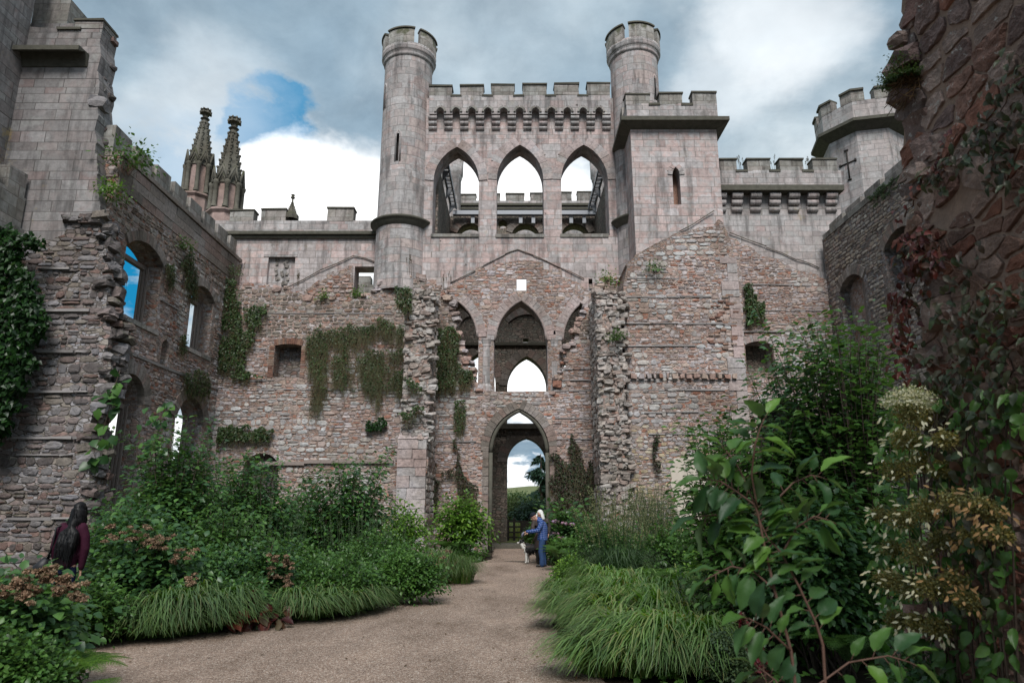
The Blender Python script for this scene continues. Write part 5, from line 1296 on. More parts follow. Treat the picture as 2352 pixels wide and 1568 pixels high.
def blades(base, az, reach, h, w, droop, seg=6, lean=None):
    """arching ribbons; arrays over blades"""
    n = len(base); s = np.linspace(0, 1, seg+1)
    d = np.stack([np.cos(az), np.sin(az), np.zeros(n)], 1); sd = np.stack([-np.sin(az), np.cos(az), np.zeros(n)], 1)
    hz = reach[:, None]*(s**1.25)[None]; vz = h[:, None]*((1+droop)[:, None]*s[None]*1.9-(1+droop)[:, None]*1.0*(s**2)[None]*(1.05+.75*droop[:, None]))
    C = base[:, None, :]+d[:, None, :]*hz[..., None]; C[..., 2] += vz; C[..., 2] = np.maximum(C[..., 2], .015)
    if lean is not None: C += lean[None, None, :]*(s**2)[None, :, None]*h[:, None, None]
    ww = w[:, None]*np.where(s < .25, .6+1.6*s, 1-((s-.25)/.75)**1.7*.94)[None]
    A = C-sd[:, None, :]*ww[..., None]/2; B = C+sd[:, None, :]*ww[..., None]/2
    V = np.stack([A, B], 2).reshape(-1, 3); k = 2*(seg+1)
    q = np.array([(2*i, 2*i+1, 2*i+3, 2*i+2) for i in range(seg)])
    return V, [(q[None]+(np.arange(n)*k)[:, None, None]).reshape(-1, 4)]
def grass(name, label, c, r, h, n, L_, mat, w=.011, group=None, lean=None, droop=(.3, .9), cat='grass clump', ry=None):
    """a clump made of many small tufts, each combed its own way"""
    c = np.array(c, float); lb = LB(); ry = ry or r; k = 16
    ta = nr.uniform(0, math.tau, k); tq = np.sqrt(nr.random(k))*.82; tx, ty = np.cos(ta)*tq*r, np.sin(ta)*tq*ry; th = h*(1-.45*tq**2)*nr.uniform(.75, 1.15, k); tl = ta+nr.normal(0, .5, k)
    if lean is not None:
        la = math.atan2(lean[1], lean[0]); tl = tl+((la-tl+math.pi) % math.tau-math.pi)*nr.uniform(.35, .85, k)
    t = nr.integers(0, k, n); a = nr.uniform(0, math.tau, n); q = np.sqrt(nr.random(n))*.17*r
    base = c+np.stack([tx[t]+np.cos(a)*q, ty[t]+np.sin(a)*q, np.zeros(n)], 1)
    az = tl[t]+nr.normal(0, .62, n); wild = nr.random(n) < .12; az = np.where(wild, nr.uniform(0, math.tau, n), az)
    lb.add(blades(base, az, L_*nr.uniform(.35, .95, n), th[t]*nr.uniform(.55, 1.12, n), w*nr.uniform(.6, 1.25, n), nr.uniform(*droop, n), 6, lean*.6 if lean is not None else None))
    o = lb.build(name, mat, None, tuple(c), True); return tag(o, label, cat, group)
def stalks(lb, st, c, r, n, h, mat_seed=None, seed_len=.25, up=.9, ry=None, tip=1.0, thick=.0025, sl=.035):
    """thin flower stalks with seed heads"""
    for i in range(n):
        a = nr.uniform(0, math.tau); q = math.sqrt(nr.random()); b = np.array(c)+np.array([math.cos(a)*q*r*.5, math.sin(a)*q*(ry or r)*.5, 0])
        hh = h*nr.uniform(.6, 1.05); t = b+np.array([math.cos(a)*q*r*(1-up)*2+nr.normal(0, .06), math.sin(a)*q*r*(1-up)*2, hh]); m = (b+t)/2+np.array([0, 0, hh*.12])
        p = bez(b, m, t, 7); st.tube([tuple(v) for v in p], thick, thick*.6, 3, cap=False)
        k = int(26*tip); s = nr.uniform(1-seed_len, 1, k); idx = np.clip((s*6).astype(int), 0, 5); f = (s*6-idx)[:, None]
        pos = p[idx]*(1-f)+p[idx+1]*f; fw = runit(k)+np.array([0, 0, 1.0])
        lb.leaves(T_tiny, pos+runit(k)*.012, fw, runit(k), sl*nr.uniform(.5, 1.1, k), sl*.35)
def fern(label, c, n, L_, mat=None, name='fern', group='ferns in the beds', az0=0, span=math.tau, h=.75):
    c = np.array(c, float); lb = LB()
    for i in range(n):
        az = az0+span*(i+nr.uniform(-.3, .3))/n; l = L_*nr.uniform(.75, 1.1); d = np.array([math.cos(az), math.sin(az), 0])
        pts = bez(c, c+d*l*.35+np.array([0, 0, l*h]), c+d*l*.95+np.array([0, 0, l*h*nr.uniform(.45, .8)]), 12)
        k = 24; s = np.linspace(.12, .985, k); idx = np.clip((s*11).astype(int), 0, 10); f = (s*11-idx)[:, None]
        pos = pts[idx]*(1-f)+pts[idx+1]*f; tan = pts[idx+1]-pts[idx]; tan /= np.linalg.norm(tan, axis=1, keepdims=True)
        side = np.cross(tan, [0, 0, 1.0]); side /= np.linalg.norm(side, axis=1, keepdims=True); upv = np.cross(side, tan)
        pl = l*.24*np.sin(math.pi*np.clip(s*.88+.10, 0, 1))**.8
        for sg in (-1, 1):                           # each pinna is itself cut into leaflets
            fw = side*sg+tan*.45+np.array([0, 0, -.12]); fw /= np.linalg.norm(fw, axis=1, keepdims=True)
            for e in np.linspace(.05, .95, 7):
                for s2 in (-1, 1):
                    f2 = fw*.55+np.cross(upv, fw)*s2
                    lb.leaves(T_tiny, pos+fw*(pl*e)[:, None], f2, upv+runit(k)*.15, pl*.30*(1.05-.75*e), pl*.12)
        tb = MB(); 
        lb.add(strips(pts, .006))
    o = lb.build(name, mat or L_fern, None, tuple(c)); return tag(o, label, 'fern', group)
def strips(pts, w):
    pts = np.asarray(pts, float); n = len(pts); t = np.gradient(pts, axis=0); sd = np.cross(t, [0.2, .9, .3]); sd /= np.maximum(np.linalg.norm(sd, axis=1, keepdims=True), 1e-6)
    V = np.stack([pts-sd*w/2, pts+sd*w/2], 1).reshape(-1, 3); return V, [np.array([(2*i, 2*i+1, 2*i+3, 2*i+2) for i in range(n-1)])]
def heads(lb, centres, r, n, sl=.022, flat=.55):
    """clustered flower heads: small petals on a dome"""
    for c in centres:
        u = runit(n); u[:, 2] = np.abs(u[:, 2]); rr = r*nr.uniform(.7, 1.15)
        q = nr.uniform(.55, 1.0, (n, 1)); pos = np.array(c)+u*np.array([rr, rr, rr*flat])*q
        lb.leaves(T_small, pos, runit(n)+u*.3, u+runit(n)*.5, sl*nr.uniform(.6, 1.2, n), sl*.95)
def wallpatch(name, label, cat, Y, loops, n, L, mats, axis='Y', sgn=-1, dry=0, dryL=.5, dmat=None, group=None, dens=None, out=.12, leafT=None, amt=.45, parts=('foliage', 'dry_stems')):
    """creeper on a wall plane: loops = 2D outlines in wall coordinates"""
    o = None; allp = [q for l in loops for q in l]; a0, a1 = min(q[0] for q in allp), max(q[0] for q in allp); z0, z1 = min(q[1] for q in allp), max(q[1] for q in allp)
    pts = []; k = 0; sd = rnd.uniform(0, 60)
    while len(pts) < n and k < n*40:
        k += 1; a, z = rnd.uniform(a0, a1), rnd.uniform(z0, z1)
        if any(inside((a+.26*vnoise(a, z, 2.2, sd)+.12*vnoise(a, z, 6, sd+2), z+.26*vnoise(a, z, 2.4, sd+1)+.12*vnoise(a, z, 6, sd+3)), l) for l in loops) and vnoise(a, z, 2.2, sd)+.45*vnoise(a, z, 6, sd) > -amt+rnd.uniform(-.15, .15): pts.append((a, z))
    pts = np.array(pts); m = len(pts); dep = Y+sgn*(.05+out*nr.random(m)**1.5)
    pos = np.stack([pts[:, 0], dep, pts[:, 1]], 1) if axis == 'Y' else np.stack([dep, pts[:, 0], pts[:, 1]], 1)
    nv = np.array([0, sgn, 0.]) if axis == 'Y' else np.array([sgn, 0., 0])
    c = tuple(pos.mean(0)); o = thing(name, label, cat, c, group)
    lb = LB(); fw = runit(m)*.8+np.array([0, 0, -.9])+nv*.35; lb.leaves(leafT or T_ivy, pos, fw, nv*1.0+runit(m)*.5+np.array([0, 0, .3]), L*nr.uniform(.6, 1.2, m), L*.8*nr.uniform(.7, 1.1, m)); lb.build(parts[0], mats, o)
    if dry:
        lb = LB(); idx = nr.integers(0, m, dry)
        for i in idx:
            l = dryL*nr.uniform(.3, 1.1); p0 = pos[i]+nv*.02; j = nr.normal(0, .05, 5).cumsum()
            tv = np.array([1., 0, 0]) if axis == 'Y' else np.array([0, 1., 0])
            lb.add(strips([p0+np.array([0, 0, -l*q/4])+tv*j[q]+nv*.01*math.sin(q*2) for q in range(5)], .008))
            if nr.random() < .5:
                kk = 4; pz = p0+np.outer(nr.random(kk), [0, 0, -l]); lb.leaves(T_tiny, pz, runit(kk)+np.array([0, 0, -.6]), nv+runit(kk)*.4, L*.55, L*.4)
        lb.build(parts[1], dmat or L_dry, o)
    return o
def gp(x, y, Y):                                     # crown point seen at (x,y), distance Y
    q = P(x, y, Y); return (q.x, q.y, q.z)
def span(x0, x1, y, Y): return (P(x1, y, Y).x-P(x0, y, Y).x)/2
def shrub_px(name, label, cat, x0, x1, ytop, Y, nt, lpt, L, mat, zb=0, dy=None, **k):
    xm = (x0+x1)/2; top = P(xm, ytop, Y).z; rx = span(x0, x1, ytop, Y); cz = zb+(top-zb)*.52
    return bush(name, label, cat, (P(xm, 1150, Y).x, Y, zb), (P(xm, 1150, Y).x, Y, cz), (rx, dy or rx*.7, top-cz), nt, lpt, L, mat, **k)
# ------------------------------------------------------------------ left bed
shrub_px('shrub', 'big dark birch-leaved shrub with upright sprigs, in front of the left doorway', 'shrub', 300, 500, 985, 14.2, 150, 46, .125, L_dark, sprigs=14, sprig_h=.55, tubes=60)
shrub_px('shrub', 'dark shrub with long thin sprigs below the rubble wall, left of the torn buttress', 'shrub', 470, 700, 1050, 15.6, 120, 46, .125, L_dark, sprigs=14, sprig_h=.75, tubes=60)
shrub_px('shrub', 'tall loose shrub with a single high sprig, nearest to the torn buttress', 'shrub', 690, 905, 1058, 17.0, 120, 44, .13, L_dark, sprigs=12, sprig_h=.75, tubes=60)
shrub_px('shrub', 'broad low dark shrub filling the bed below the left doorways', 'shrub', 215, 420, 1120, 12.4, 110, 46, .12, L_dark, tubes=30)
shrub_px('shrub', 'low dark shrub between the two left sprigged shrubs', 'shrub', 400, 640, 1150, 13.0, 110, 44, .095, L_mid, tubes=30)
shrub_px('shrub', 'bright leaved bush beside the gate, growing against the wall left of the arch', 'shrub', 990, 1128, 1135, 25.2, 120, 40, .14, L_bright, tubes=30)
shrub_px('shrub', 'yellow green bush at the foot of the torn buttress', 'shrub', 860, 985, 1150, 21.0, 70, 40, .13, L_bright, tubes=20)
shrub_px('shrub', 'dark shrub filling the bed between the second doorway and the rubble wall', 'shrub', 420, 610, 1040, 17.5, 120, 46, .11, L_dark, tubes=40, sprigs=6, sprig_h=.25)
shrub_px('shrub', 'leafy shrub under the long timber lintel of the rubble wall', 'shrub', 600, 800, 1095, 17.8, 120, 46, .11, L_dark, tubes=40, sprigs=7, sprig_h=.3)
shrub_px('shrub', 'dark shrub growing in the first left doorway', 'shrub', 215, 345, 1160, 15.5, 80, 46, .10, L_dark, tubes=40, sprigs=3, sprig_h=.3)
def hydrangea(label, x0, x1, ytop, Y, nt, hd, L=.12, grp='hydrangeas with dried heads'):
    o = shrub_px('hydrangea', label, 'hydrangea', x0, x1, ytop, Y, nt, 34, L, L_dark, group=None, tubes=30, W=.72)
    for (hx, hy, hr) in hd:
        lb = LB(); c0 = np.array(gp(hx, hy, Y-.45)); cs = [c0+nr.normal(0, hr*.6, 3)*np.array([1, .7, .5]) for q in range(8)]
        heads(lb, cs, hr*.38, 70, .026); lb.build('flower_head', L_brown, o)
    return o
hydrangea('hydrangea with wide tan dried heads in the middle of the left bed', 232, 480, 1205, 10.9, 130, [(318, 1240, .22), (342, 1252, .2), (300, 1232, .17), (412, 1272, .16), (258, 1226, .15), (370, 1240, .12), (402, 1284, .1), (438, 1336, .13)])
hydrangea('hydrangea with brown heads at the lower left corner, nearest to the camera', -60, 190, 1310, 6.9, 110, [(30, 1345, .13), (85, 1335, .14), (130, 1335, .12), (150, 1352, .1), (10, 1362, .1), (60, 1362, .11), (112, 1310, .07), (182, 1370, .08)], .11)
hydrangea('hydrangea with small rusty heads behind the grass mounds', 560, 690, 1225, 12.2, 60, [(640, 1285, .16), (655, 1300, .14), (662, 1325, .1), (622, 1320, .08), (668, 1342, .1)], .10)
# mass of perennials
shrub_px('perennials', 'dense small leaved perennials in the middle of the left bed', 'perennials', 560, 800, 1235, 14.6, 150, 60, .065, L_mid, tubes=0, W=.7, spread=.7, shell=.25)
shrub_px('perennials', 'leafy perennials spilling to the path edge opposite the dog', 'perennials', 760, 1010, 1215, 15.2, 170, 60, .065, L_mid, tubes=0, W=.7, spread=.7, shell=.25)
shrub_px('perennials', 'low leafy perennials with yellowing skirts at the bend of the path', 'perennials', 660, 905, 1275, 12.6, 150, 56, .07, L_mid, tubes=0, W=.7, spread=.75, shell=.25)
shrub_px('perennials', 'dark leafy perennials behind the left grass mounds', 'perennials', 430, 650, 1255, 12.0, 130, 52, .08, L_dark, tubes=0, W=.7, spread=.75, shell=.25)
shrub_px('perennials', 'dim leafy perennials below the woman in the maroon jacket', 'perennials', 150, 330, 1330, 9.4, 90, 50, .07, L_mid, tubes=0, W=.7, spread=.75, shell=.25)
shrub_px('perennials', 'leafy perennials right at the gravel between the grass row and the path bend', 'perennials', 850, 1035, 1262, 13.6, 170, 56, .07, L_mid, tubes=0, W=.7, spread=.8, shell=.2)
shrub_px('perennials', 'dark perennials behind the red leaved plant', 'perennials', 500, 640, 1330, 11.2, 70, 46, .075, L_dark, tubes=0, W=.7, spread=.8, shell=.2)
def spires(label, x0, x1, ytop, Y, n, group='spiky seed stems'):
    c = P((x0+x1)/2, 1200, Y); lb = LB(); st = MB(); r = span(x0, x1, 1200, Y); o = thing('seeding_perennial', label, 'perennials', (c.x, Y, 0), None)
    stalks(lb, st, (c.x, Y, .1), r*1.6, n, P(600, ytop, Y).z, seed_len=.28, up=.95, ry=1.0, thick=.006, sl=.04); lb.build('seed_spike', L_grey, o); st.build('stem', L_grey, o)
spires('thin green seed spires over the left perennials', 480, 720, 1165, 14.8, 60)
spires('thin arching seed spires near the torn buttress', 720, 960, 1175, 16.0, 80)
# arching grass mounds
def mound(label, x, y, r, h, n, lean=None, w=.026, L_=.75, mat=None):
    g = G(x, y); return grass('grass_clump', label, (g.x, g.y+r*.75, 0), r*1.05, h, int(n*.85), L_, mat or (L_grassd if x < 1100 else L_grass), w, 'arching grass mounds along the path', lean, ry=r*.6)
mound('arching grass mound at the left end of the path edge', 235, 1478, .62, .52, 1700, np.array([.15, -.4, 0]))
mound('arching grass mound second from the left on the path edge', 330, 1474, .68, .58, 2000, np.array([.2, -.4, 0]))
mound('biggest arching grass mound on the left path edge', 440, 1458, .68, .62, 2400, np.array([.25, -.4, 0]))
mound('arching grass mound right after the red leaved plant', 668, 1430, .55, .50, 1800, np.array([.25, -.35, 0]))
mound('arching grass mound in the middle of the left path edge', 735, 1420, .6, .55, 2000, np.array([.25, -.35, 0]))
mound('arching grass mound at the outer end of the left row', 805, 1408, .55, .5, 1700, np.array([.15, -.4, 0]))
mound('fine grass tuft at the bend of the path', 1020, 1345, .7, .75, 2200, None, .010, .7, L_grassd)
mound('upright grass tuft behind the biggest left mound', 385, 1400, .6, .75, 1400, None, .014)
mound('grass tuft in front of the hydrangea', 290, 1415, .6, .7, 1400, None, .014)
# red leaved plant
g = G(572, 1446); o = thing('red_leaved_plant', 'low plant with large red autumn leaves between two grass mounds', 'plant', (g.x, g.y+.3, 0)); lb = LB(); k = 70
pos = np.array([g.x, g.y+.12, .08])+np.stack([nr.normal(0, .22, k), nr.normal(0, .15, k), np.abs(nr.normal(0, .16, k))], 1); lb.leaves(T_big, pos, runit(k)+np.array([0, -.3, -.1]), np.array([[0, -.3, 1]])+runit(k)*.4, .2, .14); lb.build('foliage', L_red, o)
# rusty heads at the path corner
g = G(1010, 1350); o = thing('dried_perennial', 'rust brown dried flower heads at the bend of the path', 'perennials', (g.x, g.y+.3, 0)); lb = LB(); heads(lb, [np.array([g.x+nr.normal(-.1, .25), g.y+.4, nr.uniform(.25, .75)]) for q in range(10)], .13, 120, .03); lb.build('flower_head', L_brown, o)
st = MB()
for q in range(10): st.tube([(g.x+nr.normal(0, .1), g.y+.5, 0), (g.x+nr.normal(-.1, .25), g.y+.4, .6)], .006, .004, 4)
st.build('stem', M['twig'], o)
# ferns
q = G(1035, 1290); fern('fern beside the bright bush left of the gate', (q.x, q.y+.6, .05), 13, 1.15)
q = gp(40, 1290, 9.0); fern('fern in front of the left wall, beside the woman', (q[0]-.4, 9.0, .12), 16, 1.25)
q = gp(10, 1290, 7.6); fern('fern at the left frame edge', (q[0]-.2, 7.6, .1), 15, 1.2)
q = gp(160, 1430, 6.6); fern('low bright fern in the lower left corner', (q[0], 6.6, .25), 14, .62, L_bright, h=.45)
q = gp(170, 1500, 5.9); fern('bright fern spreading onto the path, bottom left', (q[0], 5.9, .12), 14, .6, L_bright, h=.4)
shrub_px('perennials', 'dark leafy perennials filling the bottom left corner', 'perennials', -90, 180, 1420, 6.2, 150, 50, .06, L_mid, tubes=0, W=.75, spread=.8, shell=.2)
shrub_px('perennials', 'small leaved perennials over the path edge at the bottom left', 'perennials', 60, 235, 1475, 6.1, 80, 44, .05, L_mid, tubes=0, W=.75, spread=.8, shell=.2)
shrub_px('perennials', 'low leafy edging between bright bush and path bend', 'perennials', 1000, 1120, 1268, 24.0, 60, 40, .10, L_mid, tubes=0, spread=.8, shell=.2)
# vine hanging at the left doorway
def big_vine(label, pxs, Y, n, L, mat, stem=M['bark'], name='vine', Ty=None, jit=.15, thick=.012):
    pts = [P(x, y, Y) for x, y in pxs]; o = thing(name, label, 'vine', tuple(pts[-1])); st = MB(); st.tube(pts, thick, thick*.5, 5); st.build('stem', stem, o)
    A = np.array([tuple(p) for p in pts]); s = nr.uniform(0, len(pts)-1.001, n); i = s.astype(int); f = (s-i)[:, None]; pos = A[i]*(1-f)+A[i+1]*f+nr.normal(0, jit, (n, 3))*np.array([1, .6, .6])
    lb = LB(); lb.leaves(Ty or T_small, pos, runit(n)+np.array([0, -.4, -.7]), np.array([[0, -1, .6]])+runit(n)*.4, L*nr.uniform(.6, 1.2, n), L*.85); lb.build('foliage', mat, o); return o
big_vine('large leaved vine hanging over the left doorway', [(276, 850), (262, 890), (255, 920), (245, 960), (232, 1000), (215, 1040), (222, 1060)], 18.6, 34, .34, L_dark, jit=.16)
big_vine('climbing shoot with big leaves between the left doorways', [(345, 1080), (352, 1030), (368, 980), (372, 945), (350, 940)], 17.5, 50, .22, L_dark, jit=.22)
# ivy and creepers on the left walls
ivy = [pp([(-30, 500), (40, 520), (75, 545), (100, 545), (112, 575), (85, 580), (60, 560), (62, 600), (88, 650), (100, 700), (118, 745), (110, 790), (85, 800), (78, 850), (60, 900), (45, 960), (20, 1010), (-30, 1020)], 18.9)]
wallpatch('ivy', 'thick dark ivy curtain on the left frame edge', 'ivy', 18.9, ivy, 5200, .17, L_ivyd, out=.55, amt=.9)
wallpatch('ivy', 'dark green ivy column in the inner left corner of the courtyard', 'ivy', 28.7, [pp([(512, 640), (540, 640), (548, 690), (560, 760), (580, 740), (585, 780), (560, 820), (570, 850), (520, 848), (506, 850), (510, 760)], 28.7), pp([(560, 720), (612, 700), (620, 690), (600, 740), (585, 770)], 28.7), pp([(520, 850), (560, 850), (600, 865), (540, 872)], 28.7)], 3000, .11, L_ivy, dry=500, dryL=.7, amt=.35)
wallpatch('ivy', 'half dead brown ivy spreading over the middle of the rubble wall', 'ivy', 28.7, [pp([(706, 790), (718, 758), (738, 748), (750, 775), (756, 820), (752, 880), (748, 905), (735, 890), (715, 850)], 28.7), pp([(750, 762), (785, 756), (805, 745), (812, 775), (790, 790), (760, 790)], 28.7), pp([(805, 750), (850, 750), (882, 726), (898, 742), (912, 765), (900, 768), (880, 752), (850, 770), (828, 772), (820, 790), (806, 780)], 28.7), pp([(780, 800), (798, 790), (800, 840), (795, 885), (770, 885)], 28.7), pp([(815, 815), (850, 802), (900, 808), (925, 800), (932, 815), (890, 828), (892, 850), (880, 872), (900, 895), (860, 900), (820, 890), (840, 865), (830, 840)], 28.7), pp([(890, 880), (905, 862), (935, 845), (936, 892), (905, 898)], 28.7), pp([(905, 762), (925, 740), (935, 760), (935, 790), (918, 782)], 28.7)], 4300, .08, L_ivy, dry=2300, dryL=.65, amt=.28)
wallpatch('moss', 'thin brown moss film behind the half dead ivy on the rubble wall', 'moss', 28.72, [pp([(705, 800), (718, 762), (760, 755), (820, 750), (882, 730), (912, 765), (936, 765), (936, 890), (880, 896), (800, 890), (740, 892), (715, 850)], 28.72)], 2600, .055, L_dry, dry=900, dryL=.4, out=.04, amt=.3)
wallpatch('dry_creeper', 'thin dead creeper strands hanging below the brown ivy', 'creeper', 28.7, [pp([(716, 885), (745, 885), (742, 900), (738, 930), (718, 925)], 28.7), pp([(860, 890), (880, 890), (875, 930), (864, 925)], 28.7)], 260, .07, L_dry, dry=160, dryL=.9, amt=.5)
wallpatch('ivy', 'brown and green ivy on the torn buttress flank beside the arcade', 'ivy', 28.66, [pp([(1000, 755), (1030, 750), (1052, 770), (1055, 800), (1052, 830), (1070, 850), (1090, 868), (1060, 885), (1030, 895), (1002, 900)], 28.66)], 2600, .10, L_ivy, dry=900, dryL=.6, amt=.4)
wallpatch('ivy', 'small tuft of ivy on the buttress face', 'ivy', 26.1, [pp([(908, 660), (945, 665), (945, 700), (930, 720), (915, 690)], 26.1), pp([(930, 870), (955, 865), (965, 890), (945, 905)], 26.1), pp([(925, 945), (970, 930), (975, 945), (930, 965)], 26.1)], 900, .09, L_ivy, dry=260, dryL=.45, out=.25)
wallpatch('ivy', 'small ivy arc on the rubble wall above the left shrubs', 'ivy', 28.7, [pp([(842, 975), (858, 965), (890, 958), (892, 975), (862, 985), (858, 1000), (846, 995)], 28.7)], 420, .10, L_ivyd)
wallpatch('ivy', 'wispy ivy band above the left shrubs at doorway height', 'ivy', 28.7, [pp([(500, 985), (540, 972), (600, 980), (630, 985), (620, 1015), (560, 1010), (505, 1015)], 28.7)], 1300, .11, L_ivy, dry=200, amt=.2)
wallpatch('ivy', 'small hanging ivy left of the gate arch', 'ivy', 28.7, [pp([(1044, 920), (1068, 918), (1070, 950), (1060, 985), (1050, 990), (1046, 950)], 28.7)], 420, .09, L_ivy, dry=130, dryL=.6)
wallpatch('wine_creeper', 'bare reddish creeper climbing left of the gate', 'creeper', 28.7, [pp([(984, 1075), (1000, 1060), (1008, 1120), (1002, 1190), (985, 1200)], 28.7), pp([(1040, 1010), (1050, 1000), (1060, 1080), (1095, 1130), (1098, 1160), (1060, 1150), (1050, 1100), (1020, 1090), (1045, 1060)], 28.7)], 1500, .085, L_wine, dry=220, dryL=.7, amt=.45)
for lab, loop, n in (('brown ivy beard between the two tall left windows', [(408, 600), (430, 560), (445, 640), (440, 690), (425, 690)], 800), ('small brown ivy beard beside the first left window', [(372, 610), (390, 605), (392, 650), (378, 668)], 300), ('mossy beard hanging above the second left doorway', [(412, 860), (445, 845), (475, 862), (472, 905), (440, 915), (415, 905)], 900), ('thin dead strands above the first left doorway', [(258, 580), (270, 575), (272, 640), (262, 660)], 200), ('green ivy tuft between the left window and doorway', [(403, 770), (420, 765), (418, 810), (405, 812)], 200)):
    wallpatch('ivy', lab, 'ivy', XL+.07, [ppx(loop, XL)], n, .085, L_ivy, 'X', 1, dry=n//3, dryL=.5, out=.12, amt=.6)
# wall-top weeds
def tuft(label, x, y, Y, r, h, n, mat=None, name='wall_fern', cat='plant', L=.10, sprig=6):
    c = gp(x, y, Y); return bush(name, label, cat, c, (c[0], c[1], c[2]+h*.5), (r, r, h*.5), n, 14, L, mat or L_mid, tubes=sprig, stem=M['twig'], r0=.008, spread=.2)
tuft('leafy sapling sprouting from the top of the left side wall', 292, 400, 19.9, .75, 1.2, 26, L_mid, 'wall_sapling', 'sapling', .15, 20)
tuft('bright fern tuft on the broken end of the left side wall', 255, 455, 19.5, .4, .45, 30, L_bright)
tuft('small green tuft under the coping of the left side wall', 428, 575, 24.3, .22, .35, 12, L_mid)
tuft('grass and weeds on the inner left corner of the rubble wall top', 528, 650, 28.9, .45, .9, 24, L_grey)
tuft('green tuft below the square opening beside the round tower', 822, 686, 28.9, .3, .35, 18, L_bright)
tuft('green tuft under the drip of the rubble wall top', 745, 690, 28.7, .25, .3, 12, L_bright)
tuft('small green tuft halfway down the torn rubble face', 1418, 785, 26.0, .3, .4, 18, L_mid)
tuft('green fern tuft on top of the torn pier right of the gate', 1392, 652, 26.3, .35, .35, 14, L_bright)
tuft('small dark fern on the face of the square tower base', 1502, 626, 26.5, .3, .3, 16, L_mid)
for lab, x, y, Y, h in (('dead seed stalk on the ashlar ledge under the carved panel', 690, 660, 29.4, .7), ('dead brown stalks on the torn buttress top', 945, 632, 26.6, 1.0), ('dead stalks at the inner left corner of the wall top', 545, 655, 29.2, 1.0), ('dead stalk beside the arcade', 1028, 664, 28.8, .9), ('dead weed in the first gap of the right battlements', 1706, 392, 29.5, .8), ('dead weed in the second gap of the right battlements', 1782, 392, 29.5, .7), ('dead weed in the third gap of the right battlements', 1857, 392, 29.5, .8)):
    c = gp(x, y, Y); lb = LB(); st = MB(); stalks(lb, st, c, .5, 5, h, thick=.007, sl=.06, seed_len=.4); o = thing('dead_weed', lab, 'weed', c); lb.build('seed_head', L_dry, o); st.build('stem', L_dry, o)
# ------------------------------------------------------------------ right bed
shrub_px('tall_shrub', 'tall shrub with heart shaped leaves in front of the right side wall', 'shrub', 1715, 2105, 735, 9.2, 330, 60, .10, L_dark, sprigs=16, sprig_h=.25, tubes=90)
shrub_px('tall_shrub', 'loose green shrub with long leafy shoots in front of the plaster patch', 'shrub', 1590, 1850, 960, 8.8, 130, 46, .105, L_mid, sprigs=12, sprig_h=.30, tubes=60)
shrub_px('shrub', 'dark rounded shrub low under the heart leaved shrub', 'shrub', 1680, 2060, 1070, 8.0, 190, 56, .09, L_dark, tubes=30)
shrub_px('tall_shrub', 'slender leafy shrub at the outer left of the right shrubs, open sprays against the rubble', 'shrub', 1560, 1730, 935, 9.6, 75, 36, .105, L_mid, sprigs=12, sprig_h=.35, tubes=50, shell=.7)
shrub_px('tall_shrub', 'highest loose leafy sprays in front of the right side wall window', 'shrub', 1860, 2095, 680, 8.4, 100, 36, .115, L_mid, sprigs=16, sprig_h=.2, tubes=70, shell=.75)
shrub_px('feathery_shrub', 'fine feathery grey green shrub against the plaster patch', 'shrub', 1430, 1570, 1085, 22.0, 160, 50, .10, L_grey, T=T_narrow, W=.2, tubes=40)
shrub_px('perennials', 'pale leafy perennials with brown seed heads at the foot of the right torn pier', 'perennials', 1300, 1480, 1185, 20.0, 130, 50, .10, L_mid, tubes=0, spread=.75, shell=.25)
shrub_px('perennials', 'leafy perennials in the middle of the right bed', 'perennials', 1440, 1640, 1195, 17.0, 140, 50, .10, L_mid, tubes=0, spread=.75, shell=.25)
shrub_px('perennials', 'light green low bush on the path edge behind the tall grass', 'perennials', 1268, 1345, 1290, 16.6, 80, 44, .075, L_bright, tubes=0, spread=.8, shell=.2)
shrub_px('perennials', 'yellow green leafy perennials right of the tall grass', 'perennials', 1560, 1760, 1225, 12.5, 140, 50, .085, L_bright, tubes=0, spread=.75, shell=.25)
shrub_px('perennials', 'dark leafy perennials under the near branch', 'perennials', 1700, 1960, 1240, 10.0, 150, 50, .08, L_mid, tubes=0, spread=.75, shell=.25)
shrub_px('perennials', 'low dim perennials at the bottom right corner', 'perennials', 1950, 2380, 1450, 5.2, 170, 44, .06, L_dark, tubes=0, spread=.8, shell=.2)
shrub_px('perennials', 'fine leaved herb on the path edge at the bottom of the right bed', 'perennials', 1600, 1700, 1440, 7.4, 90, 50, .035, L_grey, tubes=0, spread=.8, shell=.2)
o = thing('hydrangea', 'pink lacecap hydrangea at the wall behind the couple with the dog', 'hydrangea', gp(1300, 1270, 23.6)); q = gp(1290, 1170, 23.6)
b = shrub_px('leaves', None, None, 1262, 1330, 1158, 23.6, 70, 22, .22, L_dark, tubes=10)
for ch in list(b.children): ch.parent = o; ch.location = Vector(WL[b])-Vector(WL[o])
bpy.data.objects.remove(b)
for x, y in ((1276, 1198), (1297, 1203), (1288, 1235), (1312, 1205), (1275, 1225)):
    lb = LB(); heads(lb, [gp(x, y, 23.0)], .15, 60, .055, .35); lb.build('flower_head', L_pink, o)
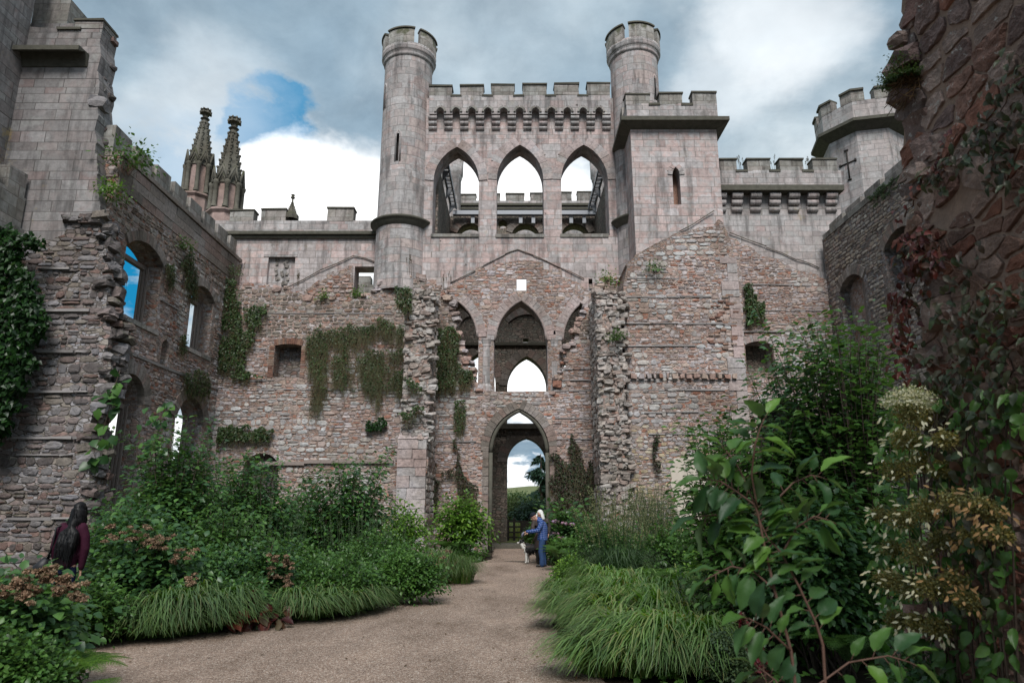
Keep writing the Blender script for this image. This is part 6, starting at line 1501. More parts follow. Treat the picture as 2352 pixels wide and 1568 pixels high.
def tallgrass(label, x, Y, ytop, r, n, mat=L_grass2):
    c = P(x, 1200, Y); o = thing('tall_grass', label, 'grass clump', (c.x, Y, 0), None); lb = LB(); m = 900; a = nr.uniform(0, math.tau, m)
    base = np.array([c.x, Y, 0])+np.stack([np.cos(a), np.sin(a), np.zeros(m)], 1)*(nr.random(m)**.6*r*.4)[:, None]
    lb.add(blades(base, a+nr.normal(0, .4, m), r*nr.uniform(.3, 1.2, m), nr.uniform(.5, 1.0, m), .014*nr.uniform(.7, 1.2, m), nr.uniform(.1, .6, m))); lb.build('foliage', mat, o, smooth=True)
    lb = LB(); st = MB(); stalks(lb, st, (c.x, Y, 0), r, n, P(x, ytop, Y).z, seed_len=.35, up=.72, thick=.0045, sl=.05, tip=1.2); lb.build('seed_head', L_straw, o); st.build('stem', L_grass2, o)
tallgrass('tall airy grass with fine seed stems on the right of the path', 1415, 15.0, 1125, .9, 130)
tallgrass('tall airy grass fanning right beside the feathery shrub', 1500, 17.5, 1120, .9, 90)
mound('arching grass mound on the right path edge, farthest back', 1385, 1400, .8, .62, 2300, np.array([-.35, -.25, 0]))
mound('arching grass mound on the right path edge, second from the back', 1415, 1455, .85, .66, 2800, np.array([-.35, -.25, 0]))
mound('large arching grass mound in the middle of the right path edge', 1490, 1505, .95, .70, 3600, np.array([-.35, -.25, 0]))
mound('large arching grass mound at the bottom of the right path edge', 1535, 1575, .95, .66, 3600, np.array([-.35, -.25, 0]))
mound('arching grass mound behind the large right ones', 1520, 1430, .9, .75, 2800)
mound('arching grass mound in shade under the near branch', 1640, 1500, .85, .7, 2600)
mound('dark grass tuft below the climbing hydrangea', 1960, 1530, .8, .75, 2200)
mound('dark upright grass tuft right of the near branch', 1870, 1480, .8, .8, 2000)
mound('grass tuft at the foot of the tall airy grass', 1400, 1360, .8, .7, 2000, None, .012, .7, L_grass)
for lab, x, Y, n, l in (('fern behind the right grass mounds', 1500, 13.5, 13, .95), ('fern in the middle of the right bed', 1600, 12.0, 13, .95), ('fern right of the yellow green perennials', 1690, 11.0, 13, .9), ('fern below the heart leaved shrub', 1880, 8.6, 14, .9), ('fern among the dark grass at the right', 1930, 7.4, 13, .8), ('fern at the wall beside the pink hydrangea', 1330, 21.5, 12, 1.1), ('small fern on the far path edge near the couple', 1290, 20.5, 11, .8)):
    q = P(x, 1200, Y); fern(lab, (q.x, Y, .15), n, l)
shrub_px('perennials', 'dark green low plants at the foot of the right gate jamb', 'perennials', 1255, 1310, 1245, 22.5, 60, 40, .10, L_mid, tubes=0, spread=.8, shell=.2)
# dark red flower spike
c = gp(1730, 1560, 5.2); o = thing('flower_spike', 'dark red flower spike low beside the near branch', 'flower', (c[0], 5.2, 0)); lb = LB(); st = MB(); p = [np.array([c[0]+.05*i, 5.2, .18*i]) for i in range(6)]
top = gp(1700, 1415, 5.2); bot = gp(1752, 1530, 5.2); st.tube([(bot[0]+.1, 5.2, 0), bot, top], .008, .004, 5); st.build('stem', M['twig'], o)
k = 420; s = nr.random(k)[:, None]; pos = np.array(bot)*(1-s)+np.array(top)*s+runit(k)*(.05*(1.1-s)); lb.leaves(T_tiny, pos, runit(k)+np.array([0, 0, .4]), runit(k), .04, .03); lb.build('flower', L_spike, o)
# creeper right of the gate
wallpatch('wine_creeper', 'dark wine red creeper climbing the wall right of the gate', 'creeper', 28.7, [pp([(1262, 1110), (1262, 1195), (1300, 1200), (1372, 1175), (1375, 1120), (1376, 1000), (1366, 1000), (1362, 1060), (1345, 1080), (1335, 1040), (1322, 1000), (1312, 985), (1305, 1010), (1318, 1060), (1300, 1075), (1282, 1040), (1270, 1040), (1270, 1100)], 28.7), pp([(1262, 1120), (1300, 1100), (1372, 1085), (1374, 1180), (1300, 1205), (1262, 1200)], 28.7)], 5200, .09, L_wine, dry=500, dryL=.8, amt=.55)
wallpatch('ivy', 'ivy streak beside the niche of the square tower', 'ivy', 29.2, [pp([(1706, 650), (1722, 655), (1740, 690), (1752, 700), (1758, 735), (1735, 740), (1718, 745), (1708, 720)], 29.2)], 1200, .11, L_ivy, dry=160, dryL=.5)
wallpatch('wine_creeper', 'thin creeper on the torn pier corner', 'creeper', 26.5, [pp([(1500, 1000), (1512, 990), (1516, 1060), (1508, 1090), (1500, 1060)], 26.5)], 260, .09, L_wine)
wallpatch('moss', 'moss streak along the top of the right side wall', 'moss', XR-.06, [ppx([(1995, 455), (2070, 400), (2075, 420), (2060, 440), (2010, 480)], XR)], 1500, .05, L_ivy, 'X', -1, out=.03, amt=.1)
# near branch
def branch_shrub():
    Y = 2.65; o = thing('young_shrub', 'young shrub of large serrated leaves close to the camera, right of the path', 'shrub', (1.05, Y, 0)); st = MB(); lb = LB()
    stems = [[(1845, 1720), (1817, 1494), (1779, 1354), (1755, 1250), (1742, 1184), (1734, 1159), (1688, 1126), (1655, 1105), (1625, 1100)],
             [(1860, 1720), (1890, 1480), (1875, 1432), (1837, 1350), (1796, 1271), (1763, 1234), (1742, 1190)],
             [(1742, 1184), (1788, 1143), (1821, 1109), (1862, 1091), (1885, 1095)],
             [(1734, 1159), (1700, 1080), (1680, 1050), (1668, 1035)], [(1740, 1170), (1726, 1089), (1734, 1022), (1745, 985), (1755, 962)],
             [(1755, 1250), (1710, 1205), (1660, 1180), (1610, 1185)], [(1779, 1354), (1730, 1310), (1680, 1300), (1630, 1325)],
             [(1796, 1271), (1830, 1210), (1870, 1185), (1905, 1195)], [(1817, 1494), (1760, 1440), (1720, 1420)],
             [(1840, 1600), (1950, 1520), (2040, 1505), (2090, 1520)], [(1830, 1640), (1780, 1560), (1740, 1530)]]
    PP, FF, UU, LL = [], [], [], []
    for si, s in enumerate(stems):
        off = nr.uniform(-.15, .15) if si > 1 else 0
        pts = [np.array(gp(x, y, Y+off*min(1, i/2))) for i, (x, y) in enumerate(s)]
        if si < 2: pts[0] = np.array([1.05+.02*si, Y, 0])
        c = []
        for i in range(len(pts)-1):
            for f in np.linspace(0, 1, 4)[:-1]: c.append(pts[i]*(1-f)+pts[i+1]*f)
        c.append(pts[-1]); c = np.array(c); st.tube([tuple(q) for q in c], (.0065 if si < 2 else .004), .0025, 6)
        m = {0: 30, 1: 20}.get(si, 9); t0 = .28 if si < 2 else .25
        for k, t_ in enumerate(np.linspace(t0, 1.0, m)):
            x = t_*(len(c)-1.001); i = int(x); p = c[i]+(c[i+1]-c[i])*(x-i); tan = c[i+1]-c[i]; tan /= np.linalg.norm(tan)
            sd = np.cross(tan, [0, 1, 0]); sd /= max(np.linalg.norm(sd), 1e-5); sg = 1 if k % 2 else -1
            fw = sd*sg*.85+tan*.5+np.array([0, nr.uniform(-.6, .35), nr.uniform(-.5, .1)]); 
            if t_ > .98: fw = tan+np.array([0, 0, -.2])
            fw /= np.linalg.norm(fw); l = nr.uniform(.07, .13); pt = p+fw*.025
            PP.append(pt); FF.append(fw); UU.append(np.array([nr.normal(0, .35), nr.uniform(-.8, .2), 1.0])); LL.append(l); st.tube([tuple(p), tuple(pt+fw*.01)], .002, .0015, 4)
    LL = np.array(LL); lb.leaves(T_big, np.array(PP), np.array(FF), np.array(UU), LL, LL*nr.uniform(.46, .58, len(LL))); lb.build('foliage', L_big, o, smooth=True); st.build('stems', M['twig'], o)
branch_shrub()
# climbing hydrangea on the near wall
def climber():
    o = thing('climbing_hydrangea', 'climbing hydrangea with cream and tan bracts hanging off the near right wall', 'climber', (2.8, 4.5, .3)); X0 = 2.72
    lbL, lbC, lbO, lbF, st = LB(), LB(), LB(), LB(), MB()
    heads_ = [(2090, 950, .15), (2130, 965, .12), (2080, 1010, .14), (2060, 1080, .15), (2120, 1060, .14), (2170, 1075, .13), (2030, 1180, .12), (2075, 1190, .15), (2130, 1170, .14), (2190, 1150, .13), (2055, 1260, .14), (2110, 1270, .15), (2165, 1240, .12), (2040, 1330, .13), (2085, 1350, .14), (2140, 1350, .13), (2190, 1330, .12), (2060, 1420, .12), (2110, 1430, .12), (2150, 1440, .11), (2230, 1230, .1), (2250, 1160, .1), (2220, 1380, .1), (2170, 1010, .1), (2280, 1180, .09), (2300, 1230, .08)]
    for i, (x, y, r) in enumerate(heads_):
        X = X0+nr.uniform(-.12, .16); c = np.array(tuple(PX(x, y, X))); k = 700
        u = runit(k); pos = c+u*np.array([r*.75, r*.9, r*.6])*nr.uniform(.3, 1, (k, 1)); lbF.leaves(T_tiny, pos, runit(k), runit(k), .018, .014)
        for q in range(14):
            e = runit(1)[0]; lbF.add(strips([c-np.array([0, 0, .06]), c+e*r*.5, c+e*r*.95], .0035))
        if i in (0, 1): heads(lbC, [c+np.array([0, 0, .05])], r*1.25, 1100, .016, .8)
        kk = int(nr.integers(9, 20)); e = runit(kk); e[:, 0] -= .5; e[:, 1] -= .4; e /= np.linalg.norm(e, axis=1, keepdims=True)
        B = (lbO if (x > 2175) else lbC); bp = c+e*np.array([r*1.15, r*1.2, r*.8])*nr.uniform(.8, 1.2, (kk, 1))
        B.leaves(T_small, bp, e*.9+np.array([-.15, 0, -.55])+runit(kk)*.5, np.array([[-.6, -.8, .3]])+runit(kk)*.3, .044*nr.uniform(.7, 1.25, kk), .017)
        for q in range(kk): lbF.add(strips([c, (c+bp[q])/2+np.array([0, 0, .02]), bp[q]], .0022))
    m = 480; y = nr.uniform(880, 1600, m); x = nr.uniform(2010, 2330, m)+np.where(y < 1000, 40, 0)
    pos = np.array([tuple(PX(a, b, X0+nr.uniform(.08, .32))) for a, b in zip(x, y)])
    lbL.leaves(T_big, pos, runit(m)*.7+np.array([-.4, -.3, -.7]), np.array([[-.7, -.6, .6]])+runit(m)*.4, nr.uniform(.06, .12, m), nr.uniform(.04, .07, m))
    for q in range(22):
        x0 = nr.uniform(2060, 2300); a = PX(x0+60, 1750, 2.98); b = PX(x0+nr.uniform(-40, 40), 1350, 2.92); c2 = PX(x0+nr.uniform(-60, 30), 950, 2.86); st.tube([tuple(v) for v in bez(np.array(a), np.array(b), np.array(c2), 9)], .010, .004, 5)
    lbL.build('foliage', L_mid, o); tag(lbC.build('cream_bracts', L_cream, o), kind='stuff'); tag(lbO.build('tan_bracts', L_orange, o), kind='stuff'); tag(lbF.build('florets', L_olive, o), kind='stuff'); st.build('stems', M['bark'], o)
climber()
# red and dusky creeper on the near wall
def wallvine(label, paths, n, L, mat, X=2.9, jit=.07, thick=.006, name='creeper', cat='creeper', T=T_big):
    o = None; st = MB(); PP = []
    for p in paths:
        A = np.array([tuple(PX(x, y, X+.06)) for x, y in p]); c = []
        for i in range(len(A)-1):
            for f in np.linspace(0, 1, 5)[:-1]: c.append(A[i]*(1-f)+A[i+1]*f+nr.normal(0, .008, 3))
        c.append(A[-1]); st.tube([tuple(q) for q in c], thick, thick*.5, 5); PP.append(np.array(c))
    o = thing(name, label, cat, tuple(PP[0][0])); lb = LB()
    tot = sum(len(c) for c in PP); pos = np.concatenate([c[nr.integers(0, len(c), max(3, n*len(c)//tot))] for c in PP]); m = len(pos); pos = pos+nr.normal(0, jit, (m, 3))*np.array([.35, 1, 1])+np.array([-.05, 0, 0])
    lb.leaves(T, pos, runit(m)*.7+np.array([-.35, -.3, -.75]), np.array([[-.9, -.4, .4]])+runit(m)*.4, L*nr.uniform(.55, 1.2, m), L*.55*nr.uniform(.7, 1.1, m)); lb.build('foliage', mat, o); st.build('stems', M['twig'], o)
wallvine('crimson creeper hanging off the corner of the near wall', [[(2150, 590), (2110, 560), (2090, 600), (2082, 680), (2085, 740)], [(2170, 600), (2140, 620), (2125, 560)], [(2100, 640), (2080, 720), (2092, 800), (2085, 860)]], 190, .075, L_red, 2.86, .07)
wallvine('dusky leaved creeper trailing across the middle of the near wall', [[(2120, 570), (2180, 610), (2240, 650), (2300, 700), (2380, 690)], [(2130, 700), (2200, 740), (2270, 760), (2360, 720)], [(2110, 820), (2180, 850), (2260, 840), (2340, 800)], [(2160, 900), (2230, 920), (2320, 900)], [(2150, 980), (2220, 830), (2260, 700)]], 330, .072, L_duskc, 2.9, .09)
wallvine('dark creeper climbing the upper near wall with a few red leaves', [[(2150, 420), (2190, 380), (2240, 330), (2290, 270), (2330, 200), (2380, 140)], [(2240, 330), (2300, 380), (2370, 400)], [(2290, 270), (2340, 310), (2400, 300)], [(2310, 420), (2350, 300), (2360, 120)]], 210, .07, L_duskc, 2.92, .07)
wallvine('few scarlet leaves on a thin stem on the near wall', [[(2080, 500), (2110, 440), (2150, 400), (2185, 375)], [(2170, 395), (2190, 330), (2200, 300)]], 34, .06, L_red, 2.92, .03)
c = PX(2085, 190, 2.98); bush('wall_weed', 'wiry brown and green tuft hanging from the near wall edge at the top', 'weed', tuple(c), (c.x-.03, c.y+.02, c.z-.05), (.16, .16, .36), 120, 26, .02, L_ivy, tubes=120, stem=L_dry, r0=.0025, spread=.5)
wallpatch('creeper', 'mass of dark leaves filling the lower near wall at the right frame edge', 'creeper', 2.9, [ppx([(2200, 880), (2360, 700), (2400, 1500), (2180, 1560), (2230, 1200)], 2.9)], 230, .075, L_duskc, 'X', -1, out=.2, leafT=T_big, amt=.5)
# fallen leaves and loose stones on the gravel
lb = LB(); k = 560; ed = np.array([(q.x+rnd.uniform(0, .35)**1.0, q.y) for q in L[1:]]+[(q.x-rnd.uniform(0, .3), q.y) for q in Rr])
pos = np.concatenate([ed[nr.integers(0, len(ed), 420)]+nr.normal(0, .3, (420, 2)), np.stack([nr.uniform(-3.8, 1.3, 140), nr.uniform(7, 24, 140)], 1)]); pos = np.concatenate([pos, np.full((k, 1), .012)], 1)
lb.leaves(T_small, pos, runit(k)*np.array([1, 1, .1]), np.array([[0, 0, 1.]])+runit(k)*.3, .05*nr.uniform(.5, 1.2, k), .03); o = lb.build('fallen_leaves', L_dry); tag(o, 'scattered brown fallen leaves along the gravel path edges', 'leaf litter', kind='stuff')
lb = LB(); k = 900; pos = np.stack([nr.uniform(-5, 1.6, k), nr.uniform(7, 28, k)**1.0, np.full(k, .008)], 1); lb.leaves(T_tiny, pos, runit(k)*np.array([1, 1, .05]), np.array([[0, 0, 1.]])+runit(k)*.2, .022*nr.uniform(.5, 1.3, k), .018); o = lb.build('loose_gravel', leaf_mat('pale chippings', [(.42, .38, .34), (.30, .26, .23), (.55, .52, .48)], .9, 0.0, .2)); tag(o, 'pale loose chippings lying on the gravel path', 'gravel', kind='stuff')
# ------------------------------------------------------------------ low ground cover in both beds
def cover(label, poly, n, L, mat):
    a0 = min(q[0] for q in poly); a1 = max(q[0] for q in poly); b0 = min(q[1] for q in poly); b1 = max(q[1] for q in poly); p = []
    while len(p) < n:
        a, b = rnd.uniform(a0, a1), rnd.uniform(b0, b1)
        if inside((a, b), poly): p.append((a, b, .03+.22*max(0, vnoise(a, b, 1.1, 3)+.35)*rnd.random()))
    p = np.array(p); lb = LB(); lb.leaves(T_small, p, runit(n)*np.array([1, 1, .3]), np.array([[0, 0, 1.]])+runit(n)*.45, L*nr.uniform(.5, 1.2, n), L*.7); o = lb.build('ground_cover', mat); tag(o, label, 'ground cover', kind='stuff')
L_pts = [(q.x-.15, q.y) for q in L[1:]]; R_pts = [(q.x+.2, q.y) for q in Rr]
cover('low leafy ground cover under the left bed', [(-13, 7)]+[(-7.5, 7)]+L_pts+[(-1.4, 28), (-12, 28)], 15000, .11, L_mid)
cover('low leafy ground cover under the right bed', R_pts[::-1]+[(1.2, 28), (14, 28), (14, 5), (3, 4)], 14000, .11, L_mid)
# ------------------------------------------------------------------ beyond the walls
def conifer(label, x, Y, ytop, r, mat, n=46, name='conifer', droop=.35, group='trees beyond the gate'):
    c = P(x, 1165, Y); h = P(x, ytop, Y).z; o = thing(name, label, 'tree', (c.x, Y, 0), group); st = MB(); st.tube([(c.x, Y, -.2), (c.x, Y, h*.5), (c.x, Y, h)], .28, .03, 8); st.build('trunk', M['bark'], o); lb = LB()
    for i in range(n):
        f = (i+nr.random())/n; z = h*(.06+.93*f); l = r*(1-f)**.75*nr.uniform(.65, 1.15)+.25; a = nr.uniform(0, math.tau); d = np.array([math.cos(a), math.sin(a), 0]); k = int(34+l*38)
        s = nr.uniform(.12, 1, k); pos = np.array([c.x, Y, z])+np.outer(s*l, d)+np.outer(-droop*l*s**1.6+.12*l*s, [0, 0, 1]); sd = np.cross(d, [0, 0, 1]); pos += np.outer(nr.normal(0, .22, k)*l*s*.9, sd)+np.outer(-np.abs(nr.normal(0, .12, k)), [0, 0, 1])
        lb.leaves(T_narrow, pos, d*.8+runit(k)*.6+np.array([0, 0, -.4]), np.array([[0, 0, 1.]])+runit(k)*.5, .42, .14)
    lb.build('crown', mat, o)
conifer('blue green conifer with drooping tiers filling the right half of the gate view', 1243, 58, 1042, 2.6, L_con, 60)
conifer('second dark conifer behind the right gate jamb', 1275, 62, 1062, 3.0, L_con, 46)
def tree(label, x, Y, ytop, r, mat, nt=90, name='broadleaf_tree', L=.5, group='trees beyond the walls', low=.12):
    c = P(x, 1165, Y); h = P(x, ytop, Y).z; cz = h*(.5+low); o = bush(name, label, 'tree', (c.x, Y, -.1), (c.x, Y, cz), (r, r, h-cz), nt, 60, L, mat, group, tubes=18, r0=.12, spread=.05, shell=.35)
    for ch in o.children: ch.name = 'crown' if ch.name.startswith('foliage') else 'trunk'
tree('round golden green yew in the middle of the gate view', 1190, 52, 1140, 1.9, L_yew, 90, 'yew', .22)
tree('dark yew beside the fence behind the couple', 1228, 50, 1150, 1.6, L_con, 80, 'yew', .22)
tree('soft green tree seen low through the first left doorway', 150, 46, 985, 4.2, L_wood, 140)
tree('dark green tree seen through the left doorway behind the window posts', 215, 40, 1010, 3.6, L_wood, 120)
tree('tree behind the left side wall, glimpsed through the second doorway', 330, 44, 1060, 3.6, L_wood, 110)
tree('distant tree on the meadow at the left of the gate view', 1174, 120, 1145, 3.4, L_wood, 70)
tree('tree on the meadow behind the yews', 1212, 130, 1148, 4.0, L_wood, 70)
for lab, x, Y, yt in (('leafy bush at the foot of the fence behind the dog', 1222, 36.0, 1216), ('yellow flowered bush at the step behind the man', 1236, 35.2, 1224)):
    shrub_px('shrub', lab, 'shrub', x-16, x+16, yt, Y, 40, 26, .12, L_bright, tubes=8)
o = tag(sheet('long_grass', -60, 60, 38.6, 39.2, 2, 2, lambda x, y: 0, M['field']), 'tall meadow grass behind the fence', 'grass', kind='stuff'); COL.objects.unlink(o); bpy.data.objects.remove(o)
n = 9000; lb = LB(); base = np.stack([nr.uniform(-6, 8, n), nr.uniform(39, 46, n), np.zeros(n)], 1); lb.add(blades(base, nr.uniform(0, 6.28, n), nr.uniform(.1, .4, n), nr.uniform(.5, 1.0, n), nr.uniform(.02, .04, n), nr.uniform(0, .4, n)))
tag(lb.build('long_grass', leaf_mat('meadow grass', [(.16, .20, .05), (.26, .27, .08), (.38, .35, .15)], .6, .3)), 'tall meadow grass behind the fence', 'grass', kind='stuff')
fe = thing('fence', 'dark wooden post and rail fence with a black board, seen through the gate', 'fence', (.5, 38.2, 0))
Yf = 38.2
for x in (1167, 1181, 1222, 1262): w = MB(); a = P(x, 1220, Yf); w.box(a.x-.06, a.x+.06, Yf-.06, Yf+.06, -.05, 1.12 if x != 1181 else 1.2); w.build('post', M['dark'], fe)
for z in (.16, .42, .70, .98): w = MB(); w.box(-3, 5, Yf-.1, Yf-.063, z, z+.09); w.build('rail', M['dark'], fe)
w = MB(); pbox(w, 1195, 1250, 1199, 1233, Yf-.16, .04, 0); w.build('board', M['dark'], fe)
w = MB(); q = G(1189, 1289); 
vv = [(q.x+.42*math.cos(a)*(1+.2*math.sin(3*a)), q.y+.16*math.sin(a), .004) for a in np.linspace(0, math.tau, 25)[:-1]]; w.add(vv, [tuple(range(24))])
pm, t_, o_ = newmat('puddle water'); finish(t_, o_, (.12, .11, .10, 1), .03, None, spec=.6); tag(w.build('puddle', pm, None), kind='structure')
# ------------------------------------------------------------------ people and dog
def skin_mat(name, col, rough=.6): return plain_mat(name, col, rough, 18, .12, .002, .35)
M['skin'] = skin_mat('skin', (.46, .26, .19)); M['jeans'] = plain_mat('blue denim', (.03, .06, .14), .85, 30, .35, .006, .15)
M['navy'] = plain_mat('dark navy trousers', (.012, .016, .045), .85, 25, .3, .005, .15); M['maroon'] = plain_mat('maroon jacket cloth', (.036, .005, .017), .8, 14, .3, .006, .2)
M['blackh'] = plain_mat('black hair', (.004, .0035, .004), .5, 60, .4, .003, .25); M['whiteh'] = plain_mat('white hair', (.66, .66, .63), .6, 50, .2, .006, .3)
M['coat'] = plain_mat('brown waxed coat', (.042, .030, .027), .6, 12, .35, .01, .35); M['cap'] = plain_mat('navy cap', (.012, .014, .022), .75, 30, .2, .002, .2)
M['shoe'] = plain_mat('black leather', (.014, .012, .012), .5, 20, .3, .002, .4); M['bagm'] = plain_mat('black bag leather', (.010, .010, .012), .5, 15, .3, .003, .4)
M['paper'] = plain_mat('paper', (.55, .55, .60), .8, 8, .25, .001, .2); M['pouch'] = plain_mat('grey printed pouch', (.22, .22, .30), .6, 25, .6, .001, .3)
M['furb'] = plain_mat('black dog fur', (.010, .009, .009), .6, 45, .5, .012, .3); M['furw'] = plain_mat('white dog fur', (.66, .64, .60), .8, 45, .2, .012, .2); M['strapm'] = plain_mat('brown leash strap', (.14, .09, .07), .7, 20, .3)
def plaid():
    m, t, out = newmat('blue plaid flannel'); g = nd(t, 'ShaderNodeUVMap').outputs[0]; s = nd(t, 'ShaderNodeSeparateXYZ', {0: nd(t, 'ShaderNodeTexCoord').outputs['Object']})
    a = mth(t, 'ADD', s.outputs[0], mth(t, 'MULTIPLY', s.outputs[1], .9)); z = mth(t, 'ADD', s.outputs[2], mth(t, 'MULTIPLY', s.outputs[0], .15))
    def band(v, per, w, o): return smooth(t, mth(t, 'ABSOLUTE', mth(t, 'SUBTRACT', mth(t, 'FRACT', mth(t, 'ADD', mth(t, 'DIVIDE', v, per), o)), .5)), w, w*.6)
    c = mixc(t, mth(t, 'MULTIPLY', band(a, .055, .20, 0.0), .75), (.022, .10, .36), (.010, .022, .07)); c = mixc(t, mth(t, 'MULTIPLY', band(z, .055, .20, 0.0), .75), c, (.010, .022, .07))
    c = mixc(t, mth(t, 'MULTIPLY', band(a, .055, .05, .5), .8), c, (.36, .30, .24)); c = mixc(t, mth(t, 'MULTIPLY', band(z, .055, .05, .5), .8), c, (.36, .30, .24))
    finish(t, out, c, .9, noise(t, nd(t, 'ShaderNodeNewGeometry').outputs['Position'], 40, 3), .004, .5, .1); return m
M['plaid'] = plaid()
def fused(mb, name, mat, parent, vox=.012, sm=2, xf=None):
    """fuse overlapping limb volumes into one continuous skin"""
    me = bpy.data.meshes.new('tmp'); me.from_pydata([tuple(v) for v in mb.v], [], mb.f)
    if xf: me.transform(xf)
    o = bpy.data.objects.new('tmp', me); COL.objects.link(o)
    m = o.modifiers.new('r', 'REMESH'); m.mode = 'VOXEL'; m.voxel_size = vox
    m2 = o.modifiers.new('s', 'SMOOTH'); m2.iterations = sm; m2.factor = .5
    dg = bpy.context.evaluated_depsgraph_get(); me2 = bpy.data.meshes.new_from_object(o.evaluated_get(dg)); bpy.data.objects.remove(o)
    me2.name = name; me2.polygons.foreach_set('use_smooth', np.ones(len(me2.polygons), dtype=bool))
    return link(name, me2, mat, parent)
def stack(mb, rings, n=18):
    """closed torso volume from horizontal ellipses (x, y, z, rx, ry)"""
    V = []; 
    for (x, y, z, rx, ry) in rings:
        for k in range(n): a = math.tau*k/n; V.append((x+rx*math.cos(a), y+ry*math.sin(a), z))
    m = len(rings); Fs = [(i*n+k, i*n+(k+1) % n, (i+1)*n+(k+1) % n, (i+1)*n+k) for i in range(m-1) for k in range(n)]
    Fs += [tuple(reversed(range(n))), tuple((m-1)*n+k for k in range(n))]; mb.add(V, Fs)
def limb(mb, pts, rad, n=12):
    mb.tube(pts, 0, 0, n, radii=rad)
    for p, r in zip(pts, rad): rr = r if not isinstance(r, tuple) else min(r); mb.ell(p, (rr*.98,)*3, 10, 6)
def hand(mb, w, d, up, s=1.0, curl=.5):
    """palm + four unequal bent fingers + thumb; w wrist, d pointing direction, up back-of-hand normal"""
    w, d, up = Vector(w), Vector(d).normalized(), Vector(up).normalized(); sd = d.cross(up).normalized()
    mb.tube([w, w+d*.04*s, w+d*.085*s], 0, 0, 10, radii=[(.026*s, .019*s), (.036*s, .017*s), (.037*s, .014*s)])
    for i, l in enumerate((.066, .076, .072, .056)):
        b = w+d*.082*s+sd*(i-1.5)*.019*s; k1 = b+(d*math.cos(curl*.5)-up*math.sin(curl*.5))*l*.45*s; k2 = k1+(d*math.cos(curl*1.3)-up*math.sin(curl*1.3))*l*.32*s; k3 = k2+(d*math.cos(curl*2)-up*math.sin(curl*2))*l*.25*s
        mb.tube([b, k1, k2, k3], 0, 0, 8, radii=[.0095*s, .009*s, .0085*s, .007*s])
    b = w+d*.022*s-sd*.026*s; k = b+(d*.6-sd*.7-up*.3).normalized()*.036*s; mb.tube([b, k, k+(d*.9-sd*.25-up*.4).normalized()*.03*s], 0, 0, 8, radii=[.012*s, .0105*s, .008*s])
def head_geo(mb, c, fwd, s=1.0):
    """skull with brow, nose, lips, chin and ears; fwd = gaze"""
    f = Vector(fwd).normalized(); r = Vector((0, 0, 1)).cross(f).normalized(); u = f.cross(r).normalized(); c = Vector(c)
    Rm = Matrix((f, r, u)).transposed()
    mb.ell(c+u*.02*s, (.098*s, .076*s, .098*s), 16, 12, Rm); mb.ell(c+f*.022*s-u*.045*s, (.070*s, .058*s, .082*s), 14, 10, Rm)
    mb.ell(c+f*.060*s-u*.095*s, (.026*s, .026*s, .020*s), 10, 8, Rm)
    mb.tube([c+f*.088*s+u*.012*s, c+f*.104*s-u*.018*s, c+f*.112*s-u*.036*s, c+f*.09*s-u*.046*s], 0, 0, 8, radii=[.010*s, .012*s, .015*s, .010*s])
    mb.tube([c+f*.083*s-u*.066*s+r*.022*s, c+f*.094*s-u*.066*s, c+f*.083*s-u*.066*s-r*.022*s], 0, 0, 8, radii=[.006*s, .010*s, .006*s])
    mb.tube([c+f*.086*s+u*.022*s+r*.048*s, c+f*.095*s+u*.022*s, c+f*.086*s+u*.022*s-r*.048*s], 0, 0, 8, radii=[.009*s, .011*s, .009*s])
    for sg in (-1, 1): mb.ell(c-f*.005*s+r*.076*s*sg-u*.012*s, (.020*s, .010*s, .032*s), 10, 8, Rm)
    return f, r, u
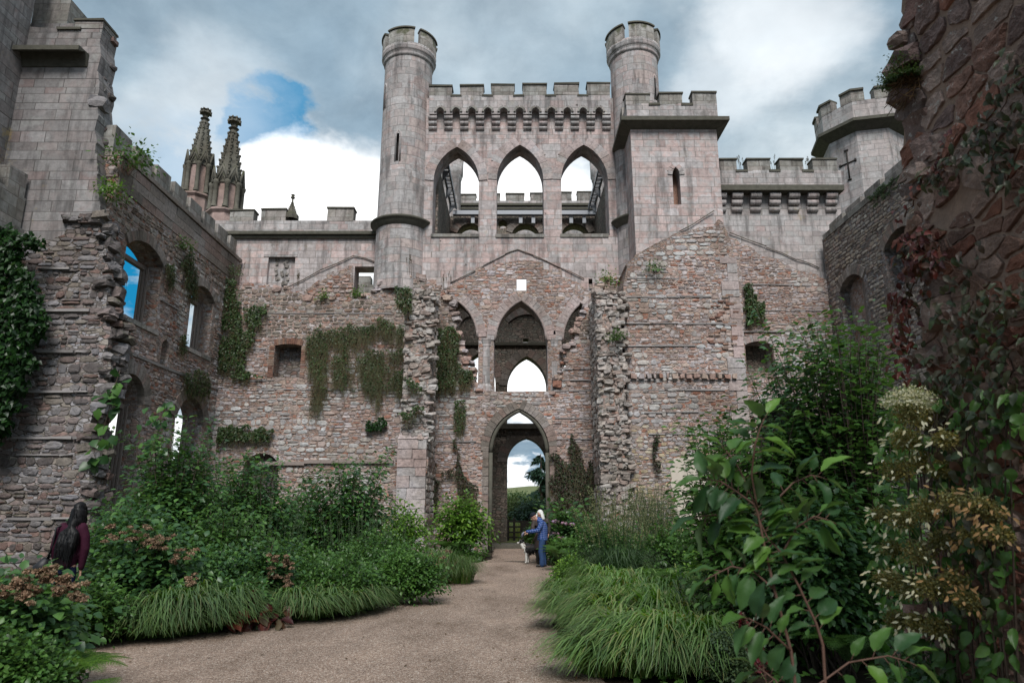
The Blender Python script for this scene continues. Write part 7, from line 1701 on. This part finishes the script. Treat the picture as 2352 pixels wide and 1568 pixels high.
# ---- man in plaid shirt, side on, looking down at what he holds
def man():
    g = G(1244, 1301); s = .955; root = thing('person', 'man in blue plaid shirt, jeans and dark cap, bending over the dog', 'person', (g.x, g.y, 0))
    X = Matrix.Translation((g.x, g.y, 0)) @ Matrix.Scale(s, 4)
    def fu(mb, n, mat, v=.011, it=2): return fused(mb, n, mat, root, v, it, X)
    b = MB(); hc = (-.235, 0, 1.555); f, r, u = head_geo(b, hc, (-.86, -.05, -.5), 1.05); limb(b, [(-.02, 0, 1.40), (-.12, 0, 1.46), (-.20, 0, 1.52)], [.07, .062, .058])
    stack(b, [(.02, 0, .9, .13, .15), (.03, 0, 1.1, .125, .15), (.02, 0, 1.3, .13, .17), (-.03, 0, 1.42, .09, .14)])
    for sg, wr in ((-1, (-.50, -.17, 1.075)), (1, (-.42, .14, 1.04))):
        limb(b, [(-.02, .19*sg, 1.36), (-.10, .235*sg, 1.12), wr], [.05, .042, .028]); hand(b, wr, (-.92, .05*-sg, -.35), (-.3, -sg*.3, .9), 1.0, .55)
    for sg in (-1, 1): limb(b, [(.03, .09*sg, .9), (.0, .10*sg, .50), (.04, .10*sg, .09)], [.08, .055, .042])
    fu(b, 'body', M['skin'], .0085, 1)
    sh = MB(); stack(sh, [(.035, 0, .81, .168, .195), (.04, 0, .95, .162, .19), (.05, 0, 1.08, .158, .19), (.05, 0, 1.2, .158, .20), (.03, 0, 1.32, .15, .205), (-.01, 0, 1.40, .125, .18), (-.06, 0, 1.45, .085, .10)])
    for sg, wr in ((-1, (-.46, -.175, 1.09)), (1, (-.39, .145, 1.05))):
        limb(sh, [(.0, .17*sg, 1.37), (-.04, .225*sg, 1.25), (-.11, .24*sg, 1.12), (-.28, .21*sg, 1.095), wr], [.082, .078, .07, .06, .05])
    limb(sh, [(-.03, 0, 1.43), (-.09, 0, 1.465)], [.085, .08]); fu(sh, 'shirt', M['plaid'], .011, 2)
    je = MB(); stack(je, [(.035, 0, .80, .125, .15), (.035, 0, .95, .13, .16)])
    for sg, dx in ((-1, -.02), (1, .05)): limb(je, [(.035, .085*sg, .86), (.02+dx, .095*sg, .62), (.0+dx, .10*sg, .45), (.03+dx, .10*sg, .25), (.03+dx, .10*sg, .07)], [.112, .096, .084, .08, .082])
    fu(je, 'jeans', M['jeans'], .011, 2)
    for sg, dx in ((-1, -.02), (1, .05)):
        q = MB(); q.tube([(.12+dx, .10*sg, .045), (.04+dx, .10*sg, .06), (-.07+dx, .105*sg, .045), (-.155+dx, .11*sg, .03)], 0, 0, 10, radii=[(.045, .04), (.052, .055), (.05, .043), (.036, .028)]); q.ell((-.03+dx, .103*sg, .02), (.155, .05, .02), 14, 6); fu(q, 'shoe', M['shoe'], .009, 1)
    ca = MB(); c = Vector(hc)+u*.035; Rm = Matrix((f, r, u)).transposed(); ca.ell(c+u*.02, (.112, .09, .085), 18, 10, Rm)
    ca.tube([c+f*.06+u*.012+r*.07, c+f*.145-u*.012, c+f*.06+u*.012-r*.07], 0, 0, 8, radii=[.012, .014, .012]); ca.ell(c+f*.115, (.085, .07, .010), 14, 6, Rm); fu(ca, 'cap', M['cap'], .008, 1)
    ha = MB(); ha.ell(Vector(hc)-f*.075-u*.03, (.04, .066, .05), 12, 8, Rm); fu(ha, 'hair', M['whiteh'], .009, 1)
    q = Vector((-.60, -.16, .985))*s+Vector((g.x, g.y, 0)); w = MB(); 
    w.tube([q+Vector((.05, 0, .08)), q+Vector((.0, 0, .02)), q+Vector((-.02, .01, -.07))], 0, 0, 8, radii=[(.05, .02), (.07, .028), (.035, .015)]); tag(w.build('pouch', M['pouch'], None, tuple(q)), 'small grey printed pouch held out above the dog', 'pouch')
man()
# ---- white haired woman in a long brown coat, behind him
def woman():
    g = G(1243, 1294); s = .985; root = thing('person', 'white haired person in long brown coat behind the man', 'person', (g.x, g.y, 0)); X = Matrix.Translation((g.x, g.y, 0)) @ Matrix.Scale(s, 4)
    def fu(mb, n, mat, v=.011, it=2): return fused(mb, n, mat, root, v, it, X)
    hc = (-.02, -.05, 1.575); b = MB(); f, r, u = head_geo(b, hc, (-.55, -.7, -.5)); limb(b, [(.02, 0, 1.42), (0, -.02, 1.5)], [.055, .052]); stack(b, [(0, 0, .9, .15, .12), (0, 0, 1.15, .14, .11), (.01, 0, 1.38, .15, .10)])
    for sg, el, wr in ((-1, (-.25, -.06, 1.13), (-.24, -.26, 1.05)), (1, (.26, -.02, 1.12), (.25, -.10, .93))):
        limb(b, [(.185*sg, 0, 1.37), el, wr], [.045, .04, .027]); hand(b, wr, (0.1*-sg, -.8, -.2) if sg < 0 else (-.1, -.25, -.95), (-.2, .1, .95) if sg < 0 else (.9, -.1, 0), .95, .6)
    for sg in (-1, 1): limb(b, [(.09*sg, 0, .9), (.095*sg, 0, .48), (.095*sg, .02, .08)], [.08, .055, .04])
    fu(b, 'body', M['skin'], .009, 1)
    c = MB(); stack(c, [(0, 0, .44, .235, .185), (0, 0, .62, .22, .175), (0, 0, .9, .20, .16), (0, 0, 1.1, .18, .14), (0, 0, 1.28, .195, .14), (.0, 0, 1.38, .19, .13), (.0, 0, 1.45, .10, .10)])
    stack(c, [(0, 0, 1.20, .285, .175), (0, 0, 1.30, .262, .165), (0, 0, 1.39, .215, .14), (0, 0, 1.46, .10, .10)])
    for sg, el, wr in ((-1, (-.27, -.06, 1.13), (-.25, -.22, 1.06)), (1, (.28, -.02, 1.12), (.265, -.08, .98))): limb(c, [(.2*sg, 0, 1.36), el, wr], [.085, .078, .06])
    fu(c, 'coat', M['coat'], .012, 2)
    h = MB(); Rm = Matrix((f, r, u)).transposed(); h.ell(Vector(hc)-f*.02+u*.03, (.105, .10, .105), 16, 10, Rm)
    for k in range(11):
        a = -1.9+3.8*k/10; d = -f*math.cos(a)+r*math.sin(a); p = Vector(hc)+d*.085+u*.03; h.tube([p, p+d*.03+Vector((0, 0, -.10)), p+d*.05+Vector((.02, 0, -.20-.06*math.cos(a)))], 0, 0, 8, radii=[.035, .038, .02])
    fu(h, 'hair', M['whiteh'], .009, 1)
    for sg in (-1, 1):
        t = MB(); limb(t, [(.095*sg, 0, .62), (.095*sg, .0, .3), (.095*sg, .02, .09)], [.095, .08, .072]); fu(t, 'trouser_leg', M['shoe'], .011, 1)
        q = MB(); q.tube([(.095*sg, .09, .045), (.095*sg, .02, .06), (.09*sg, -.08, .045), (.085*sg, -.17, .03)], 0, 0, 10, radii=[.04, .05, .045, .03]); q.ell((.092*sg, -.04, .02), (.05, .14, .02), 12, 6); fu(q, 'boot', M['shoe'], .009, 1)
    o = Vector((g.x, g.y, 0)); w = MB(); c0 = o+Vector((-.17, -.40, 1.05)); 
    w.add([c0+Vector(v) for v in ((-.12, -.02, -.02), (.0, 0, .0), (0, .12, .05), (-.12, .10, .03), (.12, -.02, -.01), (.12, .10, .04))], [(0, 1, 2, 3), (1, 4, 5, 2)]); w.add([c0+Vector(v)+Vector((0, 0, -.006)) for v in ((-.12, -.02, -.02), (.0, 0, .0), (0, .12, .05), (-.12, .10, .03), (.12, -.02, -.01), (.12, .10, .04))], [(3, 2, 1, 0), (2, 5, 4, 1)])
    tag(w.build('leaflet', M['paper'], None, tuple(c0), False), 'open white leaflet in the hands of the white haired person', 'leaflet')
    bg_ = MB(); c1 = o+Vector((.36, -.06, .80)); bg_.tube([c1+Vector((0, 0, .14)), c1, c1+Vector((0, 0, -.14))], 0, 0, 12, radii=[(.07, .10), (.10, .15), (.06, .12)]); bg_.tube([c1+Vector((0, -.05, .14)), o+Vector((.30, -.10, 1.02)), c1+Vector((0, .08, .14))], .010, .010, 5)
    tag(bg_.build('handbag', M['bagm'], None, tuple(c1)), 'black bag hanging from the arm of the white haired person', 'bag')
woman()
# ---- border collie
def dog():
    g = G(1212, 1294); root = thing('dog', 'black and white long haired dog standing on the gravel, head turned to the left', 'dog', (g.x, g.y, 0)); X = Matrix.Translation((g.x, g.y, 0)) @ Matrix.Scale(1.02, 4)
    b = MB(); Yd = .05
    b.tube([(.50, Yd, .47), (.34, Yd, .49), (.16, Yd, .46), (.0, Yd, .445), (-.10, Yd, .46)], 0, 0, 14, radii=[(.09, .10), (.105, .135), (.11, .145), (.125, .175), (.10, .15)])
    b.ell((.5, Yd, .46), (.11, .10, .13), 12, 8); b.tube([(-.07, Yd, .49), (-.14, Yd, .58), (-.17, Yd, .64)], 0, 0, 12, radii=[(.11, .12), (.09, .095), (.075, .08)])
    b.ell((-.18, Yd, .665), (.085, .075, .075), 14, 10); b.tube([(-.22, Yd, .655), (-.29, Yd-.01, .635), (-.335, Yd-.015, .63)], 0, 0, 10, radii=[(.045, .045), (.034, .032), (.024, .022)])
    for sg in (-1, 1): b.tube([(-.145, Yd+.055*sg, .715), (-.14, Yd+.075*sg, .755), (-.165, Yd+.085*sg, .745)], 0, 0, 8, radii=[.034, .025, .010])
    for sg, dx in ((-1, .0), (1, .07)): b.tube([(-.04+dx, Yd+.075*sg, .42), (-.03+dx, Yd+.075*sg, .30), (-.045+dx, Yd+.075*sg, .20), (-.04+dx, Yd+.075*sg, .07), (-.075+dx, Yd+.075*sg, .028)], 0, 0, 10, radii=[(.06, .075), (.042, .05), (.034, .038), (.029, .032), (.036, .028)])
    for sg, dx in ((-1, .0), (1, .06)): b.tube([(.48+dx, Yd+.075*sg, .45), (.45+dx, Yd+.08*sg, .31), (.55+dx, Yd+.08*sg, .19), (.53+dx, Yd+.08*sg, .07), (.49+dx, Yd+.08*sg, .028)], 0, 0, 10, radii=[(.085, .12), (.055, .075), (.034, .04), (.029, .03), (.036, .026)])
    b.tube([(.58, Yd, .46), (.68, Yd, .40), (.74, Yd, .28), (.80, Yd, .22)], 0, 0, 10, radii=[.04, .055, .065, .03])
    body = fused(b, 'body', [M['furb'], M['furw']], root, .010, 2, X)
    me = body.data; V = np.array([v.co[:] for v in me.vertices]); cen = np.array([[*p.center] for p in me.polygons])/1.02; mi = np.zeros(len(cen), dtype=np.int32); x, y, z = cen[:, 0], cen[:, 1]-Yd, cen[:, 2]
    wv = .02*np.sin(x*40+z*33); white = ((x < .04) & (z < .33+wv)) | ((x < -.075+wv*.6) & (z > .36) & (z < .625+.3*(x+.17)) & (x < -.10+(.62-z)*.45)) | ((x < -.265) & (z < .65)) | ((np.abs(y) < .016) & (x < -.205)) | ((x > .4) & (z < .10)) | ((x > .76))
    mi[white] = 1; mi[(x < -.34)] = 0; me.polygons.foreach_set('material_index', mi)
    lb = LB(); k = 1500; pos = V[nr.integers(0, len(V), k)]; keep = (pos[:, 2] > .3) & (pos[:, 0] > -.05); pos = pos[keep]; m = len(pos); lb.leaves(T_narrow, pos, np.array([[.8, 0, -.8]])+runit(m)*.35, runit(m), .075, .02)
    wl = WL[root]; o = lb.build('long_fur', M['furb'], None); o.parent = root; o.location = (0, 0, 0)
    le = MB(); A = Vector((g.x-.13, g.y-.05, .575)); Bv = Vector((g.x+.30, g.y-.55, 1.0)); le.tube([A, A+Vector((.10, -.06, -.05)), A+Vector((.22, -.15, -.02)), A.lerp(Bv, .7)+Vector((.02, 0, -.1)), Bv], .008, .008, 5)
    pts = [Vector((g.x-.135+.105*math.cos(a)*.6+.02*math.sin(a), g.y+Yd+.10*math.cos(a+1.57), .575+.075*math.sin(a)*.8)) for a in np.linspace(0, math.tau, 16)]; le.tube(pts, .011, .011, 5, cap=False)
    tag(le.build('leash', M['strapm'], None, tuple(A)), 'brown leash and collar on the black and white dog', 'leash')
dog()
# ---- woman in maroon jacket at the left, seen from behind
def lady():
    Yw = 10.0; px_ = P(165, 1200, Yw).x; top = P(172, 1145, Yw).z; s = top/1.74; root = thing('person', 'long haired woman in maroon jacket seen from behind at the left wall', 'person', (px_, Yw, 0)); X = Matrix.Translation((px_, Yw, 0)) @ Matrix.Diagonal((s*.76, s*.85, s, 1))
    def fu(mb, n, mat, v=.012, it=2): return fused(mb, n, mat, root, v, it, X)
    hc = (.06, .07, 1.575); b = MB(); f, r, u = head_geo(b, hc, (.05, .9, -.4)); limb(b, [(.03, .03, 1.40), (.05, .06, 1.5)], [.055, .05]); stack(b, [(0, 0, .9, .15, .12), (0, 0, 1.1, .13, .11), (.02, .02, 1.36, .14, .10)])
    for sg, el, wr in ((-1, (-.25, .04, 1.12), (-.25, .12, .90)), (1, (.265, .03, 1.10), (.225, .06, .84))): limb(b, [(.17*sg+.02, .02, 1.36), el, wr], [.045, .04, .027]); hand(b, wr, (.02*-sg, .15, -.98), (sg, 0, 0), .95, .5)
    for sg in (-1, 1): limb(b, [(.09*sg, 0, .9), (.095*sg, 0, .48), (.095*sg, .0, .08)], [.08, .055, .04])
    fu(b, 'body', M['skin'], .010, 1)
    j = MB(); stack(j, [(-.01, 0, .86, .150, .125), (-.01, 0, .90, .175, .145), (0, 0, 1.02, .19, .15), (.0, 0, 1.15, .185, .145), (.01, .01, 1.28, .19, .14), (.02, .02, 1.37, .175, .12), (.035, .04, 1.43, .09, .09)])
    for sg, el, wr in ((-1, (-.26, .04, 1.12), (-.255, .11, .93)), (1, (.275, .03, 1.10), (.235, .055, .88))): limb(j, [(.165*sg+.02, .02, 1.36), (.235*sg+.01, .03, 1.24), el, wr], [.082, .078, .07, .05])
    fu(j, 'jacket', M['maroon'], .011, 2)
    t = MB(); stack(t, [(0, 0, .80, .155, .125), (0, 0, .93, .15, .12)])
    for sg in (-1, 1): limb(t, [(.085*sg, 0, .84), (.09*sg, .01, .62), (.09*sg, 0, .46), (.09*sg, 0, .1)], [.098, .088, .07, .055])
    fu(t, 'trousers', M['navy'], .011, 2)
    h = MB(); Rm = Matrix((f, r, u)).transposed(); h.ell(Vector(hc)-f*.01+u*.02, (.112, .098, .112), 16, 10, Rm)
    for k in range(15):
        a = -1.5+3.0*k/14; d = -f*math.cos(a)+r*math.sin(a); p = Vector(hc)+d*.08; x = .02*math.sin(k*2.3)
        h.tube([p, p+d*.025+Vector((0, 0, -.14)), Vector((.045+x+.13*math.sin(a)*.9, -.10, 1.28)), Vector((.035+x+.10*math.sin(a), -.14, 1.14-.05*math.cos(k*1.7))), Vector((.03+x+.07*math.sin(a), -.135, 1.02+.05*math.sin(k*3)))], 0, 0, 8, radii=[.045, .05, .048, .042, .028])
    ho = fu(h, 'hair', M['blackh'], .010, 1); lb = LB(); VV = np.array([v.co[:] for v in ho.data.vertices]); ii = nr.integers(0, len(VV), 420)
    for k in ii:
        p0 = VV[k]*1.0; n_ = p0-np.array([.035, .02, p0[2]]); n_ /= max(np.linalg.norm(n_), 1e-4); l = nr.uniform(.10, .26); p0 = p0+n_*.006; lb.add(strips([p0, p0+n_*.004+np.array([nr.normal(0, .006), 0, -l*.5]), p0-n_*.004+np.array([nr.normal(0, .012), 0, -l])], .009))
    lo_h = lb.build('loose_hair', M['blackh'], None); lo_h.parent = root; lo_h.location = (0, 0, 0)
    for sg in (-1, 1): q = MB(); q.tube([(.09*sg, -.09, .045), (.09*sg, 0, .06), (.09*sg, .10, .045), (.09*sg, .17, .03)], 0, 0, 10, radii=[.04, .048, .043, .03]); fu(q, 'shoe', M['shoe'], .01, 1)
    o = Vector((px_, Yw, 0)); c = o+Vector((-.30, .0, .86))*s; w = MB(); w.tube([c+Vector((.05, 0, .13)), c, c+Vector((-.03, 0, -.13))], 0, 0, 12, radii=[(.05, .06), (.12, .08), (.10, .06)])
    w.tube([c+Vector((.05, 0, .12)), o+Vector((-.19, -.02, 1.15))*s, o+Vector((-.13, -.10, 1.38))*s, o+Vector((-.09, .06, 1.43))*s], .014, .014, 5); w.tube([c+Vector((.05, 0, .12)), o+Vector((-.21, .12, 1.1))*s, o+Vector((-.12, .14, 1.38))*s, o+Vector((-.09, .06, 1.43))*s], .014, .014, 5)
    tag(w.build('shoulder_bag', M['bagm'], None, tuple(c)), 'black shoulder bag at the left hip of the woman in maroon', 'bag')
lady()
